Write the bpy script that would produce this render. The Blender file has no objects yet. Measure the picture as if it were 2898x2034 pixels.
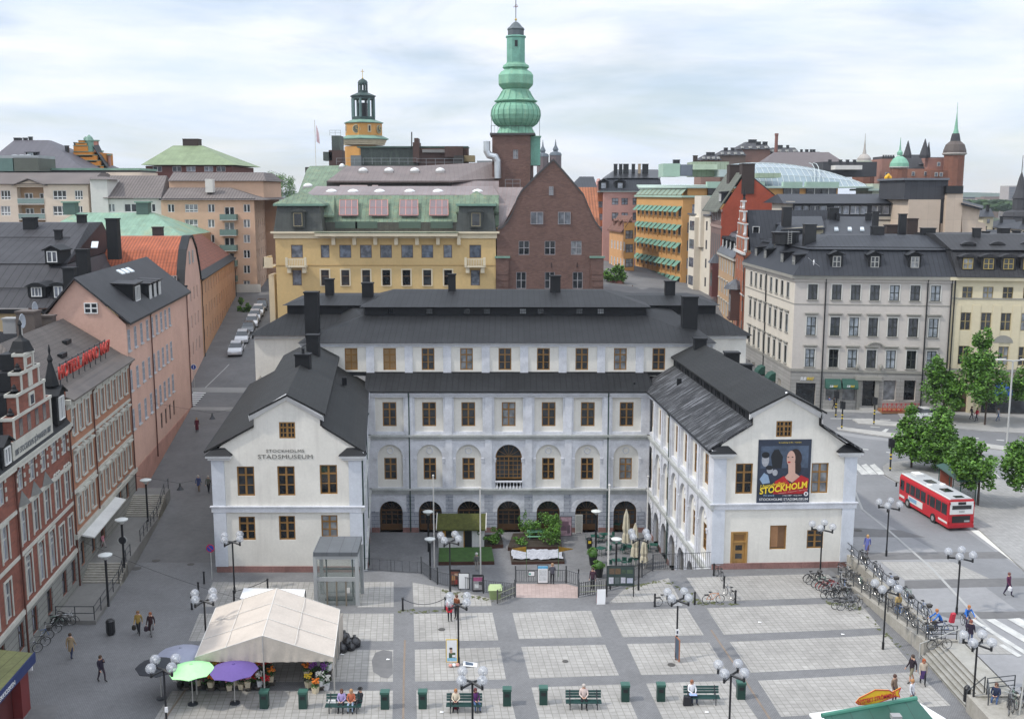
import bpy,bmesh,math,random
from mathutils import Vector,Matrix
rnd=random.Random(7)
SC=bpy.context.scene
COL=SC.collection
rad=math.radians
# ---------- camera ----------
FPX=2950.0;PITCH=rad(9.09);CH=30.0
camd=bpy.data.cameras.new('camera');cam=bpy.data.objects.new('camera',camd);COL.objects.link(cam)
camd.sensor_width=36;camd.lens=36*FPX/2898;camd.clip_start=1;camd.clip_end=12000
cam.location=(0,0,CH);cam.rotation_euler=(rad(90)-PITCH,0,0);SC.camera=cam
# ---------- light ----------
SUN_EL=50;SUN_DIR=Vector((.95,.30,0)).normalized()
sd=bpy.data.lights.new('sun','SUN');so=bpy.data.objects.new('sun',sd);COL.objects.link(so)
sd.energy=2.6;sd.angle=rad(2.5);sd.color=(1,.95,.87)
tr=Vector((SUN_DIR.x*math.cos(rad(SUN_EL)),SUN_DIR.y*math.cos(rad(SUN_EL)),-math.sin(rad(SUN_EL))))
so.rotation_euler=tr.to_track_quat('-Z','Y').to_euler();so.location=(-60,10,120)
W=bpy.data.worlds.new('World');SC.world=W;W.use_nodes=True
nt=W.node_tree;bg=nt.nodes['Background'];bg.inputs['Strength'].default_value=.1
sky=nt.nodes.new('ShaderNodeTexSky');sky.sky_type='NISHITA';sky.sun_disc=False
sky.sun_elevation=rad(SUN_EL);sky.sun_rotation=math.atan2(-SUN_DIR.x,-SUN_DIR.y);sky.air_density=1.2;sky.dust_density=0;sky.ozone_density=4
tc=nt.nodes.new('ShaderNodeTexCoord');mp=nt.nodes.new('ShaderNodeMapping');mp.inputs['Scale'].default_value=(1.1,1.0,5.5);mp.inputs['Location'].default_value=(.35,.1,.2)
nz=nt.nodes.new('ShaderNodeTexNoise');nz.inputs['Scale'].default_value=2.3;nz.inputs['Detail'].default_value=9;nz.inputs['Roughness'].default_value=.55;nz.inputs['Distortion'].default_value=.4
rp=nt.nodes.new('ShaderNodeValToRGB');rp.color_ramp.elements[0].position=.38;rp.color_ramp.elements[0].color=(.5,.5,.5,1);rp.color_ramp.elements[1].position=.56;rp.color_ramp.elements[1].color=(1,1,1,1)
nz2=nt.nodes.new('ShaderNodeTexNoise');nz2.inputs['Scale'].default_value=5;nz2.inputs['Detail'].default_value=6
rp2=nt.nodes.new('ShaderNodeValToRGB');rp2.color_ramp.elements[0].position=.35;rp2.color_ramp.elements[0].color=(8.2,9.3,11.0,1);rp2.color_ramp.elements[1].position=.65;rp2.color_ramp.elements[1].color=(10.6,10.8,11.3,1)
mx=nt.nodes.new('ShaderNodeMix');mx.data_type='RGBA'
L=nt.links.new
L(tc.outputs['Generated'],mp.inputs[0]);L(mp.outputs[0],nz.inputs['Vector']);L(mp.outputs[0],nz2.inputs['Vector'])
L(nz.outputs['Fac'],rp.inputs[0]);L(nz2.outputs['Fac'],rp2.inputs[0])
sx=nt.nodes.new('ShaderNodeSeparateXYZ');L(tc.outputs['Generated'],sx.inputs[0])
mr=nt.nodes.new('ShaderNodeMapRange');mr.interpolation_type='SMOOTHSTEP';mr.inputs[1].default_value=.2;mr.inputs[2].default_value=.62;mr.inputs[3].default_value=1.0;mr.inputs[4].default_value=1.75
vs=nt.nodes.new('ShaderNodeVectorMath');vs.operation='SCALE'
L(sx.outputs[2],mr.inputs[0]);L(mx.outputs[2],vs.inputs[0]);L(mr.outputs[0],vs.inputs['Scale'])
L(rp.outputs[0],mx.inputs[0]);L(sky.outputs[0],mx.inputs[6]);L(rp2.outputs[0],mx.inputs[7]);L(vs.outputs[0],bg.inputs['Color'])
SC.view_settings.view_transform='Standard';SC.view_settings.look='None';SC.view_settings.exposure=0;SC.view_settings.gamma=1
SC.cycles.max_bounces=6;SC.cycles.diffuse_bounces=3;SC.cycles.transparent_max_bounces=8
try:SC.cycles.use_denoising=True
except Exception:pass
# ---------- picture point -> place in the scene, at a known height or distance ----------
def ray(px,py):
 cx=(px-1449)/FPX;cy=(py-1017)/FPX;s,c=math.sin(PITCH),math.cos(PITCH)
 return Vector((cx,c-cy*s,-s-cy*c))
def G(px,py,z=0.0):
 d=ray(px,py);t=(z-CH)/d.z;return Vector((d.x*t,d.y*t,z))
def Q(px,py,Y):
 d=ray(px,py);t=Y/d.y;return Vector((d.x*t,Y,CH+d.z*t))
# ---------- materials ----------
MATS={}
def mat(name,col=None,rough=.8,var=.12,sc=.6,metal=0.0,bump=0.0,pat=None,col2=None,s=(.6,.6),mort=.02,streak=0.0,dirt=None,spec=.5,alpha=1.0,emit=None):
 if name in MATS or col is None:return MATS[name]
 m=bpy.data.materials.new(name);m.use_nodes=True;MATS[name]=m
 n=m.node_tree.nodes;l=m.node_tree.links.new;b=n['Principled BSDF']
 b.inputs['Roughness'].default_value=rough;b.inputs['Metallic'].default_value=metal
 b.inputs['Specular IOR Level'].default_value=spec
 geo=n.new('ShaderNodeNewGeometry');oi=n.new('ShaderNodeObjectInfo')
 c=n.new('ShaderNodeRGB');c.outputs[0].default_value=(*col,1);cur=c.outputs[0];bh=None
 def mixc(fac,a,bb,bt='MIX'):
  x=n.new('ShaderNodeMix');x.data_type='RGBA';x.blend_type=bt
  for sock,v in((x.inputs[0],fac),(x.inputs[6],a),(x.inputs[7],bb)):
   if isinstance(v,(int,float)):sock.default_value=v
   elif isinstance(v,tuple):sock.default_value=(*v,1)if len(v)==3 else v
   else:l(v,sock)
  return x.outputs[2]
 def mth(op,a,bb=0.0,cc=None):
  x=n.new('ShaderNodeMath');x.operation=op
  for i,v in enumerate((a,bb,cc)):
   if v is None:continue
   if isinstance(v,(int,float)):x.inputs[i].default_value=v
   else:l(v,x.inputs[i])
  return x.outputs[0]
 if pat:
  uv=n.new('ShaderNodeUVMap');uv.uv_map='UVMap'
  if pat in('seam','tile','slat'):
   sp=n.new('ShaderNodeSeparateXYZ');l(uv.outputs[0],sp.inputs[0])
   u=mth('FRACT',mth('DIVIDE',sp.outputs[0],s[0]))
   if pat=='seam':
    v=mth('FRACT',mth('ADD',mth('DIVIDE',sp.outputs[1],s[1]),mth('MULTIPLY',mth('FLOOR',mth('DIVIDE',sp.outputs[0],s[0])),.5)))
    line=mth('LESS_THAN',u,mort/s[0]);line2=mth('LESS_THAN',v,.02/s[1])
    pn=n.new('ShaderNodeTexWhiteNoise');pn.noise_dimensions='1D';l(mth('FLOOR',mth('DIVIDE',sp.outputs[0],s[0])),pn.inputs['W'])
    cur=mixc(mth('MULTIPLY',pn.outputs['Value'],.35),cur,tuple(x*.7 for x in col))
    cur=mixc(mth('MULTIPLY',line2,.5),cur,tuple(x*.5 for x in col))
    cur=mixc(line,cur,col2 or tuple(x*.45 for x in col));bh=line
   elif pat=='tile':
    v=mth('FRACT',mth('DIVIDE',sp.outputs[1],s[1]))
    w=mth('ABSOLUTE',mth('SUBTRACT',mth('MULTIPLY',u,2.0),1.0))
    cur=mixc(mth('MULTIPLY',mth('POWER',w,2.0),.9),cur,tuple(x*.42 for x in col))
    cur=mixc(mth('MULTIPLY',mth('LESS_THAN',v,.16),.5),cur,tuple(x*.4 for x in col))
    bh=mth('SUBTRACT',1.0,w)
   else:
    w=mth('LESS_THAN',u,.18);cur=mixc(w,cur,tuple(x*.5 for x in col));bh=w
  else:
   bt=n.new('ShaderNodeTexBrick');l(uv.outputs[0],bt.inputs['Vector'])
   bt.offset=0.0 if pat=='pavers' else .5
   bt.inputs['Scale'].default_value=1.0;bt.inputs['Brick Width'].default_value=s[0];bt.inputs['Row Height'].default_value=s[1]
   bt.inputs['Mortar Size'].default_value=mort;bt.inputs['Mortar Smooth'].default_value=.2
   c2=col2 or tuple(x*.6 for x in col)
   bt.inputs['Color1'].default_value=(*col,1);bt.inputs['Color2'].default_value=(*[x*(.86 if pat!='brick' else .72)for x in col],1);bt.inputs['Mortar'].default_value=(*c2,1)
   cur=bt.outputs['Color'];bh=bt.outputs['Fac']
 def noise(scale,det=5,vec=None,ro=.6):
  x=n.new('ShaderNodeTexNoise');x.inputs['Scale'].default_value=scale;x.inputs['Detail'].default_value=det;x.inputs['Roughness'].default_value=ro
  l(vec if vec is not None else geo.outputs['Position'],x.inputs['Vector']);return x.outputs['Fac']
 def ramp(f,a,bb):
  x=n.new('ShaderNodeMapRange');x.inputs[1].default_value=a;x.inputs[2].default_value=bb;l(f,x.inputs[0]);return x.outputs[0]
 if var:
  f=ramp(noise(sc,6),.3,.7)
  k=n.new('ShaderNodeMapRange');k.inputs[3].default_value=1-var;k.inputs[4].default_value=1+var*.6;l(f,k.inputs[0])
  k2=n.new('ShaderNodeMapRange');k2.inputs[1].default_value=.3;k2.inputs[2].default_value=.7;k2.inputs[3].default_value=1-var*.5;k2.inputs[4].default_value=1+var*.4;l(noise(sc*9,3),k2.inputs[0])
  vm=n.new('ShaderNodeVectorMath');vm.operation='SCALE';l(cur,vm.inputs[0]);l(mth('MULTIPLY',k.outputs[0],k2.outputs[0]),vm.inputs['Scale']);cur=vm.outputs[0]
 if streak:
  mpn=n.new('ShaderNodeMapping');mpn.inputs['Scale'].default_value=(1.6,1.6,.16);l(geo.outputs['Position'],mpn.inputs[0])
  f=ramp(noise(1.0,6,mpn.outputs[0],.7),.52,.75)
  cur=mixc(mth('MULTIPLY',f,streak),cur,dirt or tuple(x*.45 for x in col))
 if dirt and not streak:
  mv=None
  if pat=='tile':mq=n.new('ShaderNodeMapping');mq.inputs['Scale'].default_value=(1.9,.22,1);l(uv.outputs[0],mq.inputs[0]);mv=mq.outputs[0]
  f=ramp(noise(1.5 if mv else .22,7,mv,.75),.5,.66);cur=mixc(mth('MULTIPLY',f,.75),cur,dirt)
 l(cur,b.inputs['Base Color'])
 if bump and(bh is not None):
  bp=n.new('ShaderNodeBump');bp.inputs['Strength'].default_value=bump;bp.inputs['Distance'].default_value=.05;l(bh,bp.inputs['Height']);l(bp.outputs[0],b.inputs['Normal'])
 elif bump:
  bp=n.new('ShaderNodeBump');bp.inputs['Strength'].default_value=bump;bp.inputs['Distance'].default_value=.05;l(noise(6),bp.inputs['Height']);l(bp.outputs[0],b.inputs['Normal'])
 if alpha<1:b.inputs['Alpha'].default_value=alpha
 if emit:b.inputs['Emission Color'].default_value=(*emit,1);b.inputs['Emission Strength'].default_value=1
 return m
def glassmat(name,dark,light,share=.4,rough=.08,spec=.6):
 m=bpy.data.materials.new(name);m.use_nodes=True;MATS[name]=m
 n=m.node_tree.nodes;l=m.node_tree.links.new;b=n['Principled BSDF'];b.inputs['Roughness'].default_value=rough;b.inputs['Specular IOR Level'].default_value=spec
 oi=n.new('ShaderNodeObjectInfo');uv=n.new('ShaderNodeUVMap');uv.uv_map='UVMap';geo=n.new('ShaderNodeNewGeometry')
 r=n.new('ShaderNodeValToRGB');e=r.color_ramp.elements;e[0].position=0;e[0].color=(*dark,1);e[1].position=1;e[1].color=(*light,1)
 r.color_ramp.interpolation='CONSTANT';e[1].position=1-share;x=e.new(.35*(1-share));x.color=(*[a*1.4+b2*.10 for a,b2 in zip(dark,light)],1)
 l(oi.outputs['Random'],r.inputs[0])
 nz=n.new('ShaderNodeTexNoise');nz.inputs['Scale'].default_value=1.3;l(geo.outputs['Position'],nz.inputs['Vector'])
 k=n.new('ShaderNodeMapRange');k.inputs[1].default_value=.35;k.inputs[2].default_value=.65;k.inputs[3].default_value=.6;k.inputs[4].default_value=1.3;l(nz.outputs['Fac'],k.inputs[0])
 vm=n.new('ShaderNodeVectorMath');vm.operation='SCALE';l(r.outputs[0],vm.inputs[0]);l(k.outputs[0],vm.inputs['Scale']);l(vm.outputs[0],b.inputs['Base Color'])
 return m
GLASS=glassmat('window_glass',(.014,.017,.02),(.22,.23,.24),.24)
GLASSB=glassmat('blue_grey_window_glass',(.05,.055,.07),(.26,.28,.33),.5)  # bluish grey pane tones, picked at random per window
GLASSG=glassmat('grey_curtain_glass',(.12,.13,.15),(.3,.32,.36),.6)
# ---------- mesh building ----------
class MB:
 def __init__(s):s.v=[];s.f=[];s.m=[];s.uv={};s.mats=[]
 def mi(s,m):
  if m not in s.mats:s.mats.append(m)
  return s.mats.index(m)
 def face(s,pts,m,uv=None):
  i=len(s.v);s.v+=[Vector(p)for p in pts];s.f.append(tuple(range(i,i+len(pts))));s.m.append(s.mi(m))
  if uv:s.uv[len(s.f)-1]=uv
 def mesh(s,vs,fs,m):
  i=len(s.v);s.v+=[Vector(p)for p in vs];k=s.mi(m)
  for f in fs:s.f.append(tuple(i+j for j in f));s.m.append(k)
 def box(s,a,b,m):
  x0,y0,z0=a;x1,y1,z1=b
  s.mesh([(x0,y0,z0),(x1,y0,z0),(x1,y1,z0),(x0,y1,z0),(x0,y0,z1),(x1,y0,z1),(x1,y1,z1),(x0,y1,z1)],[(0,3,2,1),(4,5,6,7),(0,1,5,4),(1,2,6,5),(2,3,7,6),(3,0,4,7)],m)
 def obox(s,c,t,n,hw,d0,d1,z0,z1,m):
  """box standing along direction t (xy) half width hw, from d0 to d1 along n, z0..z1 above c.z"""
  t=Vector((t[0],t[1],0));n=Vector((n[0],n[1],0));c=Vector(c)
  P=[c-t*hw+n*d1,c+t*hw+n*d1,c+t*hw+n*d0,c-t*hw+n*d0]
  vs=[p+Vector((0,0,z0))for p in P]+[p+Vector((0,0,z1))for p in P]
  s.mesh(vs,[(0,3,2,1),(4,5,6,7),(0,1,5,4),(1,2,6,5),(2,3,7,6),(3,0,4,7)],m)
 def prism(s,poly,z0,z1,m):
  k=len(poly);vs=[(p[0],p[1],z0)for p in poly]+[(p[0],p[1],z1)for p in poly]
  s.mesh(vs,[tuple(range(k-1,-1,-1)),tuple(range(k,2*k))]+[(i,(i+1)%k,k+(i+1)%k,k+i)for i in range(k)],m)
 def loft(s,rings,m,cap=True,closed=True):
  k=len(rings[0]);vs=[p for r in rings for p in r];fs=[]
  for j in range(len(rings)-1):
   for i in range(k if closed else k-1):
    a=j*k+i;b=j*k+(i+1)%k;fs.append((a,b,b+k,a+k))
  if cap:fs.append(tuple(range(k-1,-1,-1)));fs.append(tuple((len(rings)-1)*k+i for i in range(k)))
  s.mesh(vs,fs,m)
 def tube(s,p,q,r,m,n=6,r2=None):
  p=Vector(p);q=Vector(q);d=q-p
  if d.length<1e-6:return
  a=d.normalized().orthogonal().normalized();b=d.normalized().cross(a);r2=r if r2 is None else r2
  R=[[c+(a*math.cos(2*math.pi*i/n)+b*math.sin(2*math.pi*i/n))*rr for i in range(n)]for c,rr in((p,r),(q,r2))]
  s.loft(R,m)
 def path(s,pts,r,m,n=6):
  for a,b in zip(pts[:-1],pts[1:]):s.tube(a,b,r,m,n)
 def lathe(s,prof,c,m,n=16,ph=0.0):
  c=Vector(c);R=[[c+Vector((r*math.cos(ph+2*math.pi*i/n),r*math.sin(ph+2*math.pi*i/n),z))for i in range(n)]for r,z in prof]
  s.loft(R,m)
 def sphere(s,c,r,m,n=12,k=8,sz=1.0):
  s.lathe([(max(r*math.sin(math.pi*j/k),.001),-r*sz*math.cos(math.pi*j/k))for j in range(k+1)],c,m,n)
 def torus(s,c,ax,R,r,m,n=20,k=6):
  c=Vector(c);ax=Vector(ax).normalized();a=ax.orthogonal().normalized();b=ax.cross(a);rings=[]
  for i in range(n+1):
   t=2*math.pi*i/n;d=a*math.cos(t)+b*math.sin(t)
   rings.append([c+d*(R+r*math.cos(2*math.pi*j/k))+ax*r*math.sin(2*math.pi*j/k)for j in range(k)])
  s.loft(rings,m,cap=False)
 def slab(s,pts,th,m,m2=None):
  k=len(pts);vs=[Vector(p)for p in pts]+[Vector(p)-Vector((0,0,th))for p in pts]
  s.mesh(vs[:],[tuple(range(k))],m);s.mesh(vs,[tuple(range(2*k-1,k-1,-1))]+[(i,k+i,k+(i+1)%k,(i+1)%k)for i in range(k)],m2 or m)
 def build(s,name,parent=None,smooth=False,loc=None):
  me=bpy.data.meshes.new(name);off=wl(parent)if loc is None else Vector(loc)
  me.from_pydata([tuple(p-off)for p in s.v],[],s.f)
  for m in s.mats:me.materials.append(m)
  me.polygons.foreach_set('material_index',s.m)
  if smooth:me.polygons.foreach_set('use_smooth',[True]*len(s.f))
  uvl=me.uv_layers.new(name='UVMap');up=Vector((0,0,1));data=[0.0]*(2*len(me.loops))
  for p in me.polygons:
   if p.index in s.uv:
    for li,c in zip(p.loop_indices,s.uv[p.index]):data[2*li]=c[0];data[2*li+1]=c[1]
    continue
   nn=p.normal
   if abs(nn.z)>.97:u=Vector((1,0,0));v=Vector((0,1,0))
   else:u=up.cross(nn).normalized();v=nn.cross(u)
   for li in p.loop_indices:
    co=s.v[me.loops[li].vertex_index];data[2*li]=co.dot(u);data[2*li+1]=co.dot(v)
  uvl.data.foreach_set('uv',data)
  o=bpy.data.objects.new(name,me);COL.objects.link(o)
  if parent is not None:o.parent=parent
  elif loc is not None:o.location=loc
  return o
def wl(o):
 p=Vector((0,0,0))
 while o is not None:p+=o.location;o=o.parent
 return p
def tag(o,label=None,cat=None,group=None,kind=None):
 if label:o['label']=label
 if cat:o['category']=cat
 if group:o['group']=group
 if kind:o['kind']=kind
 return o
def thing(name,label,cat,loc=(0,0,0),rz=0.0,group=None):
 o=bpy.data.objects.new(name,None);COL.objects.link(o);o.location=loc;o.rotation_euler=(0,0,rz);o.empty_display_size=.1
 return tag(o,label,cat,group)
def copy_tree(o,parent=None):
 c=o.copy();COL.objects.link(c);c.parent=parent
 for ch in KIDS.get(o.name,None)or[x for x in o.children]:copy_tree(ch,c)
 return c
KIDS={}
def place(proto,first,loc,rz,label,group=None,s=1.0):
 o=proto if first else copy_tree(proto)
 o.location=loc;o.rotation_euler=(0,0,rz);o.scale=(s,s,s);o['label']=label
 if group:o['group']=group
 return o
def textmesh(body,size,m,M,name='lettering',parent=None,ext=.01,align='CENTER',shear=0.0,space=1.0,bold=0.0):
 cu=bpy.data.curves.new(name,'FONT');cu.body=body;cu.size=size;cu.extrude=ext;cu.align_x=align;cu.shear=shear;cu.space_character=space;cu.offset=bold;cu.resolution_u=3
 ob=bpy.data.objects.new(name,cu);COL.objects.link(ob);bpy.context.view_layer.update()
 me=bpy.data.meshes.new_from_object(ob.evaluated_get(bpy.context.evaluated_depsgraph_get()));bpy.data.objects.remove(ob)
 off=Matrix.Translation(-wl(parent));me.transform(off@M);me.materials.clear();me.materials.append(m);me.name=name
 for p in me.polygons:p.material_index=0
 o=bpy.data.objects.new(name,me);COL.objects.link(o);o.parent=parent
 return o
def textfit(body,width,cap,m,p,t,up=(0,0,1),parent=None,name='lettering',ext=.01,shear=0.0,bold=0.0,loose=1.0):
 o=textmesh(body,1.0,m,Matrix.Identity(4),name,None,ext,'LEFT',shear,loose,bold);me=o.data
 xs=[v.co.x for v in me.vertices];ys=[v.co.y for v in me.vertices];x0,x1=min(xs),max(xs);y1=max(ys);y0=min(0,min(ys))if cap<0 else 0
 t=Vector(t).normalized();u=Vector(up).normalized();n=t.cross(u);off=wl(parent);kx=width/(x1-x0);ky=abs(cap)/.72
 for v in me.vertices:
  c=v.co.copy();v.co=Vector(p)-off+t*((c.x-(x0+x1)/2)*kx)+u*(c.y*ky)+n*c.z
 o.parent=parent;return o
def faceM(p,t,up=(0,0,1),scale=1.0):
 """matrix mapping local x->t, y->up, origin p"""
 t=Vector(t).normalized();u=Vector(up).normalized();n=t.cross(u)
 return Matrix(((t.x*scale,u.x,n.x,p[0]),(t.y*scale,u.y,n.y,p[1]),(t.z*scale,u.z,n.z,p[2]),(0,0,0,1)))
# ---------- windows ----------
WIN={}
def winmesh(w,h,st):
 w=round(w,2);h=round(h,2);key=(w,h,tuple(sorted((k,str(v))for k,v in st.items())))
 if key in WIN:return WIN[key]
 b=MB();fm=st['m'];g=st.get('g',GLASS);fw=st.get('fw',.08);d=st.get('d',.07);arch=st.get('arch')
 cols=st.get('c',2);rows=st.get('r',(.36,.68));mw=st.get('mw',.045)
 zs=h-w/2 if arch else h
 if arch:
  N=12;arc=[(w/2*math.cos(math.pi*i/N),zs+w/2*math.sin(math.pi*i/N))for i in range(N+1)]
  b.face([(-w/2,.02,0),(w/2,.02,0)]+[(x,.02,z)for x,z in arc[0:]],g)
  for i in range(N):
   (x0,z0),(x1,z1)=arc[i],arc[i+1];k=1-fw*2/w
   q=[(x0,z0),(x1,z1),(x1*k,zs+(z1-zs)*k),(x0*k,zs+(z0-zs)*k)]
   b.loft([[(x,-d,z)for x,z in q],[(x,.02,z)for x,z in q]],fm)
  for i in range(1,6):
   a=math.pi*i/6;b.tube((0,-.02,zs),(math.cos(a)*w*.47,-.02,zs+math.sin(a)*w*.47),mw*.6,fm,4)
 else:
  b.face([(-w/2,.02,0),(w/2,.02,0),(w/2,.02,h),(-w/2,.02,h)],g)
  b.box((-w/2,-d,h-fw),(w/2,.02,h),fm)
 b.box((-w/2,-d,0),(-w/2+fw,.02,zs-(0 if arch else fw)),fm);b.box((w/2-fw,-d,0),(w/2,.02,zs-(0 if arch else fw)),fm)
 b.box((-w/2+fw,-d,0),(w/2-fw,.02,fw),fm)
 if arch:b.box((-w/2+fw,-d,zs-fw/2),(w/2-fw,.02,zs+fw/2),fm)
 for i in range(1,cols):
  x=-w/2+w*i/cols;k=mw*(1.5 if i*2==cols else .8)
  b.box((x-k,-d*.8,fw),(x+k,.02,zs-fw),fm)
 for r in rows:
  z=r*zs if r<0 or True else 0;k=mw*(1.2 if r==max(rows)else .6)
  b.box((-w/2+fw,-d*.7,z-k),(w/2-fw,.02,z+k),fm)
 if st.get('door'):b.box((-w/2+fw,-d*.9,fw),(w/2-fw,.01,h*st['door']),fm)
 if st.get('blind'):b.box((-w/2+fw,0,h*(1-st['blind'])),(w/2-fw,.018,h-fw),st['bm'])
 o=b.build('window');me=o.data;bpy.data.objects.remove(o);WIN[key]=me
 return me
class Fac:
 """one wall plane of a building: A, B left and right foot seen from outside"""
 def __init__(s,b,A,B,z0,z1,m,part='wall',rev=.18,open=True):
  s.b=b;s.A=Vector((A[0],A[1],0));s.B=Vector((B[0],B[1],0));s.t=(s.B-s.A).normalized();s.n=Vector((s.t.y,-s.t.x,0));s.L=(s.B-s.A).length
  s.z0=z0;s.z1=z1;s.m=m;s.part=part;s.rev=rev;s.op=[];s.off=0;b.facs.append(s)
 def uz(s,px,py):
  d=ray(px,py);o=Vector((0,0,CH));k=(s.A-o).dot(s.n)/d.dot(s.n);p=o+d*k
  return(p-s.A).dot(s.t),p.z
 def pt(s,u,z,out=0.0):p=s.A+s.t*u+s.n*out;return Vector((p.x,p.y,z))
 def hole(s,u,z,w,h,arch=False,rev=None):s.op.append((u-w/2,z,u+w/2,z+h,arch,rev or s.rev))
 def win(s,u,z,w,h,st,hole=True,out=None,name=None):
  if hole:s.hole(u,z,w,h,st.get('arch'),st.get('rev'))
  me=winmesh(w,h,st);o=bpy.data.objects.new(name or st.get('name','window'),me);COL.objects.link(o);o.parent=s.b.root
  p=s.pt(u,z,-(st.get('rev')or s.rev)+.03 if out is None else out);o.location=p-s.b.loc;o.rotation_euler=(0,0,math.atan2(s.t.y,s.t.x))
  if st.get('sur'):
   k=st['sur'];sm=st['sm'];mb=s.b.mb(st.get('sp','window_surround'))
   mb.obox(s.pt(u-w/2-k/2,z),s.t,s.n,k/2,.003,.06,0,h,sm);mb.obox(s.pt(u+w/2+k/2,z),s.t,s.n,k/2,.003,.06,0,h,sm)
   mb.obox(s.pt(u,z),s.t,s.n,w/2+k,.003,.07,h,h+k,sm)
  if st.get('sill'):s.b.mb('window_sill').obox(s.pt(u,z),s.t,s.n,w/2+.12,.002,.14,-.1,0,st['sillm'])
  if st.get('hood'):hd=s.b.mb('window_hood');hd.obox(s.pt(u,z+h+st['hood']),s.t,s.n,w/2+.3,.002,.28,0,.16,st['sillm']);hd.obox(s.pt(u,z+h+st['hood']),s.t,s.n,w/2+.22,.002,.16,-.12,0,st['sillm'])
  return o
 def wpx(s,xc,y0,y1,w,st,h=None,**k):
  u,zt=s.uz(xc,y0);_,zb=s.uz(xc,y1);return s.win(u,zb,w,h or zt-zb,st,**k)
 def rowpx(s,xa,xb,n,ya,yb,w,st,h=None,skip=(),sk=1.0):
  """n windows whose centres run evenly from picture x xa to xb; ya, yb: picture top and bottom at xa"""
  u0,zt=s.uz(xa,ya);_,zb=s.uz(xa,yb);u1,_=s.uz(xb,ya)
  for i in range(n):
   if i in skip:continue
   s.win(u0+(u1-u0)*i/max(n-1,1),zb,w,h or zt-zb,st)
 def band(s,z,h,out,m,part='cornice',u0=None,u1=None):
  u0=-out if u0 is None else u0;u1=s.L+out if u1 is None else u1
  s.b.mb(part).obox(s.pt((u0+u1)/2,z),s.t,s.n,(u1-u0)/2,.003,out,0,h,m)
 def pipe(s,u,z0=None,z1=None,m=None,r=.07):
  mb=MB();z0=s.z0 if z0 is None else z0;z1=s.z1 if z1 is None else z1;m=m or M_PIPE
  mb.tube(s.pt(u,z0,.14),s.pt(u,z1-.5,.14),r,m,6);mb.tube(s.pt(u,z1-.5,.14),s.pt(u,z1-.05,.4),r,m,6)
  mb.build('drainpipe',s.b.root)
 def finish(s):
  mb=s.b.mb(s.part)
  us=sorted({0.0,round(s.L,4)}|{round(min(max(v,0),s.L),4)for o in s.op for v in(o[0],o[2])});zs=sorted({s.z0,s.z1}|{round(min(max(v,s.z0),s.z1),4)for o in s.op for v in(o[1],o[3])})
  for i in range(len(us)-1):
   um=(us[i]+us[i+1])/2;col=[o for o in s.op if o[0]<um<o[2]];start=None
   for j in range(len(zs)-1):
    zm=(zs[j]+zs[j+1])/2;solid=not any(o[1]<zm<o[3]for o in col)
    if solid and start is None:start=zs[j]
    if(not solid or j==len(zs)-2)and start is not None:
     e=zs[j+1]if solid else zs[j]
     mb.face([s.pt(us[i],start),s.pt(us[i+1],start),s.pt(us[i+1],e),s.pt(us[i],e)],s.m);start=None
  for(a,z,b,zt,arch,rv)in s.op:
   if arch:
    r=(b-a)/2;c=(a+b)/2;zc=zt-r;N=12
    arc=[(c-r*math.cos(math.pi*i/N),zc+r*math.sin(math.pi*i/N))for i in range(N+1)]
    for i in range(N):
     cor=(a,zt)if i<N/2 else(b,zt)
     mb.face([s.pt(*arc[i]),s.pt(*arc[i+1]),s.pt(*cor)],s.m)
    out=[(a,z)]+arc+[(b,z)]
   else:out=[(a,z),(a,zt),(b,zt),(b,z)]
   for p,q in zip(out,out[1:]+out[:1]):mb.face([s.pt(*p),s.pt(*q),s.pt(*q,-rv),s.pt(*p,-rv)],s.m)
SPLIT={'pilaster','window_surround','window_sill','window_hood','corner_cornice','corner_roof','bracket','corner_pier','portal','oriel','roof_dormer','raking_cornice','skylight','balustrade','arch_recess','window_box','roundel','drainpipe','vent','balcony_ledge','shop_window'}
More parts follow.
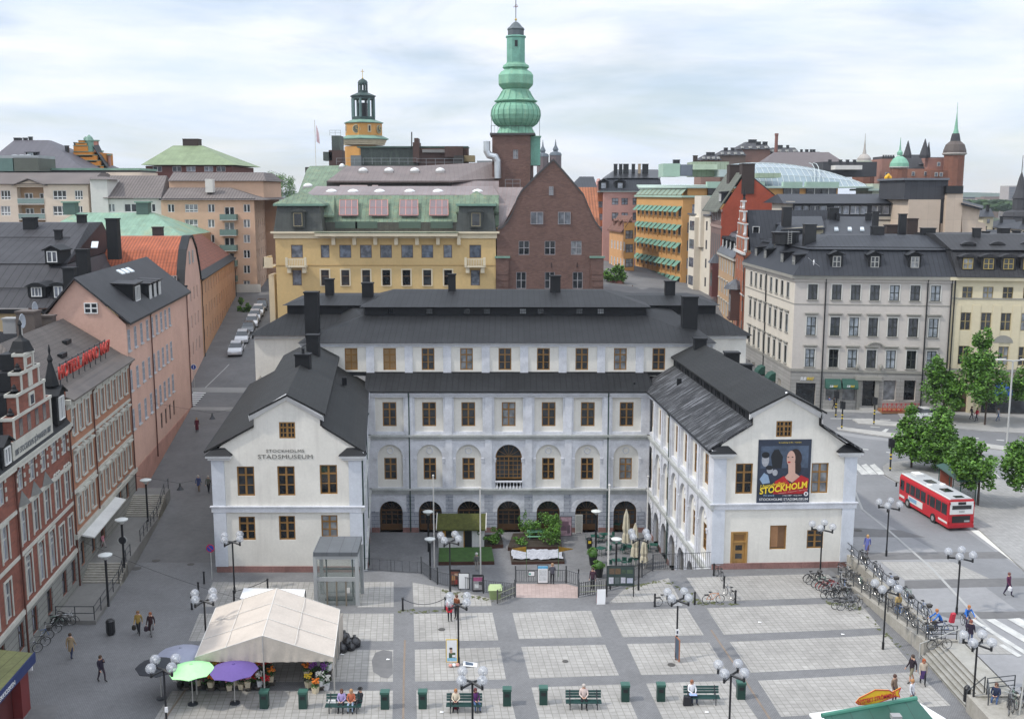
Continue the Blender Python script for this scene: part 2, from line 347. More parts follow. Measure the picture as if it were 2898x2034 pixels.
class Bld:
 def __init__(s,name,label,loc,cat='building',group=None):
  s.loc=Vector(loc);s.root=thing(name,label,cat,loc,0,group);s.parts={};s.facs=[];s.chs=[];s.ex=[]
 def mb(s,name):
  if name in SPLIT:k=MB();s.ex.append((name,k));return k
  if name not in s.parts:s.parts[name]=MB()
  return s.parts[name]
 def walls(s,pts,z0,z1,m,part='wall',rev=.18):
  return[Fac(s,pts[i],pts[(i+1)%len(pts)],z0,z1,m,part,rev)for i in range(len(pts))]
 def frustum(s,lo,hi,m,part='roof',top=True,bot=True):
  mb=s.mb(part);k=len(lo)
  for i in range(k):
   j=(i+1)%k;q=[lo[i],lo[j],hi[j],hi[i]];q2=[]
   for p in q:
    if not q2 or(Vector(p)-Vector(q2[-1])).length>1e-4:q2.append(p)
   if(Vector(q2[0])-Vector(q2[-1])).length<1e-4:q2.pop()
   if len(q2)>2:mb.face(q2,m)
  if top and(Vector(hi[0])-Vector(hi[2])).length>.01 and(Vector(hi[0])-Vector(hi[1])).length>.01 and(Vector(hi[1])-Vector(hi[2])).length>.01:mb.face(hi,m)
  if bot:mb.face([Vector(p)for p in reversed(lo)],m)
 def inset(s,pts,z,d):
  """grow (d<0) or shrink the footprint polygon"""
  out=[];n=len(pts);P=[Vector((p[0],p[1]))for p in pts]
  for i in range(n):
   a,b,c=P[i-1],P[i],P[(i+1)%n];e1=(b-a).normalized();e2=(c-b).normalized()
   n1=Vector((-e1.y,e1.x));n2=Vector((-e2.y,e2.x));k=n1+n2;k=k*(d/max(.2,(1+n1.dot(n2))));out.append(Vector((b.x+k.x,b.y+k.y,z)))
  return out
 def gable(s,pts,z,h,m,ov=.4,axis=0,wallm=None,th=.18):
  """pts ccw from front-left; axis 0: ridge runs front to back; 1: left to right"""
  P=s.inset(pts,z,-ov);a,b,c,d=P;mb=s.mb('roof')
  Z=Vector((0,0,h));T=Vector((0,0,th))
  if axis==0:r0=(a+b)/2+Z;r1=(d+c)/2+Z;mb.slab([a+T,r0+T,r1+T,d+T],th,m);mb.slab([r0+T,b+T,c+T,r1+T],th,m);ends=((0,1),(2,3))
  else:r0=(a+d)/2+Z;r1=(b+c)/2+Z;mb.slab([a+T,b+T,r1+T,r0+T],th,m);mb.slab([r0+T,r1+T,c+T,d+T],th,m);ends=((1,2),(3,0))
  if wallm:
   for i,j in ends:
    p,q=Vector((*pts[i][:2],z)),Vector((*pts[j][:2],z));s.mb('wall').face([p,q,(p+q)/2+Z*.97],wallm)
  return r0,r1
 def hip(s,pts,z,h,m,ov=.4,inset=None,axis=1,k=.5):
  P=s.inset(pts,z,-ov);a,b,c,d=P;Z=Vector((0,0,h))
  if axis==1:
   w=(d-a).length/2*(inset if inset is not None else 1);t=(b-a).normalized();r0=(a+d)/2+t*w+Z;r1=(b+c)/2-t*w+Z;hi=[r0,r1,r1,r0]
  else:
   w=(b-a).length/2*(inset if inset is not None else 1);t=(d-a).normalized();r0=(a+b)/2+t*w+Z;r1=(d+c)/2-t*w+Z;hi=[r0,r0,r1,r1]
  s.frustum(P,hi,m);return r0,r1
 def chimney(s,x,y,z0,z1,w,d,m,cap=None,rz=0.0,pots=0):
  mb=MB();cap=cap or m;c,sn=math.cos(rz),math.sin(rz);t=(c,sn);n=(sn,-c)
  mb.obox((x,y,0),t,n,w/2,-d/2,d/2,z0,z1-.15,m);mb.obox((x,y,0),t,n,w/2+.08,-d/2-.08,d/2+.08,z1-.15,z1,cap)
  for i in range(pots):mb.tube((x+(i-(pots-1)/2)*.5*c,y+(i-(pots-1)/2)*.5*sn,z1),(x+(i-(pots-1)/2)*.5*c,y+(i-(pots-1)/2)*.5*sn,z1+.5),.14,cap,8)
  s.chs.append((mb,'chimney'))
 def sub(s,name,parent='roof'):mb=MB();s.chs.append((mb,name));return mb
 def dormer(s,c,t,w,h,dep,m,st,kind='gable',gm=None):
  """c: foot centre of the dormer's face, t: direction along the face"""
  mb=MB();t=Vector((t[0],t[1],0)).normalized();n=Vector((t.y,-t.x,0));c=Vector(c);Z=Vector((0,0,1))
  f=lambda u,d,z:c+t*u-n*d+Z*z
  a=w/2;mb.mesh([f(-a,0,0),f(a,0,0),f(a,dep,0),f(-a,dep,0),f(-a,0,h),f(a,0,h),f(a,dep,h),f(-a,dep,h)],[(0,1,5,4),(1,2,6,5),(3,0,4,7),(4,5,6,7),(2,3,7,6)],gm or m)
  o=.22
  if kind=='gable':
   rh=w*.33;mb.slab([f(-a-o,-o,h+.02),f(0,-o,h+rh),f(0,dep,h+rh),f(-a-o,dep,h+.02)],.1,m);mb.slab([f(0,-o,h+rh),f(a+o,-o,h+.02),f(a+o,dep,h+.02),f(0,dep,h+rh)],.1,m)
   mb.face([f(-a,0,h),f(a,0,h),f(0,0,h+rh-.1)],gm or m)
  elif kind=='flat':mb.slab([f(-a-o,-o,h+.1),f(a+o,-o,h+.1),f(a+o,dep,h+.3),f(-a-o,dep,h+.3)],.12,m)
  else:
   K=6;A=[(-a-o+(w+2*o)*i/K,h+.05+w*.22*math.sin(math.pi*i/K))for i in range(K+1)]
   mb.loft([[f(x,-o,z)for x,z in A]+[f(x,-o,h)for x,z in reversed(A)],[f(x,dep,z)for x,z in A]+[f(x,dep,h)for x,z in reversed(A)]],m)
  s.chs.append((mb,'dormer'))
  if st:
   ww,hh=st.get('w',w*.75),st.get('h',h*.8);o2=bpy.data.objects.new('window',winmesh(ww,hh,st));COL.objects.link(o2);s.chs.append((o2,f(0,-.0,(h-hh)*.6)+n*.03,math.atan2(t.y,t.x)))
 def done(s):
  for f in s.facs:f.finish()
  objs={}
  for k,mb in s.ex:
   if mb.f:mb.build(k,s.root)
  s.ex=[]
  for k,mb in s.parts.items():
   if mb.f:objs[k]=mb.build(k,s.root)
  par=objs.get('roof',s.root);last=None
  for e in s.chs:
   if isinstance(e[0],MB):last=e[0].build(e[1],par)
   else:e[0].parent=par;e[0].location=e[1]-s.loc;e[0].rotation_euler=(0,0,e[2])
  s.objs=objs;return s
# ---------- palette ----------
M_PIPE=mat('dark_pipe',(.02,.025,.025),.5,0)
BLACKM=mat('black_paint',(.012,.013,.015),.4,0)
IRON=mat('dark_iron',(.03,.034,.04),.5,.2)
CREAM=mat('cream_plaster',(.70,.675,.615),.9,.08,.5,streak=.34,dirt=(.45,.42,.38))
STONEB=mat('blue_grey_stone',(.62,.63,.665),.85,.18,.9,streak=.35,dirt=(.60,.61,.64))
STONEG=mat('grey_coursed_stone',(.44,.46,.51),.85,.22,.8,pat='blocks',s=(1.2,.42),mort=.03,col2=(.2,.22,.27),bump=.6)
TRIMW=mat('pale_trim',(.62,.62,.62),.8,.1,.8)
GRANITE=mat('red_granite',(.30,.16,.14),.7,.3,.8,pat='blocks',s=(1.1,.6),mort=.01)
ROOFB=mat('black_seamed_metal',(.018,.019,.021),.6,.3,.45,pat='seam',s=(.62,2.4),mort=.09,col2=(.008,.009,.010),spec=.25)
ROOFT=mat('black_tile',(.025,.026,.026),.65,.3,.5,pat='tile',spec=.25,s=(.26,.36),bump=.5)
ROOFW=mat('weathered_black_tile',(.03,.031,.034),.6,.25,.5,spec=.25,pat='tile',s=(.26,.36),bump=.5,dirt=(.30,.31,.33))
ROOFE=mat('eave_metal',(.014,.015,.017),.6,.2,spec=.25)
BRWN=mat('ochre_brown_frame',(.26,.135,.035),.6,.15,2)
WOOD=mat('oak_door',(.36,.2,.06),.6,.15,2)
SETT=mat('grey_setts',(.205,.205,.21),.9,.16,.35,pat='blocks',s=(.14,.11),mort=.014,col2=(.11,.11,.11),bump=.3)
FLAG=mat('pale_flagstones',(.35,.337,.315),.9,.2,.3,pat='pavers',s=(.42,.42),mort=.024,col2=(.22,.21,.19))
ASPH=mat('asphalt',(.16,.162,.168),.9,.14,.25)
ASPHD=mat('dark_asphalt',(.14,.138,.138),.9,.2,.25)
ASPHR=mat('grey_concrete_road',(.25,.25,.255),.9,.12,.25)
PINKP=mat('pink_paving',(.40,.31,.28),.9,.1,.6,pat='pavers',s=(.3,.3),mort=.01)
WHITEP=mat('white_road_paint',(.50,.50,.48),.8,.25,1.5)
CURBM=mat('granite_kerb',(.38,.37,.35),.9,.15,1)
CONC=mat('old_concrete',(.34,.32,.28),.9,.2,.6,streak=.5,dirt=(.12,.12,.07))
SKIN=mat('skin',(.52,.30,.21),.6,.05,5)
# ---------- ground ----------
def lerp(tab,y):
 if y<=tab[0][0]:return tab[0][1]
 for(a,b),(c,d)in zip(tab,tab[1:]):
  if y<=c:return b+(d-b)*(y-a)/(c-a)
 return tab[-1][1]
TL=[(0,0),(82,0),(98,1.2),(128,4.3),(150,6.6),(200,10.5),(260,13),(420,12),(900,4),(4000,2)]
TR=[(0,1),(142,1),(170,3),(200,8),(260,10),(420,4),(700,0),(4000,0)]
def hh(x,y):
 w=min(max((x-20)/8,0),1)
 if y>150:w=min(max((x-20)/25,0),1)
 if-21<x<21 and 84<y<108:return-8
 return lerp(TL,y)*(1-w)+lerp(TR,y)*w
def GT(px,py):
 z=0
 for _ in range(60):
  p=G(px,py,z);z=z*.5+hh(p.x,p.y)*.5
 return G(px,py,z)
tb=MB();fb=MB()
xs=[-1500,-700,-300,-150,-100]+list(range(-70,71,3))+[100,150,300,700,1500,3000]
ys=[82]+list(range(85,221,3))+[240,260,340,420,600,900,1500,2500,4500]
for i in range(len(xs)-1):
 for j in range(len(ys)-1):
  x0,x1,y0,y1=xs[i],xs[i+1],ys[j],ys[j+1]
  if x0>=29 and y0<142:continue
  if x0==26 and y0<142:x1=28.0
  q=[(x,y,hh(x,y))for x,y in((x0,y0),(x1,y0),(x1,y1),(x0,y1))]
  if q[0][2]<-5 or q[2][2]<-5 or q[1][2]<-5 or q[3][2]<-5:continue
  (tb if y0<340 else fb).face(q,ASPHD if y0<340 else mat('far_ground',(.05,.075,.035),.95,.4,.02))
tag(tb.build('hillside_street'),kind='structure');tag(fb.build('terrain'),kind='structure')
base=MB();base.face([(-3000,-50,-9),(3000,-50,-9),(3000,5000,-9),(-3000,5000,-9)],ASPHD);tag(base.build('ground'),kind='structure')
# sunken square with the opening of the museum court
EDGE=[(1022,1612),(1192,1623),(1238,1653),(1303,1668),(1368,1678),(1457,1689),(1459,1649),(1602,1649),(1637,1659),(1637,1689),(1727,1668),(1785,1653),(1847,1615),(2015,1608)]
EW=[G(x,y)for x,y in EDGE]
from mathutils.geometry import tessellate_polygon
outer=[Vector((-60,42,0)),Vector((27.4,42,0)),Vector((27.3,64,0)),Vector((26.1,79,0)),Vector((26.2,82.2,0)),Vector((16.4,82.2,0))]+EW[::-1]+[Vector((-12.4,82.2,0)),Vector((-60,82.2,0))]
pb=MB();tri=tessellate_polygon([outer])
for t in tri:
 q=[outer[i]for i in t]
 if(q[1]-q[0]).cross(q[2]-q[0]).z<0:q.reverse()
 pb.face(q,SETT)
tag(pb.build('square'),kind='structure')
cb=MB();cb.face([(-16,76,-5.1),(17,76,-5.1),(17,106,-5.1),(-16,106,-5.1)],mat('court_setts',(.20,.20,.205),.9,.2,.4,pat='blocks',s=(.2,.14),mort=.014))
tag(cb.build('courtyard_floor'),kind='structure')
rb=MB()
for p,q in zip(EW,EW[1:]):rb.face([q+Vector((0,0,-5.2)),p+Vector((0,0,-5.2)),p,q],CONC)
tag(rb.build('retaining_wall'),kind='structure')
pk=MB();pk.face([p+Vector((0,0,.005))for p in(G(1461,1690),G(1635,1692),G(1635,1660),G(1601,1651),G(1461,1651))],PINKP);tag(pk.build('landing_paving'),kind='structure')
# pale flagstone fields of the square
FIELDS=[[(603,1646),(893,1646),(893,1716),(572,1716)],[(1012,1646),(1114,1645),(1114,1717),(1012,1717)],[(564,1735),(1114,1735),(1113,1813),(533,1813)],[(525,1838),(1113,1838),(1112,1928),(489,1928)],[(487,1954),(1112,1953),(1110,2075),(412,2075)],[(1167,1647),(1240,1660),(1388,1692),(1391,1713.5),(1171,1717)],[(1170.5,1736),(1393.5,1732.5),(1410.5,1810.7),(1172.5,1814)],[(1174,1837),(1415,1830.6),(1432,1921),(1174.5,1927)],[(1178,1952),(1439,1946.6),(1470,2075),(1181,2075)],[(1450,1733),(1672.7,1727),(1703.5,1801.6),(1468,1807)],[(1475,1829),(1712.6,1823),(1751.8,1909.6),(1499,1918.7)],[(1504,1944),(1763,1935),(1823,2075),(1538,2075)],[(1727,1725.5),(1944,1720),(1992,1796),(1762,1802)],[(1774,1820.5),(2007,1817),(2062,1905),(1814,1908.6)],[(1828.6,1933),(2068,1925),(2150,2040),(1881,2045)],[(1999,1719.5),(2220,1712),(2432,1704),(2492,1775),(2400,1780),(2048.6,1795)],[(2065,1815),(2400,1801),(2508,1794),(2578,1878),(2400,1888.5),(2125,1902)],[(2145,1925),(2400,1911),(2595,1900),(2690,1995),(2440,2012),(2211,2027)],[(1722,1706),(1765,1668),(1892,1634),(1925,1699)],[(1942.5,1634),(2280,1624),(2345,1625),(2400,1688),(1989,1702)]]
fl=MB()
for q in FIELDS:
 w=[G(x,y,.006)for x,y in q];w=w[::-1]
 ax=Vector((-.10-.0,1,0)).normalized();bx=Vector((1,.05,0)).normalized();det=bx.x*ax.y-bx.y*ax.x
 uv=[((p.x*ax.y-p.y*ax.x)/det,(bx.x*p.y-bx.y*p.x)/det)for p in w]
 fl.face(w,FLAG,uv)
tag(fl.build('paving_fields'),kind='structure')
# upper street on the right, one metre above the square
LW0=[G(2392,1568,1.0),G(2624.6,1772,1.0)];STT=[G(2684,1848,1.0),G(2900,2052,1.0)]
us=MB();us.face([(27.1,82.5,1),Vector((27.2,81.1,1)),Vector((28.2,66.8,1)),Vector((29.2,66.8,1)),Vector((29.2,64.3,1)),Vector((29.5,64.2,1)),(29.5,42,1),(160,42,1),(160,142,1),(28.0,142,1),(28.0,84,1)][::1],ASPHR)
tag(us.build('upper_street'),kind='structure')
def flat(name,polys,m,z,fn=None,ns='structure'):
 b=MB()
 for q in polys:
  w=[fn(x,y)+Vector((0,0,z))if fn else G(x,y,z)for x,y in q]
  n=(w[1]-w[0]).cross(w[2]-w[0])
  b.face(w if n.z>0 else w[::-1],m)
 return tag(b.build(name),kind=ns)
UZ=1.0
flat('road_surface',[[(2398,1330),(2500,1255),(2700,1240),(2898,1225),(2990,1225),(2990,1330),(2898,1300),(2700,1262),(2600,1280),(2520,1360),(2560,1432),(2720,1560),(2800,1640),(2700,1560),(2520,1500),(2430,1410)]][:0]or[[(2330,1160),(2990,1195),(2990,1295),(2760,1265),(2630,1255),(2450,1232),(2330,1215)]],ASPH,UZ+.004)
flat('road_surface',[[(2330,1225),(2620,1262),(2990,1310),(2990,1400),(2640,1360),(2500,1318),(2495,1345),(2560,1380),(2760,1520),(2990,1680),(2990,1790),(2905,1745),(2640,1552),(2440,1445),(2398,1370)]],mat('asphalt_blue',(.19,.193,.20),.9,.12,.25),UZ+.005)
flat('dark_paving_stripes',[[(2402,1492),(2550,1500),(2620,1520),(2405,1518)],[(2430,1563),(2898,1560),(2990,1560),(2990,1578),(2700,1580),(2430,1584)],[(2560,1642),(2990,1632),(2990,1655),(2560,1665)],[(2640,1732),(2990,1727),(2990,1748),(2690,1750)]],ASPHD,UZ+.010)
flat('pale_paving',[[(2805,1445),(2990,1445),(2990,1500),(2880,1500)],[(2860,1520),(2990,1520),(2990,1556),(2905,1556)],[(2490,1588),(2700,1590),(2800,1636),(2560,1640)],[(2700,1780),(2840,1800),(2880,1850),(2760,1850)]],mat('worn_flagstones',(.34,.33,.31),.9,.1,.3,pat='pavers',s=(.42,.42),mort=.014),UZ+.014)
flat('white_kerb',[[(2747,1500),(2770,1500),(2990,1657),(2990,1680)],[(2752,1508),(2748,1500),(2990,1672),(2990,1690)]][:1],mat('pale_kerb',(.60,.59,.55),.9,.1),UZ+.018)
def line(px,w,m,z,name,fn=None):
 b=MB();P=[(fn(x,y)if fn else G(x,y,z))for x,y in px]
 for p,q in zip(P,P[1:]):
  d=(q-p).normalized();n=Vector((-d.y,d.x,0))*w/2;o=Vector((0,0,.02 if fn else 0))
  b.face([p-n+o,q-n+o,q+n+o,p+n+o],m)
 return tag(b.build(name),kind='structure')
line([(2411,1370),(2440,1440),(2515,1500),(2640,1610),(2760,1740),(2885,1855)],.22,mat('pale_gutter',(.34,.34,.33),.9,.1),UZ+.022,'gutter_line')
# painted markings
flat('crossing_stripes',[[(x,1316),(x+14,1316-4),(x+46,1341),(x+25,1343)]for x in(2414,2437,2461)]+[[(2396,1322),(2400,1318),(2428,1343),(2412,1344)]]+[[(2746,1752),(2757,1750),(2898,1838),(2898,1850)],[(2790,1752),(2815,1750),(2990,1850),(2990,1870)],[(2850,1750),(2885,1748),(2990,1800),(2990,1830)],[(2826,1824),(2840,1822),(2893,1855),(2880,1858)]],WHITEP,UZ+.028)
flat('lane_dashes',[[(2486,1226),(2506,1213),(2516,1214),(2500,1228)],[(2463,1206),(2490,1208),(2490,1209.5),(2463,1207.5)],[(2430,1268),(2458,1271),(2458,1273),(2430,1270)],[(2508,1278),(2530,1281),(2530,1282.5),(2508,1280)],[(2490,1186),(2520,1187),(2520,1188.5),(2490,1187.5)],[(2350,1183),(2470,1184.5),(2470,1186),(2350,1184.5)],[(2740,1237),(2770,1239),(2770,1241),(2740,1239)],[(2820,1243),(2842,1245),(2842,1247),(2820,1245)],[(2830,1310),(2855,1313),(2855,1315),(2830,1312)],[(2810,1332),(2830,1350),(2828,1351),(2806,1333)]],WHITEP,UZ+.02)
def island(name,px,h,m,z0=1.0):
 b=MB();P=[G(x,y,z0)for x,y in px]
 a=sum((P[i].x*P[(i+1)%len(P)].y-P[(i+1)%len(P)].x*P[i].y)for i in range(len(P)))
 if a<0:P.reverse()
 b.prism([(p.x,p.y)for p in P],z0-.05,z0+h,m);return tag(b.build(name),kind='structure')
island('pavement',[(2498,1322),(2512,1312),(2560,1305),(2700,1330),(2990,1395),(2990,1700),(2770,1500),(2760,1497),(2560,1378),(2503,1345)],.12,mat('bus_stop_paving',(.30,.295,.285),.9,.12,.3,pat='pavers',s=(.42,.42),mort=.014,col2=(.2,.2,.2)))
island('traffic_island',[(2368,1212),(2385,1210),(2500,1224),(2700,1245),(2990,1285),(2990,1296),(2700,1256),(2500,1236),(2372,1217)],.12,CURBM)
island('traffic_island',[(2412,1186),(2440,1182),(2530,1195),(2660,1215),(2990,1240),(2990,1252),(2660,1224),(2520,1207),(2412,1193)][:0]or[(2412,1189),(2440,1186),(2545,1197),(2540,1208),(2430,1200)],.12,CURBM)
island('pavement',[(2318,1158),(2440,1159),(2700,1167),(2990,1175),(2990,1232),(2800,1222),(2700,1213),(2560,1200),(2540,1172),(2318,1166)],.12,mat('far_pavement',(.30,.295,.285),.9,.12,.3))
flat('crossing_stripes',[[(547+i*0-i*6.2,1110+i*5.6),(583-i*4.8,1111+i*5.6),(581-i*4.8,1113.2+i*5.6),(545-i*6.2,1112.5+i*5.6)]for i in range(7)],mat('street_paint',(.75,.75,.73),.8,.1),.03,GT)
flat('street_paving',[[(497,1098),(598,1096),(735,1098),(700,1112),(583,1110),(499,1104)]],mat('street_flags',(.24,.235,.225),.9,.1,.4),.02,GT)
flat('street_paving',[[(498,1150),(560,1152),(700,1152),(690,1165),(560,1160),(480,1163)]],mat('street_flags'),.02,GT)
line([(580,1098),(640,1040),(690,985),(725,930),(745,880)],.15,mat('pale_gutter'),0,'kerb_line',GT)
line([(1146,1810),(1143,1900),(1141,2050)],.12,mat('rust_drain',(.22,.17,.13),.9,.2),.012,'drain_channel')
line([(2012,1781),(2085,1888),(2190,2050)],.12,mat('rust_drain'),.012,'drain_channel')
line([(560,1900),(455,2050)],.12,mat('rust_drain'),.012,'drain_channel')
flat('asphalt_patch',[[(1052,1868),(1062,1846),(1085,1838),(1110,1842),(1112,1905),(1098,1918),(1078,1915),(1070,1908),(1056,1900)]],ASPHD,.014)
flat('asphalt_patch',[[(95,1993),(165,1995),(150,2060),(60,2060)]],ASPHD,.014)
# ---------- museum ----------
MU=Bld('museum_building','white plastered museum with black roofs around an open arcaded court',(0,105,0))
def win_st(**k):d=dict(m=BRWN,c=2,r=(.36,.70),fw=.1,mw=.05);d.update(k);return d
WB=win_st();WA=win_st(c=6,r=(.2,.4,.6,.8),arch=True,mw=.035,fw=.12,rev=.5)
WAD=win_st(m=mat('dark_door_wood',(.12,.06,.022),.6,.2,2),g=glassmat('arcade_glass',(.012,.014,.016),(.05,.055,.06),.3),c=4,r=(.3,.55,.8),arch=True,mw=.04,fw=.16,rev=.75,door=.2)
def bays(A,B,us,big=None,row1=True,ends=True):
 """court wall: grey stone frames in front, cream plaster with windows behind"""
 fo=Fac(MU,A,B,-5.1,9.9,STONEB,'stone_front',.25);off=fo.n*.25
 fi=Fac(MU,(fo.A-off)[:2],(fo.B-off)[:2],-5.1,9.8,CREAM,'wall',.15);f=MU.mb('stone_front');bw=us[1]-us[0];pw=min(2.95,bw-.9)
 lo=MU.mb('coursed_stone')
 for i,u in enumerate(us):
  fo.hole(u,5.65,pw,3.65,rev=.25);fi.win(u,6.19,1.42,2.53,WB)
  f.obox(fo.pt(u,5.85),fo.t,fo.n,pw/2-.22,-.22,-.12,0,3.2,CREAM)if False else None
  rw=min(2.63,bw-.8)
  if big is not None and i==big:
   fo.hole(u,-.3,2.75,4.6,True,rev=.5);fi.hole(u,-.3,2.75,4.6,True);fi.win(u,.55,2.75,3.75,WA,hole=False,out=-.3)
   bl=MU.mb('balustrade');bl.obox(fo.pt(u,.3),fo.t,fo.n,1.4,-.1,.2,0,.14,STONEB);bl.obox(fo.pt(u,-.6),fo.t,fo.n,1.4,-.1,.2,0,.1,STONEB)
   for k in range(8):bl.lathe([(.05,0),(.1,.12),(.11,.25),(.05,.5),(.05,.62),(.09,.8)],fo.pt(u-1.2+k*.343,-.5,.06),STONEB,6)
  else:
   fo.hole(u,-.3,rw,4.6,True,rev=.25);fi.win(u,.53,1.3,2.3,WB)
   bb=MU.mb('roundel');c=fi.pt(u,3.62,.03);bb.torus(c,fi.n,.3,.05,STONEB,16,5);bb.lathe([(.3,0),(.29,.02)],c,mat('roundel_plaster',(.5,.48,.44)),4)if False else None
  for sgn in(-1,1):
   f.obox(fo.pt(u+sgn*(rw/2+.12),2.75),fo.t,fo.n,.16,.003,.1,0,.12,STONEB);f.obox(fo.pt(u+sgn*(rw/2+.12),2.45),fo.t,fo.n,.13,.003,.07,0,.3,STONEB)
  if row1:
   aw=min(2.42,bw-.95);fo.hole(u,-5.1,aw,3.38,True,rev=.8);fi.hole(u,-5.1,aw,3.38,True,rev=.6);fi.win(u,-5.08,aw,3.36,WAD,hole=False,out=-.5,name='arched_door')
   N=9
   for k in range(N):
    a0=math.pi*(k+.06)/N;a1=math.pi*(k+.94)/N;r0=aw/2+.01;r1=aw/2+(.62 if k==N//2 else .45);zc=-1.72-aw/2;q=[(u-r*math.cos(a),zc+r*math.sin(a))for r,a in((r0,a0),(r0,a1),(r1,a1),(r1,a0))]
    lo.loft([[fo.pt(x,z,.06)for x,z in q],[fo.pt(x,z,-.02)for x,z in q]],STONEB)
 SBN=mat('weathered_band_stone',(.42,.43,.42),.9,.25,.8,streak=.5,dirt=(.30,.34,.25))
 for z,h,o,m in((9.55,.35,.3,STONEB),(9.3,.25,.14,STONEB),(5.15,.22,.3,SBN),(4.85,.3,.14,SBN),(-.55,.2,.3,SBN),(-.95,.4,.14,SBN)):fo.band(z,h,o,m,'stone_band')
 mids=[(a+b)/2 for a,b in zip(us,us[1:])]
 for u in mids:
  for z0,h in((5.37,3.9),(-.35,5.2)):f.obox(fo.pt(u,z0),fo.t,fo.n,.36 if bw>3.8 else .26,.003,.13,0,h,STONEB)
 aw=min(2.42,bw-.95);ed=[-aw/2+us[0]-(us[1]-us[0])+aw]if False else[]
 prs=[(max(us[0]-bw/2,0.02),us[0]-aw/2)]+[(a+aw/2,b-aw/2)for a,b in zip(us,us[1:])]+[(us[-1]+aw/2,min(us[-1]+bw/2,fo.L-.02))]
 for a,b in prs:
  if b-a<.1:continue
  for k in range(8):
   z=-4.6+k*.45;hw=(b-a)/2-(0.0 if z<-3 else .42)
   if hw>.08:lo.obox(fo.pt((a+b)/2,z),fo.t,fo.n,hw,.003,.05,.03,.43,STONEG)
  lo.obox(fo.pt((a+b)/2,-5.1),fo.t,fo.n,(b-a)/2,.003,.08,0,.5,GRANITE)
 return fo,fi
# footprints
LA,LB=(-23.6,79.8),(-11.95,79.8);LC,LD=(-14.9,105.0),(-28.2,115.2)
RA,RB=(16.1,80.4),(27.45,80.9);RC,RD=(26.0,115.2),(14.2,105.0)
fc=Fac(MU,(-14.9,105.0),(14.2,105.0),9,9.05,STONEB);MU.facs.remove(fc)
us_c=[fc.uz(px,1170)[0]for px in(1101.5,1214,1325,1439.5,1553,1664,1774)]
FO,FI=bays((-14.9,105.0),(14.2,105.0),us_c,big=3)
FR=Fac(MU,RD,RA,9,9.05,STONEB);MU.facs.remove(FR)
ua=FR.uz(1843,1200)[0];ub=FR.uz(1993,1330)[0];us_r=[ua+(ub-ua)*i/6 for i in range(7)]
FO2,FI2=bays(RD,RA,us_r)
us_l=[FR.L-u for u in us_r][::-1]
FO3,FI3=bays(LB,LC,us_l)
for f,us2 in((FO,(1,)),(FO2,(4,)),(FO3,(3,))):pass
PIPEG=mat('green_pipe',(.03,.06,.05),.5,.1)
FO.pipe(fc.uz(1158,1200)[0],-5,9.8,PIPEG);FO.pipe(fc.uz(1721,1200)[0],-5,9.8,PIPEG);FO2.pipe(us_r[2]+1.7,-5,9.8,PIPEG);FO3.pipe(us_l[3]+1.7,-5,9.8,PIPEG);FO3.pipe(.6,-.0,9.8,PIPEG)
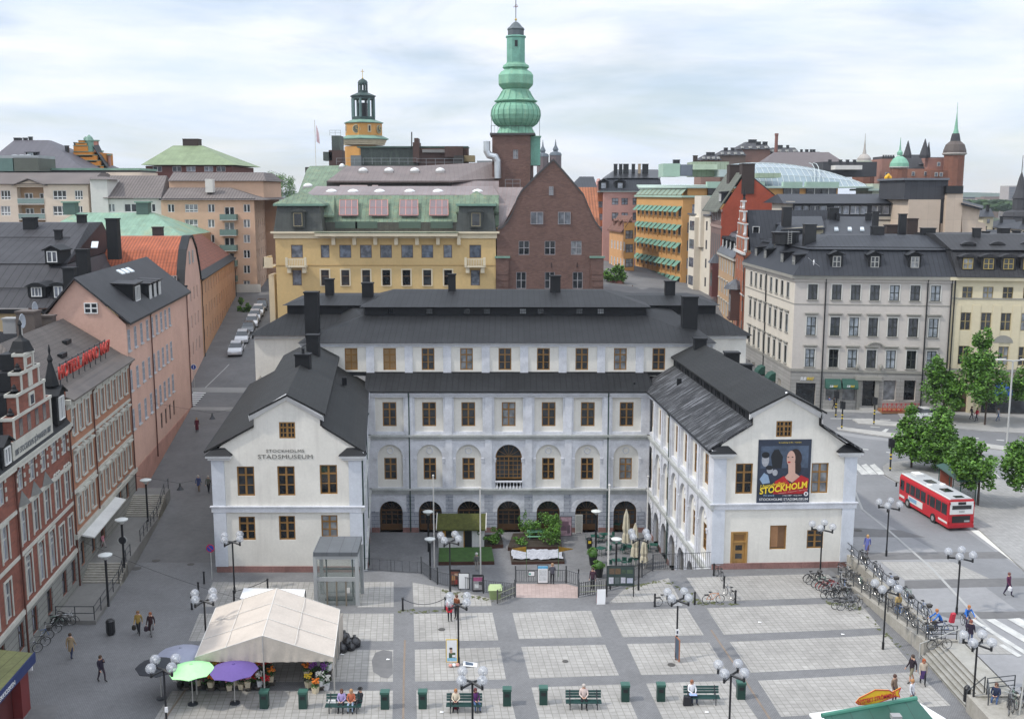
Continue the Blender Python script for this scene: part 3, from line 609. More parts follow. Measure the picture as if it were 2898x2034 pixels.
# wing fronts
def wing(A,B,gab,wins,gw,left=True,band=True):
 f=Fac(MU,A,B,0,9.65,CREAM);mb=MU.mb('wall');poly=[f.uz(x,y)for x,y in gab]
 pts=[(0.02,9.65)]+poly+[(f.L-.02,9.65)]
 us=sorted({p[0]for p in pts}|{gw[0]-gw[2]/2,gw[0]+gw[2]/2})
 def top(u,side):
  for a,b in zip(pts,pts[1:]):
   if a[0]<=u<=b[0]and b[0]-a[0]>1e-6:return a[1]+(b[1]-a[1])*(u-a[0])/(b[0]-a[0])
  return 9.65
 e=1e-5
 for u0,u1 in zip(us,us[1:]):
  if u1-u0<.01:continue
  t0,t1=top(u0+e,0),top(u1-e,0)
  if gw[0]-gw[2]/2<=(u0+u1)/2<=gw[0]+gw[2]/2:
   mb.face([f.pt(u0,9.65),f.pt(u1,9.65),f.pt(u1,gw[1]),f.pt(u0,gw[1])],CREAM);mb.face([f.pt(u0,gw[1]+gw[3]),f.pt(u1,gw[1]+gw[3]),f.pt(u1,t1),f.pt(u0,t0)],CREAM)
  else:mb.face([f.pt(u0,9.65),f.pt(u1,9.65),f.pt(u1,t1),f.pt(u0,t0)],CREAM)
 x0,x1,zz,z2=gw[0]-gw[2]/2,gw[0]+gw[2]/2,gw[1],gw[1]+gw[3]
 for p,q in(((x0,zz),(x0,z2)),((x0,z2),(x1,z2)),((x1,z2),(x1,zz)),((x1,zz),(x0,zz))):mb.face([f.pt(*p),f.pt(*q),f.pt(*q,-.15),f.pt(*p,-.15)],CREAM)
 f.win(gw[0],gw[1],gw[2],gw[3],win_st(c=4,r=(.33,.66)),hole=False,out=-.1)
 for u,z,w,h,st in wins:f.win(u,z,w,h,st,name=st.get('name'))
 f.band(5.0,.42,.16,STONEB,'stone_band',-.2,f.L+.2);f.band(5.42,.09,.26,STONEB,'stone_band',-.3,f.L+.3);f.band(0,.5,.07,GRANITE,'plinth',-.02,f.L+.02)
 for a in(-.08,f.L-.92):
  for z0,h in((.5,4.5),(5.51,3.75)):MU.mb('pilaster').obox(f.pt(a+.5,z0),f.t,f.n,.5,.003,.13,0,h,mat('lilac_white_stone',(.56,.585,.63),.85,.1,.8,streak=.15))
  c=f.pt(a+.5+(.15 if a<1 else-.15),9.26);mp_=MU.mb('corner_cornice');mp_.obox(c,f.t,f.n,.85,-.3,.3,0,.2,TRIMW);mp_.obox(c,f.t,f.n,1.0,-.3,.45,.2,.4,TRIMW)
  c2=c+Vector((0,0,.4));lo=[c2+f.t*sx*1.08+f.n*o for sx,o in((-1,.52),(1,.52),(1,-.5),(-1,-.5))];hi=[c2+f.t*sx*.45+f.n*-.0+Vector((0,0,.55))for sx in(-1,1)]
  hi=[hi[0],hi[1],hi[1]-f.n*.5,hi[0]-f.n*.5];MU.frustum(lo,hi,ROOFE,'corner_roof')
 rks=(MU.mb('raking_cornice'),MU.mb('raking_cornice'))
 for a,b in((poly[2],poly[3]),(poly[3],poly[4])):
  k0=(a[0]-(.3 if a is poly[2]else 0),a[1]-(.15 if a is poly[2]else 0));k1=(b[0]+(.3 if b is poly[4]else 0),b[1]-(.15 if b is poly[4]else 0))
  rks[a is poly[3]].loft([[f.pt(k0[0],k0[1]+dz,o)for dz,o in((-.38,.004),(-.38,.14),(.0,.38),(.12,.38),(.12,.004))],[f.pt(k1[0],k1[1]+dz,o)for dz,o in((-.38,.004),(-.38,.14),(.0,.38),(.12,.38),(.12,.004))]],TRIMW)
 return f,poly
fl_=Fac(MU,LA,LB,0,1,CREAM);MU.facs.remove(fl_)
def wdef(f,xc,y0,y1,w,st):u,zt=f.uz(xc,y0);_,zb=f.uz(xc,y1);return(u,zb,w,zt-zb,st)
WSH=dict(win_st(name='window'),c=1,r=(),blind=.92,bm=mat('louvre_shutter',(.33,.17,.08),.7,.1,3,pat='slat',s=(5,.05)))
lw=[wdef(fl_,x,a,b,w,WB)for x,a,b,w in((698,1461,1527.5,1.3),(811.4,1459,1527,1.3),(931.5,1457,1520,1.3),(694,1319.4,1402.7,1.37),(808.6,1318.7,1402,1.37),(928.7,1315,1398,1.37))]
fL,polyL=wing(LA,LB,[(624,1262),(717,1206),(717,1172),(809.5,1118),(905,1172),(905,1204),(1001,1260)],lw,(lambda g:(g[0],g[1],g[2],g[3]))(wdef(fl_,811.8,1194,1240,1.26,None)))
fr_=Fac(MU,RA,RB,0,1,CREAM);MU.facs.remove(fr_)
rw_=[wdef(fr_,2107.5,1311,1397,1.37,WB),wdef(fr_,2322,1309.5,1395,1.37,WB),wdef(fr_,2308,1499,1551,1.35,WB),wdef(fr_,2203.5,1486,1554,1.35,WSH)]
fR,polyR=wing(RA,RB,[(2045,1256),(2131,1203),(2131,1168),(2225,1112),(2318,1168),(2318,1203),(2392,1256)],rw_,wdef(fr_,2220,1191,1236,1.26,None))
# oak door in the right wing
u,zt=fR.uz(2093,1503.7);fR.hole(u,.0,1.3,zt,rev=.2)
d=MU.mb('door');d.obox(fR.pt(u,0),fR.t,fR.n,.65,-.18,-.1,0,zt,WOOD);d.obox(fR.pt(u-.6,0),fR.t,fR.n,.09,-.1,.03,0,zt,WOOD);d.obox(fR.pt(u+.6,0),fR.t,fR.n,.09,-.1,.03,0,zt,WOOD);d.obox(fR.pt(u,zt-.1),fR.t,fR.n,.51,-.1,.03,0,.1,WOOD);d.obox(fR.pt(u,2.2),fR.t,fR.n,.51,-.1,.0,0,.12,WOOD);d.obox(fR.pt(u,0.05),fR.t,fR.n,.5,-.1,-.07,0,.42,mat('kick_plate',(.15,.12,.08),.4,0));d.obox(fR.pt(u,2.4),fR.t,fR.n,.4,-.1,-.08,0,.45,mat('door_louvre',(.2,.1,.03),.6))
d2=MU.sub('pane');MU.chs.pop();p1=MB();p1.obox(fR.pt(u,1.55),fR.t,fR.n,.27,-.1,-.085,0,.42,GLASS);p2=MB();p2.obox(fR.pt(u,.85),fR.t,fR.n,.27,-.1,-.085,0,.42,GLASS)
MU.door_panes=(p1,p2)
# other walls
MU.walls([LD,LA],0,9.8,CREAM)[1:];del MU.facs[-1];MU.walls([RB,RC],0,9.8,CREAM);del MU.facs[-1]
# wing roofs: lower slopes, upright strip, upper roof
def wroof(xs,Y0,Y1,sh,m,strip_side):
 (e0,s0,r,s1,e1)=xs;T=.16;mb=MU.mb('roof')
 def P(x,z,Y):return Vector((x+sh*(Y-Y0),Y,z))
 for a,b in(((e0,9.95),(s0,12.05)),((s1,12.05),(e1,9.95))):mb.slab([P(*a,Y0),P(*b,Y0),P(*b,Y1),P(*a,Y1)],T,m)
 for a,b in(((s0-.3,13.0),(r,14.55)),((r,14.55),(s1+.3,13.0))):mb.slab([P(*a,Y0-.25),P(*b,Y0-.25),P(*b,Y1),P(*a,Y1)],T,ROOFT)
 st=MU.mb('clerestory')
 st.face([P(s0,11.9,Y1),P(s0,11.9,Y0+.02),P(s0,13.0,Y0+.02),P(s0,13.0,Y1)],ROOFE);st.face([P(s1,11.9,Y0+.02),P(s1,11.9,Y1),P(s1,13.0,Y1),P(s1,13.0,Y0+.02)],ROOFE)
 if strip_side:
  n=22
  for k in range(n):
   y=Y0+1+(Y1-Y0-2)*k/n;p=P(s0,12.15,y)
   st.box((p.x-.06,p.y-.05,12.1),(p.x-.005,p.y+.05,12.95),ROOFE)
   if k%3==1:
    w_=bpy.data.objects.new('window',winmesh(.5,.6,win_st(m=ROOFE,c=2,r=(.5,),fw=.05,mw=.02)));COL.objects.link(w_);w_.parent=MU.root;w_.location=Vector((p.x-.02,y+.6,12.25))-MU.loc;w_.rotation_euler=(0,0,-math.pi/2)
 gt=MU.mb('gutter')
 for e in(e0,e1):gt.tube(P(e,9.88,Y0+.2),P(e,9.88,Y1),.1,ROOFE,6)
wroof((-24.15,-20.2,-17.5,-14.85,-11.55),79.62,109.0,-.125,ROOFT,False)
wroof((15.5,18.95,21.65,24.4,27.75),80.3,110.0,-.07,ROOFW,True)
# court front lean-to roof and its gutter
MU.mb('roof').slab([(-15.1,104.7,9.95),(14.6,104.7,9.95),(14.3,108.3,11.35),(-15.4,108.3,11.35)],.14,ROOFB)
MU.mb('gutter').tube((-15,104.6,9.9),(14.4,104.6,9.9),.11,ROOFE,6)
# rear block
fb_=Fac(MU,(-22,108.2),(21,108.2),10.9,14.45,CREAM)
for k in range(9):
 px=993+109*k;fb_.wpx(px,985,1047,1.34,WB if k>1 else win_st(g=mat('ochre_glass',(.30,.19,.09),.3,.2)))
 if k<8:MU.mb('pilaster').obox(fb_.pt(fb_.uz(px+54.5,1000)[0],11.3),fb_.t,fb_.n,.42,.003,.1,0,2.8,STONEB)
fb_.band(14.05,.4,.12,STONEB,'stone_band');fb_.band(14.3,.15,.3,TRIMW,'stone_band');fb_.band(11.0,.38,.08,ROOFE,'flashing')
for a,b in(((-28.7,115),(-22,115)),((21,115),(26.1,115)),((26.1,115),(26.1,131)),((-28.7,131),(-28.7,115)),((21,108.2),(21,115)),((-22,115),(-22,108.2))):Fac(MU,a,b,3,14.3,CREAM).band(13.95,.35,.2,TRIMW,'stone_band')
MU.frustum([(-29.3,114.4,14.35),(26.7,114.4,14.35),(26.7,131.5,14.35),(-29.3,131.5,14.35)],[(-25.8,118,16.35),(23.4,118,16.35),(23.4,129,16.35),(-25.8,129,16.35)],ROOFB)
MU.frustum([(-22.4,107.7,14.5),(21.4,107.7,14.5),(21.4,117.8,14.5),(-22.4,117.8,14.5)],[(-16.4,114.5,16.6),(14.9,114.5,16.6),(17.5,119.5,17.35),(-19,119.5,17.35)],ROOFB)
CL=MU.mb('clerestory')
CL.box((-16.3,114.55,16.2),(14.8,128,17.55),ROOFE);CL.box((-25.6,118.1,16.2),(23.2,128.9,17.35),ROOFE)
MU.frustum([(-16.8,114.1,17.56),(15.3,114.1,17.56),(15.3,130,17.56),(-16.8,130,17.56)],[(-13.9,121.5,18.75),(10.6,121.5,18.75),(10.6,123,18.75),(-13.9,123,18.75)],ROOFB)
MU.frustum([(-26.1,117.7,17.36),(23.7,117.7,17.36),(23.7,129.3,17.36),(-26.1,129.3,17.36)],[(-23.5,122,18.1),(21,122,18.1),(21,125,18.1),(-23.5,125,18.1)],ROOFB)
for px in(1105,1215,1322,1378,1480,1530,1640,1700):
 p=Q(px,882,114.5);w_=bpy.data.objects.new('window',winmesh(.75,.62,win_st(m=ROOFE,c=3,r=(.5,),fw=.05,mw=.02)));COL.objects.link(w_);w_.parent=MU.root;w_.location=Vector((p.x,114.52,16.75))-MU.loc
def chpx(b,x0,x1,yt,yb,Y,m=None,pots=0,d=None,rz=0.0):
 p=Q((x0+x1)/2,yt,Y);q=Q((x0+x1)/2,yb,Y);w=(x1-x0)/FPX*(Y*.987+2)
 b.chimney(p.x,Y+w*.3,q.z-.6,p.z,w*.9,d or w*.7,m or ROOFE,pots=pots,rz=rz)
for x0,x1,yt,yb,Y in((858,901,826,950,111),(1931,1978,839,950,111.5),(918,944,789,845,122),(1022,1056,800,850,121),(1267,1290,775,830,121),(1556,1588,780,848,120.5),(1882,1913,795,845,122)):chpx(MU,x0,x1,yt,yb,Y)
chpx(MU,864,903,947,1005,102,pots=0);chpx(MU,832,878,1002,1078,93.5,pots=1);chpx(MU,1964,2002,957,1010,106);chpx(MU,2052,2096,997,1052,99);chpx(MU,2101,2131,1031,1086,95)
for px,py,Y in((977,1160,92),(975,1075,100),(955,1185,88),(820,1062,97),(2020,1162,92),(1922,1078,101)):
 p=Q(px,py,Y);MU.sub('roof_vent').box((p.x-.22,Y-.15,p.z-.5),(p.x+.22,Y+.15,p.z+.25),ROOFE)
for px,py,Y in((1076,895+225,107),(1245,895,115),(1420,860,118),(1160,840,121),(1308,890,115),(1680,855,119),(1795,1095,106)):
 p=Q(px,py,Y);MU.sub('roof_vent').tube((p.x,Y,p.z-.6),(p.x,Y,p.z+.5),.1,ROOFE,6)
MU.done()
MU.door_panes[0].build('pane',MU.objs['door']);MU.door_panes[1].build('pane',MU.objs['door'])
# lettering and banner
LET=mat('grey_letters',(.16,.155,.14),.6,0)
for s_,x_,y_,w_,c_ in(('STOCKHOLMS',807.5,1279.5,3.0,.25),('STADSMUSEUM',807.5,1297.2,4.3,.34)):
 u,z=fL.uz(x_,y_);textfit(s_,w_,c_,LET,fL.pt(u,z,.03),fL.t,parent=MU.root,ext=.012,loose=1.06)
# ---------- left row of houses ----------
def LX(Y):return-33.2-.125*(Y-76)
def LP(Y,off=0.0):return(LX(Y)-off,Y)
BRICK=mat('red_brick',(.24,.075,.048),.85,.2,.8,pat='brick',s=(.5,.16),mort=.012,col2=(.16,.09,.07))
OCHR=mat('pale_render_trim',(.46,.45,.40),.85,.15,.8)
GREYR=mat('grey_rustic_render',(.24,.24,.22),.9,.12,.6,pat='blocks',s=(3,.45),mort=.03,col2=(.13,.13,.12),bump=.4)
WGR=mat('grey_window_frame',(.42,.42,.40),.7,.1)
WWH=mat('white_window_frame',(.7,.7,.68),.7,.05)
WDK=mat('dark_window_frame',(.05,.04,.035),.6,.1)
SL=mat('slate_blue_roof',(.06,.065,.075),.55,.2,.6,pat='seam',s=(.7,2.2),mort=.04,col2=(.03,.03,.035))
def wst(m,**k):d=dict(m=m,c=2,r=(.6,),fw=.08,mw=.04,g=GLASSB);d.update(k);return d
# brick house with the stepped gable
B=Bld('brick_house','ornate red brick house with a stepped gable and pale stone bands at the left edge',(LX(60),60,0))
f=Fac(B,LP(48),LP(76.2),0,12.8,BRICK);U=lambda u:u+2.02
US=[15.7,18.1,20.5,22.9,25.3];US2=[2.6,5.0,7.4,9.8,12.2]
for u in US+US2:
 f.win(U(u),10.9,1.15,1.75,wst(WGR));f.win(U(u),7.3,1.15,2.3,wst(WGR,sur=.16,sm=OCHR))
for u in(16.0,18.6,21.0,3.0,6.0,9.5):f.win(U(u),3.6,1.25,2.9,wst(WGR,arch=True,c=2,r=(.8,),sur=.16,sm=OCHR))
for u in(23.2,25.4,12.0):f.win(U(u),3.6,1.15,2.5,wst(WGR,sur=.14,sm=OCHR))
for u in(13.5,16.2,19.4,22.9,25.2,10,6):f.win(U(u),.9,1.1,1.8,wst(WDK))
gr=B.mb('base_course');us_=sorted([13.5,16.2,19.4,22.9,25.2,10,6]);e=0
for a,b_ in zip([-2.0]+[x+.6 for x in us_],[x-.6 for x in us_]+[f.L-2.05]):
 gr.obox(f.pt((U(a)+U(b_))/2,0),f.t,f.n,(b_-a)/2,.003,.08,0,3.0,GREYR)
for u in us_:gr.obox(f.pt(U(u),0),f.t,f.n,.6,.003,.08,0,.9,GREYR);gr.obox(f.pt(U(u),2.7),f.t,f.n,.6,.003,.08,0,.3,GREYR)
for z,h,o in((3.0,.3,.16),(6.75,.22,.1),(9.75,.22,.12),(12.6,.4,.3)):f.band(z,h,o,OCHR)
# stone blocks beside the windows
q=B.mb('stone_dressing')
for u in US+US2:
 for k in range(3):
  for s_ in(-1,1):q.obox(f.pt(U(u)+s_*.72,11.0+k*.6),f.t,f.n,.13,.003,.05,0,.28,OCHR)
for u in(15.7,18.1,20.5):
 q.mesh([f.pt(U(u)-.75,10.0,.02),f.pt(U(u)+.75,10.0,.02),f.pt(U(u),10.9,.02),f.pt(U(u),10.05,.55)],[(0,1,3),(1,2,3),(2,0,3)],mat('grey_lead',(.14,.14,.13),.7,.2))
for u in(22.9,25.3):
 for d_ in(-.5,0,.5):q.torus(f.pt(U(u)+d_,9.9,.05),f.n,.24,.07,OCHR,12,5)
for u in(14.4,23.9):f.pipe(U(u)+(2.4 if u>20 else 0),0,12.8,mat('rust_pipe',(.09,.03,.02),.6))
# gable, tier by tier
gb=B.mb('gable');th=.5
tiers=[(14.4,22.6,12.85,14.35,OCHR),(14.7,22.4,14.35,15.9,BRICK),(15.7,21.3,15.9,17.25,BRICK),(16.7,20.4,17.25,18.5,BRICK),(17.6,19.5,18.5,19.6,BRICK)]
for a,b_,z0,z1,m in tiers:
 gb.obox(f.pt(U((a+b_)/2),z0),f.t,f.n,(b_-a)/2,-th,.1,0,z1-z0,m)
 if m is BRICK:
  gb.obox(f.pt(U((a+b_)/2),z1-.2),f.t,f.n,(b_-a)/2+.12,-th-.1,.2,0,.2,OCHR)
  for e_ in(a,b_):gb.obox(f.pt(U(e_+(.12 if e_==a else-.12)),z0),f.t,f.n,.14,.1,.16,0,z1-z0-.2,OCHR)
  for e_ in(a-.35,b_+.35):gb.lathe([(.22,0),(.26,.1),(.14,.22),(.15,.32),(.04,.5)],f.pt(U(e_),z0+.02,-.2),ROOFE,8)
  gb.obox(f.pt(U((a+b_)/2),z0),f.t,f.n,(b_-a)/2+.05,-th-.9,-th,0,z1-z0-.05,ROOFE)
for u in(16.2,17.8,19.4,21.0):gb.obox(f.pt(U(u),14.45),f.t,f.n,.32,.1,.12,0,1.1,GLASSB)
gb.obox(f.pt(U(18.5),16.0),f.t,f.n,.55,.1,.18,0,.9,OCHR);gb.obox(f.pt(U(18.5),16.1),f.t,f.n,.3,.18,.2,0,.6,GLASSB);gb.obox(f.pt(U(18.55),17.3),f.t,f.n,.4,.1,.16,0,1.0,OCHR);gb.obox(f.pt(U(18.55),18.6),f.t,f.n,.6,.1,.14,0,.75,OCHR);gb.obox(f.pt(U(18.55),18.75),f.t,f.n,.4,.14,.16,0,.45,BRICK)
c=f.pt(U(18.6),19.6,-.3);gb.lathe([(.8,0),(.7,.2),(.5,.7),(.2,.9),(.08,1.1),(.08,1.7),(.15,1.8),(.03,2.1)],c,ROOFE,4,.6)
gb2=[(3.4,11.6,12.85,14.35,OCHR),(3.8,11.2,14.35,15.9,BRICK),(4.8,10.2,15.9,17.25,BRICK),(5.8,9.2,17.25,18.5,BRICK)]
for a,b_,z0,z1,m in gb2:gb.obox(f.pt(U((a+b_)/2),z0),f.t,f.n,(b_-a)/2,-th,.1,0,z1-z0,m);gb.obox(f.pt(U((a+b_)/2),z1-.2),f.t,f.n,(b_-a)/2+.12,-th-.1,.2,0,.2,OCHR)
# roof
A0,A1=f.pt(0,12.9,.3),f.pt(f.L,12.9,.3);mb=B.mb('roof')
i0,i1=f.pt(0,15.6,-1.7),f.pt(f.L,15.6,-1.7);j0,j1=f.pt(0,16.6,-9),f.pt(f.L,16.6,-9)
mb.slab([A0,A1,i1,i0],.15,ROOFB);mb.slab([i0,i1,j1,j0],.15,SL)
Fac(B,LP(76.2),LP(76.2,18),0,15.6,BRICK);B.mb('roof').slab([j0,j1,f.pt(f.L,14,-18),f.pt(0,14,-18)],.15,SL)
dd=f.pt(U(24.6),13.4,.15);B.dormer(dd,f.t,1.9,2.2,2.6,ROOFE,wst(WWH,w=1.2,h=1.7,c=3,r=()),'gable')
tt=B.sub('spire');tt.lathe([(.55,0),(.5,.3),(.15,1.7),(.22,1.9),(.06,2.3),(.1,2.6),(.02,3)],f.pt(U(24.6),16.2,-.4),ROOFE,6)
dd=f.pt(U(13.2),13.0,.15);B.dormer(dd,f.t,1.7,1.6,2.6,ROOFE,wst(WWH,w=1.0,h=1.1,c=2,r=()),'gable')
B.done()
textmesh('1887 STOCKHOLMS SJÖMANSHEM 1887',.58,mat('worn_letters',(.14,.15,.16),.8),faceM(f.pt(U(18.4),13.4,.12),f.t,scale=.72),'lettering',B.root,.01)
# red brick building set back behind it
# hotel
B=Bld('hotel_building','orange and grey hotel house with ornate window frames and brown tiled roof',(LX(86),86,0))
ORN=mat('orange_render',(.36,.17,.10),.85,.12,.7,streak=.2)
f=Fac(B,LP(76.2),LP(95.5),0,14.6,ORN);hu=[2.4+1.95*i for i in range(9)];hu=[1.6,3.5,5.4,7.9,9.9,11.9,13.9,15.9,17.9]
for u in hu:
 for z,h in((11.8,2.0),(8.2,2.0),(4.9,2.0)):
  f.win(u,z,.95,h,wst(WGR,c=2,r=(.62,),sur=.26,sm=OCHR,sill=1,sillm=OCHR,hood=.34 if z<11 else 0))
for u in(1.4,4.4,7.5,13.5,16.2):f.win(u,1.4 if u<12 else 2.4,1.1,1.9,wst(WDK,sur=.15,sm=GREYR))
f.band(0,4.0,.10,GREYR,'base_course',0,.75);f.band(4.0,.35,.25,OCHR);f.band(7.4,.25,.12,OCHR);f.band(10.9,.2,.12,OCHR);f.band(14.0,.6,.12,OCHR);f.band(14.45,.35,.4,OCHR)
gr=B.mb('base_course')
for a,b_ in((2.05,3.75),(5.05,6.85),(8.15,12.85),(14.15,15.55),(16.85,19.3)):gr.obox(f.pt((a+b_)/2,0),f.t,f.n,(b_-a)/2,.003,.1,0,4,GREYR)
for u in(1.4,4.4,7.5,13.5,16.2):zb=1.4 if u<12 else 2.4;gr.obox(f.pt(u,0),f.t,f.n,.65,.003,.1,0,zb,GREYR);gr.obox(f.pt(u,zb+1.95),f.t,f.n,.65,.003,.1,0,4-zb-1.95,GREYR)
for u in hu:
 for z in(14.05,10.5):B.mb('stone_dressing').obox(f.pt(u,z),f.t,f.n,.18,.003,.2,0,.35,OCHR)
f.pipe(6.6,.2,14.6,mat('rust_pipe'));f.pipe(19.2,.2,14.6,mat('rust_pipe'))
TBR=mat('brown_tile',(.115,.098,.088),.75,.25,.6,pat='tile',s=(.3,.4),bump=.5)
mb=B.mb('roof');P=[f.pt(-.1,14.75,.6),f.pt(f.L+.2,14.75,.6),f.pt(f.L+.2,15.3,-.6),f.pt(-.1,15.3,-.6)]
mb.slab(P,.12,mat('brown_eave_metal',(.10,.085,.075),.6,.2));mb.slab([P[3],P[2],f.pt(f.L+.2,18.6,-5.6),f.pt(3.5,18.6,-5.6)],.12,TBR);mb.slab([P[3],f.pt(3.5,18.6,-5.6),f.pt(-.1,15.3,-11)],.12,TBR);mb.slab([f.pt(3.5,18.6,-5.6),f.pt(f.L+.2,18.6,-5.6),f.pt(f.L+.2,14.8,-11),f.pt(-.1,14.8,-11)],.12,TBR)
Fac(B,LP(95.5),LP(95.5,11),3,14.8,ORN);Fac(B,LP(76.3,11),LP(76.3),0,15.0,ORN)
for u,d_ in((9,-2.6),(13.2,-3.4),(4.5,-4.2)):B.sub('roof_hatch').obox(f.pt(u,15.3+(-d_-.6)*.66),f.t,f.n,.7,d_-.3,d_+.1,.0,.35,ROOFE)
B.chimney(LX(83)-9.5,83,14,18.8,1.6,1.6,mat('brown_chimney',(.1,.08,.07),.8),rz=.1);B.chimney(LX(90)-7.5,91,14,19.8,1.6,1.4,mat('brown_chimney'))
B.done()
SG=thing('roof_sign','red and white hotel name sign standing on the brown tiled roof','sign',f.pt(8,15.8,-.8))
s=MB();a,b_=f.pt(2.0,16.0,-.9),f.pt(15.3,16.0,-.9)
s.tube(a,b_,.05,IRON,4);s.tube(a+Vector((0,0,1.1)),b_+Vector((0,0,1.1)),.05,IRON,4)
for i in range(9):
 p=f.pt(2.0+i*1.66,15.1,-.9);s.tube(p,p+Vector((0,0,2.1)),.045,IRON,4);s.tube(p+Vector((0,0,1.6)),f.pt(2.0+i*1.66,15.9,-2.4),.04,IRON,4)
s.build('sign_frame',SG)
textmesh('HOTELL ANNO 1647',1.35,mat('red_sign_letters',(.42,.03,.02),.5),faceM(f.pt(8.7,16.1,-.75),f.t,scale=1.16),'lettering',SG,.06,space=1.05,bold=.03)
AW=Bld('shop_awning','long white rolled awning over the hotel shop windows',f.pt(6,4,1),'awning');AW.mb('canopy').loft([[f.pt(1.0,4.0,.2),f.pt(1.0,3.75,1.1),f.pt(1.0,3.65,1.1),f.pt(1.0,3.85,.2)],[f.pt(11.2,4.0,.2),f.pt(11.2,3.75,1.1),f.pt(11.2,3.65,1.1),f.pt(11.2,3.85,.2)]],mat('white_canvas',(.6,.6,.58),.9,.1));AW.done()
# pink house
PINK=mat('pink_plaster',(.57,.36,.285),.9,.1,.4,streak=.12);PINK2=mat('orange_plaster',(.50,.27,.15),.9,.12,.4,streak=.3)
B=Bld('pink_house','tall pink plastered house with a dark gabled roof and large dormers',(LX(110),110,3))
f=Fac(B,LP(95.5),LP(126.3),.5,18.0,PINK);d0=3.0
PU=[-2.2,.4,3.0,5.6,7.9,10.15,12.4,14.65,16.9]
for u in PU:
 for z in(15.4,11.6,7.9):f.win(u+d0,z,.95,2.0,wst(mat('pale_grey_frame',(.38,.40,.44),.7),g=GLASSG,c=2,r=(.35,.68),sill=1,sillm=mat('pale_sill',(.45,.45,.45),.8),rev=.08))
for u in PU[5:]:f.win(u+d0,5.2,.9,1.7,wst(WDK))
f.pipe(6.8+d0,3,18.2,mat('rust_pipe'));f.pipe(18.8+d0+8.2,4,18.2,mat('rust_pipe'))
f.band(.5,3.6,.06,mat('pink_base',(.42,.22,.17),.9,.2,streak=.3),'base_course')
DARKR=mat('dark_seamed_metal',(.034,.034,.037),.6,.25,.6,pat='seam',s=(.6,2.6),mort=.07,col2=(.012,.012,.013),spec=.3)
fg=Fac(B,(-43.6,95.5),LP(95.5),3,18.0,PINK);pk_=[fg.uz(x,y)for x,y in((240,784),(258,868))]
B.mb('wall').face([fg.pt(0,18),fg.pt(fg.L,18),fg.pt(3.6,22.2)],PINK)
w_=fg.win(fg.uz(258,868)[0],19.0,1.25,1.0,wst(WWH,c=2,r=(.5,),g=GLASS),hole=False,out=.04)
mb=B.mb('roof');rx=-43.6+3.6
r0=Vector((rx-.0,95.1,22.35));r1=Vector((rx-4.2,126.5,22.35));e0=f.pt(-.35,18.15,.5);e1=f.pt(f.L,18.15,.5);l0=Vector((-44.0,95.1,18.0));l1=Vector((-48.2,126.5,18))
mb.slab([r0,e0,e1,r1],.2,DARKR);mb.slab([l0,r0,r1,l1],.2,DARKR)
Fac(B,LP(126.3),(-48,126.3),3,18.2,PINK);B.mb('wall').face([(LX(126.3),126.3,18.2),(-48,126.3,18.2),(rx-4.2,126.3,22.1)],PINK)
def dm(B,f,u,out,z,w,h,dep,kind,st):B.dormer(f.pt(u,z,out),f.t,w,h,dep,DARKR,st,kind,ROOFE)
dm(B,f,6.2+d0,-.9,18.9,3.4,2.1,4.0,'flat',wst(WWH,w=1.9,h=1.5,c=3,r=(),g=GLASS))
for u in(10.6,12.9,15.2):dm(B,f,u+d0,-.6,18.7,1.3,1.9,3.4,'flat',wst(WWH,w=.9,h=1.5,c=2,r=(),g=GLASS))
for k in range(3):B.sub('skylight').slab([Q(328+k*13,764-k*3,101),Q(337+k*13,762-k*3,101),Q(355+k*13,772-k*3,99.5),Q(346+k*13,774-k*3,99.5)],.1,mat('skylight_glass',(.5,.55,.58),.1,0))
for x0,x1,yt,yb,Y in((212,247,705,830,103),(175,210,757,880,97)):chpx(B,x0,x1,yt,yb,Y)
B.done()
# pink and orange house with clay tile roof
CLAY=mat('clay_tiles',(.40,.105,.045),.8,.25,.7,pat='tile',s=(.42,.55),bump=.6);CLAY2=mat('dark_clay_tiles',(.22,.07,.04),.8,.25,.7,pat='tile',s=(.42,.55),bump=.6)
B=Bld('tiled_house','pink and orange corner house with bright clay tile roof and curved side gable',(-44,140,5))
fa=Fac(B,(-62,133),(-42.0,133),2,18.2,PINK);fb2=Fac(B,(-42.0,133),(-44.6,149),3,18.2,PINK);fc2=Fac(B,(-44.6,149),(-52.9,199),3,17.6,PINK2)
for x,y0,y1 in((491,850,887),(493,928,975),(490,780,815)):fa.wpx(x,y0,y1,.9,wst(WWH,g=GLASS))
gp=[(0,18.2),(fb2.L,18.2),(14.6,20.5),(12.5,22.8),(9.5,24.0),(6.5,24.0),(3.4,22.8),(1.3,20.5)];gp=[(0,18.2),(fb2.L,18.2),(15.2,19.6),(12.9,22.3),(9.6,24.1),(6.4,24.1),(3.1,22.3),(.8,19.6)]
B.mb('wall').face([fb2.pt(u,z)for u,z in gp],PINK)
for u,z in((6.3,20.6),(9.4,20.6),(3,15.6),(6.2,15.6),(9.4,15.6),(12.6,15.6),(3,12),(6.2,12),(9.4,12),(12.6,12),(3,8.4),(6.2,8.4),(9.4,8.4),(12.6,8.4)):fb2.win(u,z,.8,1.7,wst(WGR,g=GLASSB),hole=z<18,out=None if z<18 else .05)
for i in range(14):
 for z in(15.3,11.9,8.6):fc2.win(2.2+i*3.5,z,.85,1.7,wst(WGR,g=GLASSB))
mb=B.mb('roof');gx=[fb2.pt(u,z,.12)for u,z in gp]
rl=Vector((-62,141,24.2));side=[(133-.35,18.0),(133.9,20.1),(136.2,22.6),(139.5,24.2),(142.5,24.2),(145.8,22.6),(148.2,20.1),(149.3,18.0)]
xr=lambda y:-42.0-(y-133)*.1625
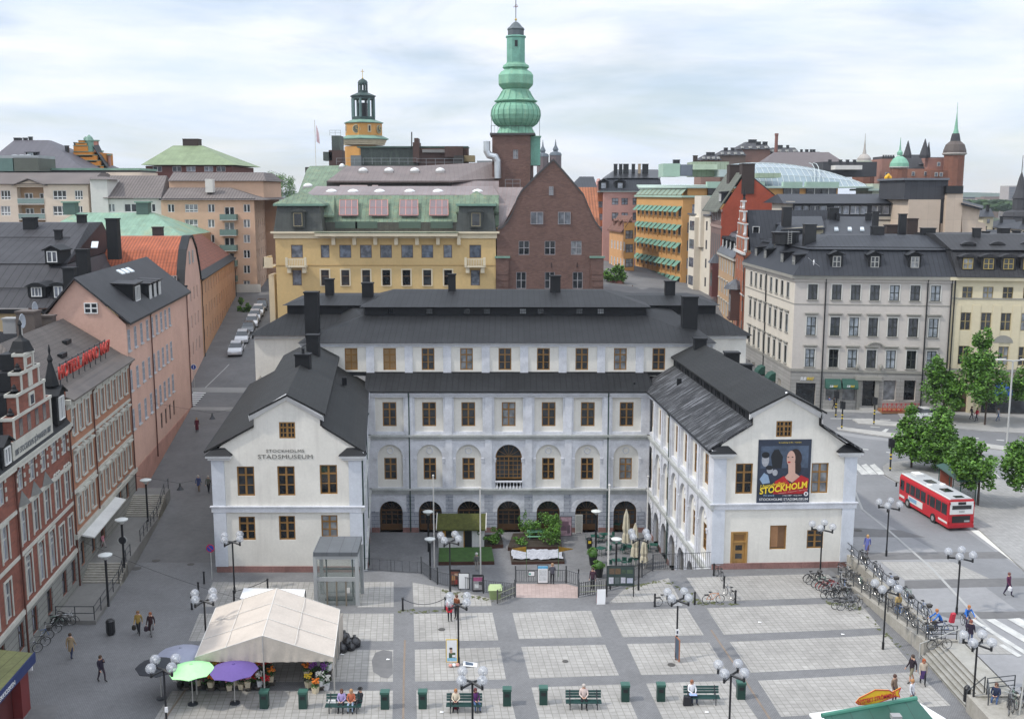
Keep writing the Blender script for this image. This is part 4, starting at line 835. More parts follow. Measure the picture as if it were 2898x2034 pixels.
for(y0,z0),(y1,z1)in zip(side,side[1:]):
 mb.slab([(-62,y0,z0),(xr(y0)-.9,y0,z0),(xr(y1)-.9,y1,z1),(-62,y1,z1)],.14,CLAY);mb.slab([(xr(y0)-.9,y0,z0+.12),(xr(y0)+.2,y0,z0+.12),(xr(y1)+.2,y1,z1+.12),(xr(y1)-.9,y1,z1+.12)],.3,ROOFE)
mb.slab([(-62,132.0,17.7),(-41.4,132.0,17.7),(-41.5,133.2,18.3),(-62,133.2,18.3)],.14,ROOFE)
a,b_=fc2.pt(.2,17.7,.4),fc2.pt(fc2.L,17.7,.4);mb.slab([a,b_,fc2.pt(fc2.L,18.4,-.8),fc2.pt(.2,18.4,-.8)],.14,ROOFE);mb.slab([fc2.pt(.2,18.4,-.8),fc2.pt(fc2.L,18.4,-.8),fc2.pt(fc2.L-3,22.4,-5.5),fc2.pt(.2,22.4,-5.5)],.14,CLAY2);mb.slab([fc2.pt(.2,22.4,-5.5),fc2.pt(fc2.L-3,22.4,-5.5),fc2.pt(fc2.L,17.7,-11),fc2.pt(.2,17.7,-11)],.14,CLAY2)
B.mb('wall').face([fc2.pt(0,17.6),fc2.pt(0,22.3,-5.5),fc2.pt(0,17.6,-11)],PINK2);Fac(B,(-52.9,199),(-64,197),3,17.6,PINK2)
fc2.pipe(.5,4,17.9,ROOFE);fc2.pipe(fc2.L-.3,9,17.9,ROOFE);fa.pipe(fa.L-1.2,3,18.0,ROOFE)
chpx(B,429,458,642,690,143,mat('black_chimney',(.03,.025,.025),.7));B.done()
# large dark roof behind the hotel
DK2=mat('grey_seamed_roof',(.042,.041,.046),.6,.25,.5,pat='seam',s=(.95,3.2),mort=.1,col2=(.015,.015,.017),spec=.3)
B=Bld('dark_roofed_house','cream house under a large black sheet metal roof with small dormers and tall chimneys',(-60,110,3))
f=Fac(B,(-76,108),(-46.5,108),5,18.0,mat('sand_plaster',(.52,.40,.24),.9,.1));Fac(B,(-46.5,108),(-53,148),5,18,mat('sand_plaster'))
f.band(17.6,.4,.4,ROOFE)
lo=[Vector((-77,107.4,18.2)),Vector((-45.6,107.4,18.2)),Vector((-52,149,18.2)),Vector((-77,149,18.2))];mi=[Vector((-77,114.5,22.2)),Vector((-48.8,114.5,22.2)),Vector((-54.2,143,22.2)),Vector((-77,144,22.2))];hi=[Vector((-77,126,26.4)),Vector((-50.7,126,26.4)),Vector((-50.7,130,26.4)),Vector((-77,130,26.4))]
B.frustum(lo,mi,DK2);B.frustum([p+Vector((0,0,.1))for p in mi],hi,DK2,bot=True)
fq=Fac(B,(-77,111),(-46.5,111),18,19,DK2);B.facs.remove(fq)
def dpx(B,xc,y0,y1,Y,w,dep,kind,st,m=ROOFE,t=(1,0)):
 p=Q(xc,y1,Y);q=Q(xc,y0,Y);B.dormer(p,t,w,q.z-p.z,dep,m,st,kind)
dpx(B,149,708,747,113.8,1.6,3,'gable',wst(WWH,w=1.1,h=1.2,c=2,r=(),g=GLASSB));dpx(B,105,812,840,108.9,1.9,3,'curve',wst(WWH,w=1.1,h=1.0,c=3,r=(),g=GLASSG));dpx(B,167,808,845,108.8,1.4,3,'curve',wst(WWH,w=.9,h=1.2,c=2,r=(),g=GLASSB))
for x0,x1,yt,yb,Y in((62,98,615,672,124),(215,240,607,662,126),(152,172,650,690,121),(297,332,618,720,124)):chpx(B,x0,x1,yt,yb,Y)
B.sub('skylight').slab([Q(257,700,121),Q(276,700,121),Q(279,683,122.5),Q(260,683,122.5)],.1,mat('skylight_glass'))
sb=B.sub('snow_guard');sb.tube((-76,110.2,20.0),(-46.5,110.2,20.0),.06,ROOFE,5);sb.tube((-76,121,24.9),(-51,121,24.9),.05,ROOFE,5)
B.done()
# small roofs and dishes between hotel and brick house
B=Bld('low_roofed_house','low dark roofed back house behind the brick gable with satellite dishes',(-47,88,3))
B.walls([(-60,80),(-46,80),(-46,100),(-60,100)],2,16,mat('sand_plaster'));B.frustum([Vector(p)for p in((-61,79,16),(-45.3,79,16),(-45.3,101,16),(-61,101,16))],[Vector(p)for p in((-60,90,18.2),(-47,90,18.2),(-47,91,18.2),(-60,91,18.2))],DARKR)
chpx(B,115,150,892,930,93,mat('brown_chimney'));chpx(B,5,45,900,925,92,mat('grey_vent',(.3,.3,.3),.5));B.done()
def dish(px,py,Y,label,zb):
 p=Q(px,py,Y);T=thing('satellite_dish',label,'dish',(p.x,Y,zb));m=MB();m.tube((p.x,Y,zb),(p.x,Y,p.z),.05,WGR,6);m.build('mast',T);m=MB();R=[[p+Vector((r*math.cos(a)*.35+d*.9,-d*.4+r*math.cos(a)*.2,r*math.sin(a)))for a in[2*math.pi*i/14 for i in range(14)]]for r,d in((.1,-.02),(.45,.04),(.6,.12),(.58,.16),(.1,.03))];m.loft(R,mat('dish_grey',(.35,.38,.42),.6));m.build('reflector',T)
dish(96,872,92,'grey satellite dish on a mast behind the brick gable',17.5);dish(60,908,84,'dark grey satellite dish beside the brick gable top',17)
# copper roofed house with two lanterns
COPP=mat('green_copper',(.21,.34,.25),.7,.22,.5,pat='seam',s=(.7,4),mort=.05,col2=(.14,.24,.17),dirt=(.30,.30,.16));COPD=mat('pale_green_copper',(.17,.29,.225),.7,.2,.4)
B=Bld('copper_roofed_house','house with pale green copper hip roof and two square roof lanterns',(-60,160,5))
lo=[Q(100,672,186),Q(514,668,186)];z=lo[1].z;lo=[Vector((lo[0].x,186,z)),Vector((lo[1].x,186,z)),Vector((lo[1].x,205,z)),Vector((lo[0].x,205,z))]
h0=Q(215,602,195);h1=Q(432,600,195);hi=[Vector((h0.x,195,h0.z)),Vector((h1.x,195,h0.z)),Vector((h1.x,196,h0.z)),Vector((h0.x,196,h0.z))]
B.frustum(lo,hi,COPP);B.walls([(p.x,p.y)for p in lo],5,z,PINK2)
for x in(201,407):
 p=Q(x,602,195);t=Q(x,570,195);k=B.sub("lantern");k.box((p.x-1.1,194.2,p.z-.4),(p.x+1.1,196,t.z-.25),mat('dark_copper',(.07,.12,.10),.6));k.box((p.x-1.35,194,t.z-.25),(p.x+1.35,196.2,t.z),COPD)
B.done()
# ---------- background blocks ----------
def blk(b,x0,x1,yT,yB,Y,m,dep=14,part='wall',z0=None,skew=0.0,top=None):
 A=Q(x0,yT,Y);C=Q(x1,yT,Y);zb=Q(x0,yB,Y).z if z0 is None else z0;z1=A.z
 f=Fac(b,(A.x,Y),(C.x,Y+skew),zb,z1,m,part);fs=[f,Fac(b,(C.x,Y+skew),(C.x,Y+dep),zb,z1,m,part),Fac(b,(C.x,Y+dep),(A.x,Y+dep),zb,z1,m,part),Fac(b,(A.x,Y+dep),(A.x,Y),zb,z1,m,part)]
 b.mb(part if top is None else 'roof').face([(A.x,Y,z1),(C.x,Y+skew,z1),(C.x,Y+dep,z1),(A.x,Y+dep,z1)],top or m)
 return fs
def rf(b,lo,hi,m,dep,th=.25,part='roof'):
 """sloping roof plane: lo = (x0,x1,y,Y) picture eave line, hi = same for its upper edge; back slope falls to dep"""
 a=Q(lo[0],lo[2],lo[3]);c=Q(lo[1],lo[2],lo[3]);d=Q(hi[0],hi[2],hi[3]);e=Q(hi[1],hi[2],hi[3]);z=a.z
 q=[Vector((a.x,lo[3],z)),Vector((c.x,lo[3],z)),Vector((c.x,lo[3]+dep,z)),Vector((a.x,lo[3]+dep,z))];yb=max(hi[3],lo[3]+dep-(hi[3]-lo[3]))
 b.frustum(q,[Vector((d.x,hi[3],d.z)),Vector((e.x,hi[3],d.z)),Vector((e.x,yb,d.z)),Vector((d.x,yb,d.z))],m,part)
PEACH=mat('peach_render',(.60,.40,.28),.9,.08,.15);PCREAM=mat('cream_render',(.62,.52,.42),.9,.08,.15);WHR=mat('white_render',(.62,.60,.56),.9,.08,.2)
BRT=mat('grey_brown_tile',(.17,.145,.135),.85,.2,.25,pat='tile',s=(.6,.7))
B=Bld('apartment_block','peach and white apartment block with grey brown roofs and green balconies',(-60,206,10))
W3=dict(wst(WWH,c=3,r=(.3,),g=GLASS,fw=.1,mw=.08));W2=dict(wst(WWH,c=2,r=(),g=GLASS,fw=.1,mw=.07))
fs=blk(B,-60,248,523,800,206,PCREAM,16);f=fs[0]
for y0,y1 in((539,565),(583,610)):
 for x,w in((15,1.9),(168,2.6),(222,1.6),(-40,2)):f.wpx(x,y0,y1,w,W3)
bw=B.mb('balcony_recess')
for x0,x1 in((47,130),):
 u0,zt=f.uz(x0,530);u1,zb=f.uz(x1,640);f.op.append((u0,zb,u1,zt,False,1.6));bw.obox(f.pt((u0+u1)/2,zb),f.t,f.n,(u1-u0)/2,-1.7,-1.6,0,zt-zb,mat('tan_render',(.42,.28,.17),.9))
 for y in(577,620):
  zf=f.uz(x0,y)[1];k=MB();k.obox(f.pt((u0+u1)/2,zf),f.t,f.n,(u1-u0)/2,-1.5,.1,-.15,0,WHR);k.obox(f.pt((u0+u1)/2,zf),f.t,f.n,(u1-u0)/2,.04,.1,.1,1.0,mat('green_glass_rail',(.2,.27,.25),.3));k.obox(f.pt((u0+u1)/2,zf),f.t,f.n,(u1-u0)/2,.0,.14,1.0,1.08,WWH);k.build('balcony',B.root)
  for x in(72,115):f.win(f.uz(x,560)[0],zf+.05,1.6,2.0,W2,hole=False,out=-1.55)
rf(B,(-60,252,521,205.4),(-60,285,489,212),BRT,17)
B.mb('wall').face([f.pt(f.uz(38,520)[0]+.3,f.z1-.1,.3),f.pt(f.uz(130,520)[0]-.3,f.z1-.1,.3),f.pt(f.uz(84,520)[0],f.uz(90,512)[1]+.1,.3)],PCREAM);u0,u1,zt=f.uz(38,520)[0],f.uz(130,520)[0],f.uz(90,512)[1];zl=f.z1
B.mb('roof').slab([f.pt(u0,zl,.25),f.pt(u1,zl,.25),f.pt((u0+u1)/2,zt+.3,.25)],.1,BRT);B.mb('roof').slab([f.pt(u0,zl,.8),f.pt((u0+u1)/2,zt+.5,.8),f.pt((u0+u1)/2,zt+.5,-5),f.pt(u0-.5,zl,-.5)],.2,BRT);B.mb('roof').slab([f.pt((u0+u1)/2,zt+.5,.8),f.pt(u1,zl,.8),f.pt(u1+.5,zl,-.5),f.pt((u0+u1)/2,zt+.5,-5)],.2,BRT)
fs=blk(B,254,302,508,800,204.5,WHR,14);rf(B,(246,310,508,204),(262,290,500,206),BRT,6)
fs=blk(B,300,455,563,800,204.8,WHR,12);f=fs[0]
for x,w in((315,1.3),(370,2.6),(428,1.6)):f.wpx(x,577,600,w,W2)
rf(B,(291,455,561,204.2),(312,472,497,213),BRT,14)
fs=blk(B,455,719,565,850,204,PEACH,22,skew=0);f=fs[0];fr=fs[1]
fr.B=Vector((Q(757,600,232).x,232,0));fr.t=(fr.B-fr.A).normalized();fr.n=Vector((fr.t.y,-fr.t.x,0));fr.L=(fr.B-fr.A).length
for k in range(6):
 dy=k*43.2
 for x,w,st in((483.5,1.3,W2),(541,2.5,W3),(597.5,1.3,W2),(698,1.3,W2)):f.wpx(x,578+dy,601+dy,w,st)
 if k<5:
  u,z=f.uz(650,614+dy);f.win(u,z-.2,1.9,2.1,W2);kk=MB();kk.obox(f.pt(u,z-.55),f.t,f.n,1.6,.01,1.3,-.12,.0,WHR);kk.obox(f.pt(u,z-.55),f.t,f.n,1.6,1.22,1.3,0,1.1,mat('green_slat_rail',(.16,.25,.22),.6,.1,pat='slat',s=(.25,5)))
  for s_ in(-1,1):kk.obox(f.pt(u+s_*1.56,z-.55),f.t,f.n,.04,.01,1.22,0,1.1,mat('green_slat_rail'))
  kk.build('balcony',B.root)
for i in range(6):
 for k in range(6):fr.win(3+i*4.2,f.uz(600,603+k*43.2)[1],1.1,1.6,W2)
f.band(f.z1-.1,.3,.3,ROOFE)
rf(B,(455,745,566,203.4),(478,650,531,209),BRT,24)
fs=blk(B,478,745,513,560,210,PEACH,16);rf(B,(475,752,512,209.4),(490,745,488,214),BRT,17)
B.mb('chimney_stack').box((Q(583,530,206).x,205.5,30),(Q(604,530,206).x,207,32.6),WHR)
B.mb('shop_front').obox(f.pt(f.uz(700,800)[0],f.z0-.2),f.t,f.n,2.6,.01,.06,0,3.4,WHR)
B.done()
# pavilion roof, stepped gable, dark roof on the skyline
COPO=mat('olive_copper',(.21,.27,.15),.7,.2,.4,pat='seam',s=(.9,6),mort=.07,col2=(.17,.22,.12))
B=Bld('pavilion_building','low building with wide olive copper hip roof and a dark chimney block on top',(-75,260,10))
rf(B,(398,668,467,258),(490,570,412,270),COPO,26);fs=blk(B,412,655,470,540,259,mat('dark_red_wall',(.14,.05,.04),.8),22);f=fs[0]
for x in(445,500,540,590,625):f.wpx(x,471,486,2.2,wst(WWH,c=2,r=()))
chpx(B,515,563,393,414,270,mat('brown_black',(.04,.025,.02),.8));B.done()
B=Bld('stepped_gable_house','orange house with stepped gable and green copper finials on the skyline',(-90,240,10))
OR2=mat('ochre_orange',(.50,.19,.03),.9,.12,.3);Y=240
fs=blk(B,208,262,430,520,Y,OR2,12);g=B.mb('gable')
for x0,x1,y0,y1 in((208,250,413,432),(214,246,405,415),(222,240,398,407),(208,262,430,445),(208,274,440,460),(208,284,455,475),(208,292,470,490)):
 a=Q(x0,y0,Y);c=Q(x1,y1,Y);g.box((a.x,Y-.1,c.z),(c.x,Y+.6,a.z),OR2);g.box((a.x-.1,Y-.15,a.z),(c.x+.1,Y+.7,a.z+.1),COPD)
for x,y0,y1,w in((250,381,430,1.0),(238,386,405,.5)):
 a=Q(x,y0,Y);c=Q(x,y1,Y);g.lathe([(w,0),(w*.9,(a.z-c.z)*.6),(w*1.1,(a.z-c.z)*.65),(w*.7,(a.z-c.z)*.85),(.1,a.z-c.z)],(c.x,Y+1,c.z),COPD,8)
for x0,x1,y0 in((262,280,400),(280,290,430),(305,312,440)):
 a=Q(x0,y0,Y+8);c=Q(x1,490,Y+8);g.box((a.x,Y+8,c.z),(c.x,Y+9,a.z),mat('dull_rose',(.38,.2,.16),.9));g.box((a.x-.2,Y+7.9,a.z),(c.x+.2,Y+9.1,a.z+.3),COPD)
B.mb('roof').slab([Q(262,412,Y+.6),Q(300,470,Y+1),Q(310,470,Y+9),Q(280,410,Y+9)],.3,ROOFE);chpx(B,208,216,403,425,Y+2,BLACKM);chpx(B,183,193,412,440,238,BLACKM);fs[0].wpx(255,466,478,1.4,W2);B.done()
B=Bld('mansard_house','house with dark slate mansard roof and chimneys on the left skyline',(-110,230,10))
SLP=mat('slate_purple',(.09,.085,.10),.6,.15,.3,pat='seam',s=(1.2,6),mort=.06)
rf(B,(-60,235,478,228),(40,135,397,240),SLP,26);blk(B,-60,228,480,560,229,PCREAM,20)
for x0,x1,yt,yb in((38,58,390,402),(65,76,390,400),(80,90,387,400)):chpx(B,x0,x1,yt,yb,240,BLACKM)
for x,y0,y1 in((87,432,444),(118,462,476)):dpx(B,x,y0,y1,233,2,3,'flat',wst(WWH,c=1,r=(),w=1.2,h=1.0,g=GLASSG))
B.done()
B=Bld('roof_plant_house','low rooftop plant house with green and brown metal cladding at left',(-110,215,10),'rooftop structure')
for x0,x1,y0,y1,m in((-30,35,448,485,mat('dull_green_metal',(.10,.17,.15),.6)),(38,108,447,485,mat('dark_green_brown',(.09,.10,.08),.6)),(-30,108,440,448,mat('pale_metal',(.3,.32,.33),.5))):blk(B,x0,x1,y0,y1,216,m,8)
for x in(42,62,80):p=Q(x,438,218);B.mb('vent').lathe([(.9,0),(.9,.3),(.3,.5)],(p.x,218,p.z-.5),mat('pale_metal'),8)
B.done()
B=Bld('long_roof_building','long low building with flat pale green edged roof behind the apartment block',(-80,225,10));blk(B,-60,395,480,520,222,mat('dark_recess',(.1,.1,.1),.8),10);blk(B,-60,395,476,482,221.5,COPD,11,'parapet');blk(B,300,400,488,500,219,PCREAM,10,'bay');B.done()
# ---------- centre background ----------
YEL=mat('yellow_render',(.60,.43,.20),.9,.1,.25,streak=.1);RBR=mat('brown_brick',(.17,.095,.075),.85,.15,.5,pat='brick',s=(.5,.17),mort=.012,col2=(.12,.08,.07))
COPG=mat('streaked_copper',(.15,.215,.145),.75,.35,.6,pat='seam',s=(.75,9),mort=.07,col2=(.08,.11,.07),streak=.9,dirt=(.25,.24,.13));RBM=mat('brown_metal_roof',(.16,.125,.115),.55,.2,.25,pat='seam',s=(.8,5),mort=.06,col2=(.11,.075,.07));RBM2=mat('pinkish_metal_roof',(.22,.18,.175),.5,.2,.2,pat='seam',s=(.8,5),mort=.06,col2=(.2,.13,.12))
DKM=mat('dark_brown_metal',(.045,.042,.038),.6,.2,.4,pat='seam',s=(.7,5),mort=.05)
Y=168
B=Bld('yellow_house','yellow rendered building with streaked green copper roof and two corner pavilions',(-17,Y,6))
fs=blk(B,778,1403,657,905,Y,YEL,34);f=fs[0]
WY=wst(mat('brown_frame',(.16,.10,.06),.6),c=1,r=(),g=glassmat('reflecting_glass',(.10,.12,.15),(.17,.19,.22),.5));WY2=wst(mat('brown_frame'),c=1,r=(.6,),sur=.2,sm=mat('cream_trim',(.66,.58,.42),.8,.08),sill=1,sillm=mat('cream_trim'),g=GLASS)
for x in(840,976.7,1035,1092,1152,1209,1345):f.wpx(x,693,730,1.9,WY)
for x in(919.5,1267):f.wpx(x,693,730,1.4,WY)
for x in(919.5,977,1036,1093,1150,1209,1268):f.wpx(x,764,808,1.3,WY2)
for x in(840,1345):f.wpx(x,764,808,1.5,WY)
CT=mat('cream_trim')
zc=f.uz(1000,752)[1];f.band(zc,.12,.06,mat('tan_string',(.42,.28,.12),.9),'string_course');zt=f.z1
f.band(zt-1.0,1.0,.2,CT);f.band(zt-.2,.3,.6,CT)
a,b_=f.uz(896,660)[0],f.uz(1296,660)[0];B.mb('balcony_ledge').obox(f.pt((a+b_)/2,zt-.6),f.t,f.n,(b_-a)/2,.6,1.6,0,.5,CT);B.mb('balcony_ledge').obox(f.pt((a+b_)/2,zt-.05),f.t,f.n,(b_-a)/2+.1,.1,1.7,0,.12,COPG)
for i in range(7):B.mb('bracket').obox(f.pt(f.uz(945+i*59,680)[0],zt-2.0),f.t,f.n,.28,.01,.7,0,1.4,CT)
for x in(842,1345):
 u,z=f.uz(x,752);k=MB();k.obox(f.pt(u,z),f.t,f.n,1.65,.01,1.2,-.2,.05,CT)
 for s_ in(-1,1):k.obox(f.pt(u+s_*1.5,z),f.t,f.n,.18,1.0,1.25,.05,1.4,CT);k.obox(f.pt(u+s_*1.2,z-1.1),f.t,f.n,.3,.01,.9,0,.9,CT)
 k.obox(f.pt(u,z),f.t,f.n,1.4,1.08,1.16,1.05,1.2,CT)
 for j in range(11):k.obox(f.pt(u-1.3+j*.26,z),f.t,f.n,.06,1.08,1.16,.05,1.05,CT)
 k.build('balcony',B.root)
# side balcony facing the street on the left
p=Q(752,735,172);k=MB();k.box((p.x,170,p.z-1.2),(p.x+1.6,176,p.z-1.0),CT);k.box((p.x,170,p.z-1.0),(p.x+.15,176,p.z+.5),CT);k.box((p.x,170,p.z-1.0),(p.x+1.6,170.15,p.z+.5),CT);k.build('balcony',B.root)
k=MB();k.box((p.x+.6,171,7),(p.x+1.5,175,p.z-2.4),CT);k.box((p.x+.5,171.5,8.8),(p.x+.6,174,12),GLASS);k.build('bay_window',B.root)
# pavilions and roof
PAV=mat('dark_weathered_copper',(.055,.062,.055),.6,.3,.7,pat='seam',s=(.8,5),mort=.05)
for x0,x1,y0 in((774,914,655),(1290,1404,655)):
 A=Q(x0,y0,Y-.3);C=Q(x1,y0,Y-.3);z=zt+.1;h=Q(x0,583,Y).z;ap=Q((x0+x1)/2,541,Y+4).z;d=C.x-A.x
 lo=[Vector((A.x,Y-.3,z)),Vector((C.x,Y-.3,z)),Vector((C.x,Y+d,z)),Vector((A.x,Y+d,z))];i=.55;hi=[Vector((A.x+i,Y+i,h)),Vector((C.x-i,Y+i,h)),Vector((C.x-i,Y+d-i,h)),Vector((A.x+i,Y+d-i,h))]
 B.frustum(lo,hi,PAV);o=.55;e=[Vector((A.x+i-o,Y+i-o,h)),Vector((C.x-i+o,Y+i-o,h)),Vector((C.x-i+o,Y+d-i+o,h)),Vector((A.x+i-o,Y+d-i+o,h))]
 B.frustum(e,[p_+Vector((0,0,.35))for p_ in e],COPD);c=Vector(((A.x+C.x)/2,Y+d/2,ap));B.frustum([p_+Vector((0,0,.35))for p_ in e],[c+Vector((-.1,-.1,0)),c+Vector((.1,-.1,0)),c+Vector((.1,.1,0)),c+Vector((-.1,.1,0))],COPG)
 dpx(B,(x0+x1)/2+(0 if x0<1000 else 0),600,645,Y-.6,2.1,1.6,'curve',wst(mat('buff_frame',(.35,.30,.18),.7),c=1,r=(),w=1.4,h=2.1,g=GLASS),m=PAV)
def px4(pts,Ys):return[Q(x,y,Yy)for(x,y),Yy in zip(pts,Ys)]
mb=B.mb('roof')
mb.slab(px4([(896,629),(1294,629),(1294,553),(880,553)],(171,171,176,176)),.3,COPG);mb.slab(px4([(1380,640),(1412,638),(1412,553),(1380,553)],(171,171,176,176)),.3,COPG);mb.slab(px4([(868,610),(946,610),(946,553),(868,553)],(170.6,170.6,175.8,175.8)),.3,COPG)
mb.slab(px4([(1290,600),(1412,600),(1412,552),(1290,552)],(172.5,172.5,176.2,176.2)),.3,COPG)
a=Q(914,655,170.5);c=Q(1292,629,170.5);rs=B.mb('roof_recess');rs.box((a.x,170.6,a.z),(c.x,171.2,c.z),PAV);rs.box((a.x,168,a.z-.2),(c.x,170.6,a.z-.05),PAV)
for x in(980,1037,1160,1250):p=Q(x,650,170.5);rs.box((p.x-1.8,170.5,p.z+.2),(p.x+1.8,170.6,p.z+1.3),mat('green_tint_glass',(.06,.10,.08),.2,0))
for x0 in(961,1046,1131,1216):
 q=px4([(x0,613),(x0+53,613),(x0+52,570),(x0+2,570)],(171.8,171.8,174.6,174.6));q=[v-Vector((0,.35,-.25))for v in q];sk=B.sub('skylight');sk.slab(q,.2,mat('pinkish_glass',(.19,.15,.155),.15,.1));R_=mat('pink_skylight_bars',(.55,.22,.18),.6)
 for i in range(4):t=i/3;sk.tube(q[0].lerp(q[1],t),q[3].lerp(q[2],t),.06,R_,4)
 for t in(0,.5,1):sk.tube(q[0].lerp(q[3],t),q[1].lerp(q[2],t),.06,R_,4)
B.done()
# brick gable house
B=Bld('brown_brick_house','tall brown brick house with curved gable facing the museum roofs',(5,Y,6))
A=Q(1406,655,Y);C=Q(1704,655,Y);f=Fac(B,(A.x,Y),(C.x,Y),8,Q(1500,657,Y).z,RBR,rev=.15)
gp=[(1404,657),(1408,652),(1424,645),(1438,628),(1452,604),(1462,568),(1474,546),(1518,500),(1566,455),(1608,503),(1652,555),(1666,590),(1684,630),(1704,657)]
gz=[f.uz(x,y)for x,y in gp];cap=B.mb('gable_coping');B.mb('wall').mesh([f.pt(u,z)for u,z in gz]+[f.pt(u,z,-1.0)for u,z in gz],[tuple(range(14)),tuple(range(27,13,-1))]+[(i,i+14,(i+1)%14+14,(i+1)%14)for i in range(14)],RBR)
for a,b_ in zip(gz[1:-1],gz[2:]):cap.loft([[f.pt(a[0],a[1],.15),f.pt(a[0],a[1]+.35,.15),f.pt(a[0],a[1]+.35,-1.2),f.pt(a[0],a[1],-1.2)],[f.pt(b_[0],b_[1],.15),f.pt(b_[0],b_[1]+.35,.15),f.pt(b_[0],b_[1]+.35,-1.2),f.pt(b_[0],b_[1],-1.2)]],mat('dark_coping',(.06,.055,.055),.6))
WR=wst(mat('grey_frame',(.30,.29,.30),.6),c=2,r=(.5,),g=GLASS);WR1=wst(mat('grey_frame'),c=2,r=(),g=GLASSG)
for x in(1519.5,1597):f.wpx(x,600,635,2.0,WR1,hole=False,out=.06)
f.wpx(1560,528,553,.7,WR,hole=False,out=.06)
for x in(1483,1556.5,1631):f.wpx(x,682,721,1.7,WR)
for x in(1475,1556,1635):f.wpx(x,770,817,1.6,WR)
for x0,x1 in((1404,1440),(1672,1708)):
 a,zt_=f.uz(x0,730);b_,_=f.uz(x1,730);q=B.mb('corner_pier');q.obox(f.pt((a+b_)/2,8),f.t,f.n,(b_-a)/2,.003,.35,0,zt_-8,RBR);q.obox(f.pt((a+b_)/2,zt_),f.t,f.n,(b_-a)/2+.2,.003,.5,0,.3,COPD)
 for i in range(7):q.obox(f.pt((a+b_)/2,11+i*1.0),f.t,f.n,(b_-a)/2-.1,.35,.42,0,.75,RBR)
Fac(B,(C.x,Y),(C.x,Y+30),8,f.z1,RBR);Fac(B,(A.x,Y+30),(A.x,Y),8,f.z1,RBR)
pk_=gz[8];mb=B.mb('roof');dark=mat('brown_roof_tiles',(.12,.08,.07),.7,.2,.4,pat='tile',s=(.4,.5))
prof=[gz[1],gz[4],gz[6],gz[8],gz[10],gz[11],gz[13]]
for a,b_ in zip(prof,prof[1:]):mb.slab([f.pt(a[0],a[1]-.3,-1),f.pt(b_[0],b_[1]-.3,-1),f.pt(b_[0],b_[1]-.3,-30),f.pt(a[0],a[1]-.3,-30)][::1],.2,RBM if a[0]<pk_[0]-.1 else dark)
p=Q(1404,660,169);MB
mb.slab(px4([(1408,650),(1420,645),(1480,530),(1408,530)],(170,170,182,182)),.2,RBM2)
for x in(1424,1560,1633):B.sub('iron_anchor').tube(f.pt(f.uz(x,757)[0],f.uz(x,757)[1],.05),f.pt(f.uz(x,757)[0],f.uz(x,757)[1]+.8,.05),.06,ROOFE,4)
B.done()
# stacked brown roofs behind the yellow house
B=Bld('brown_roofed_house','stacked brown metal roofs with white skylight domes behind the yellow house',(-25,185,10))
mb=B.mb('roof')
mb.slab(px4([(865,552),(1412,552),(1395,527),(895,527)],(177,177,184,184)),.3,RBM2)
mb.slab(px4([(958,541),(1036,541),(1040,524),(962,524)],(182,182,186,186)),.3,mat('pale_pink_metal',(.36,.29,.28),.4,.1));mb.slab(px4([(1053,541),(1070,541),(1070,524),(1053,524)],(182,182,186,186)),.3,mat('pale_pink_metal'))
w=B.mb('wall');a=Q(925,541,187);c=Q(1278,512,187);w.box((a.x,187,a.z-2),(c.x,205,c.z),DKM)
mb.slab(px4([(926,512),(1282,512),(1180,470),(980,470)],(186,186,196,196)),.3,RBM)
mb.slab(px4([(1282,512),(1400,505),(1400,458),(1180,470)],(186,190,198,196)),.3,RBM);mb.slab(px4([(1278,545),(1412,545),(1412,512),(1278,512)],(184,184,188,188)),.3,RBM2)
mb.slab(px4([(856,556),(918,556),(985,468),(878,470)],(183,183,198,198)),.3,COPG);mb.slab(px4([(840,556),(858,556),(878,470),(870,475)],(185,183,198,199)),.3,COPG)
w.box((Q(870,500,200).x,198,8),(Q(1410,500,200).x,215,Q(900,474,200).z),DKM)
def dome(x,y,Yy,w_,n='skylight'):
 p=Q(x,y,Yy);k=B.sub(n);k.box((p.x-w_,Yy-.9,p.z-.6),(p.x+w_,Yy+.9,p.z),mat('dome_kerb',(.35,.33,.32),.6));k.lathe([(w_*1.1,0),(w_*1.05,.25),(w_*.6,.5),(.1,.6)],(p.x,Yy,p.z),mat('white_dome',(.7,.7,.68),.3),8,math.pi/8)
for x in(1028,1101,1174,1246):dome(x,484,192,.8)
for x in(939,1000,1075,1160,1240,1352):dome(x,545,180,.95)
dome(872,528,188,.8);dome(968,472,197,.5)
B.done()
B=Bld('rooftop_plant_rooms','dark brown rooftop plant rooms with railings beside the onion spire',(-20,205,30),'rooftop structure')
w=B.mb('wall')
def bxp(mb,x0,x1,y0,y1,Yy,dep,m):a=Q(x0,y0,Yy);c=Q(x1,y1,Yy);mb.box((a.x,Yy,c.z),(c.x,Yy+dep,a.z),m)
BRB=mat('brown_brick_plain',(.085,.05,.042),.85,.2,.5);GRB=mat('green_black_metal',(.06,.075,.065),.6,.3,.5,streak=.5,dirt=(.2,.26,.2))
for x0,x1,y0,y1,Yy,m in((1020,1190,417,470,205,GRB),(1185,1325,420,475,204,BRB),(1195,1258,423,432,203.5,mat('grey_band',(.22,.21,.2),.6)),(930,968,425,470,206,BRB),(1258,1310,415,445,203,BRB),(1285,1312,440,490,202,DKM),(1313,1343,440,458,203,mat('buff_unit',(.28,.22,.12),.8)),(1329,1350,461,480,202,mat('pale_metal')),(1350,1392,455,466,203,mat('pale_metal')),(1168,1187,403,460,203.5,BRB),(1172,1183,391,403,204,BRB),(938,964,384,428,207,GRB),(992,1022,440,470,203,mat('grey_unit',(.16,.18,.18),.6))):bxp(w,x0,x1,y0,y1,Yy,4,m)
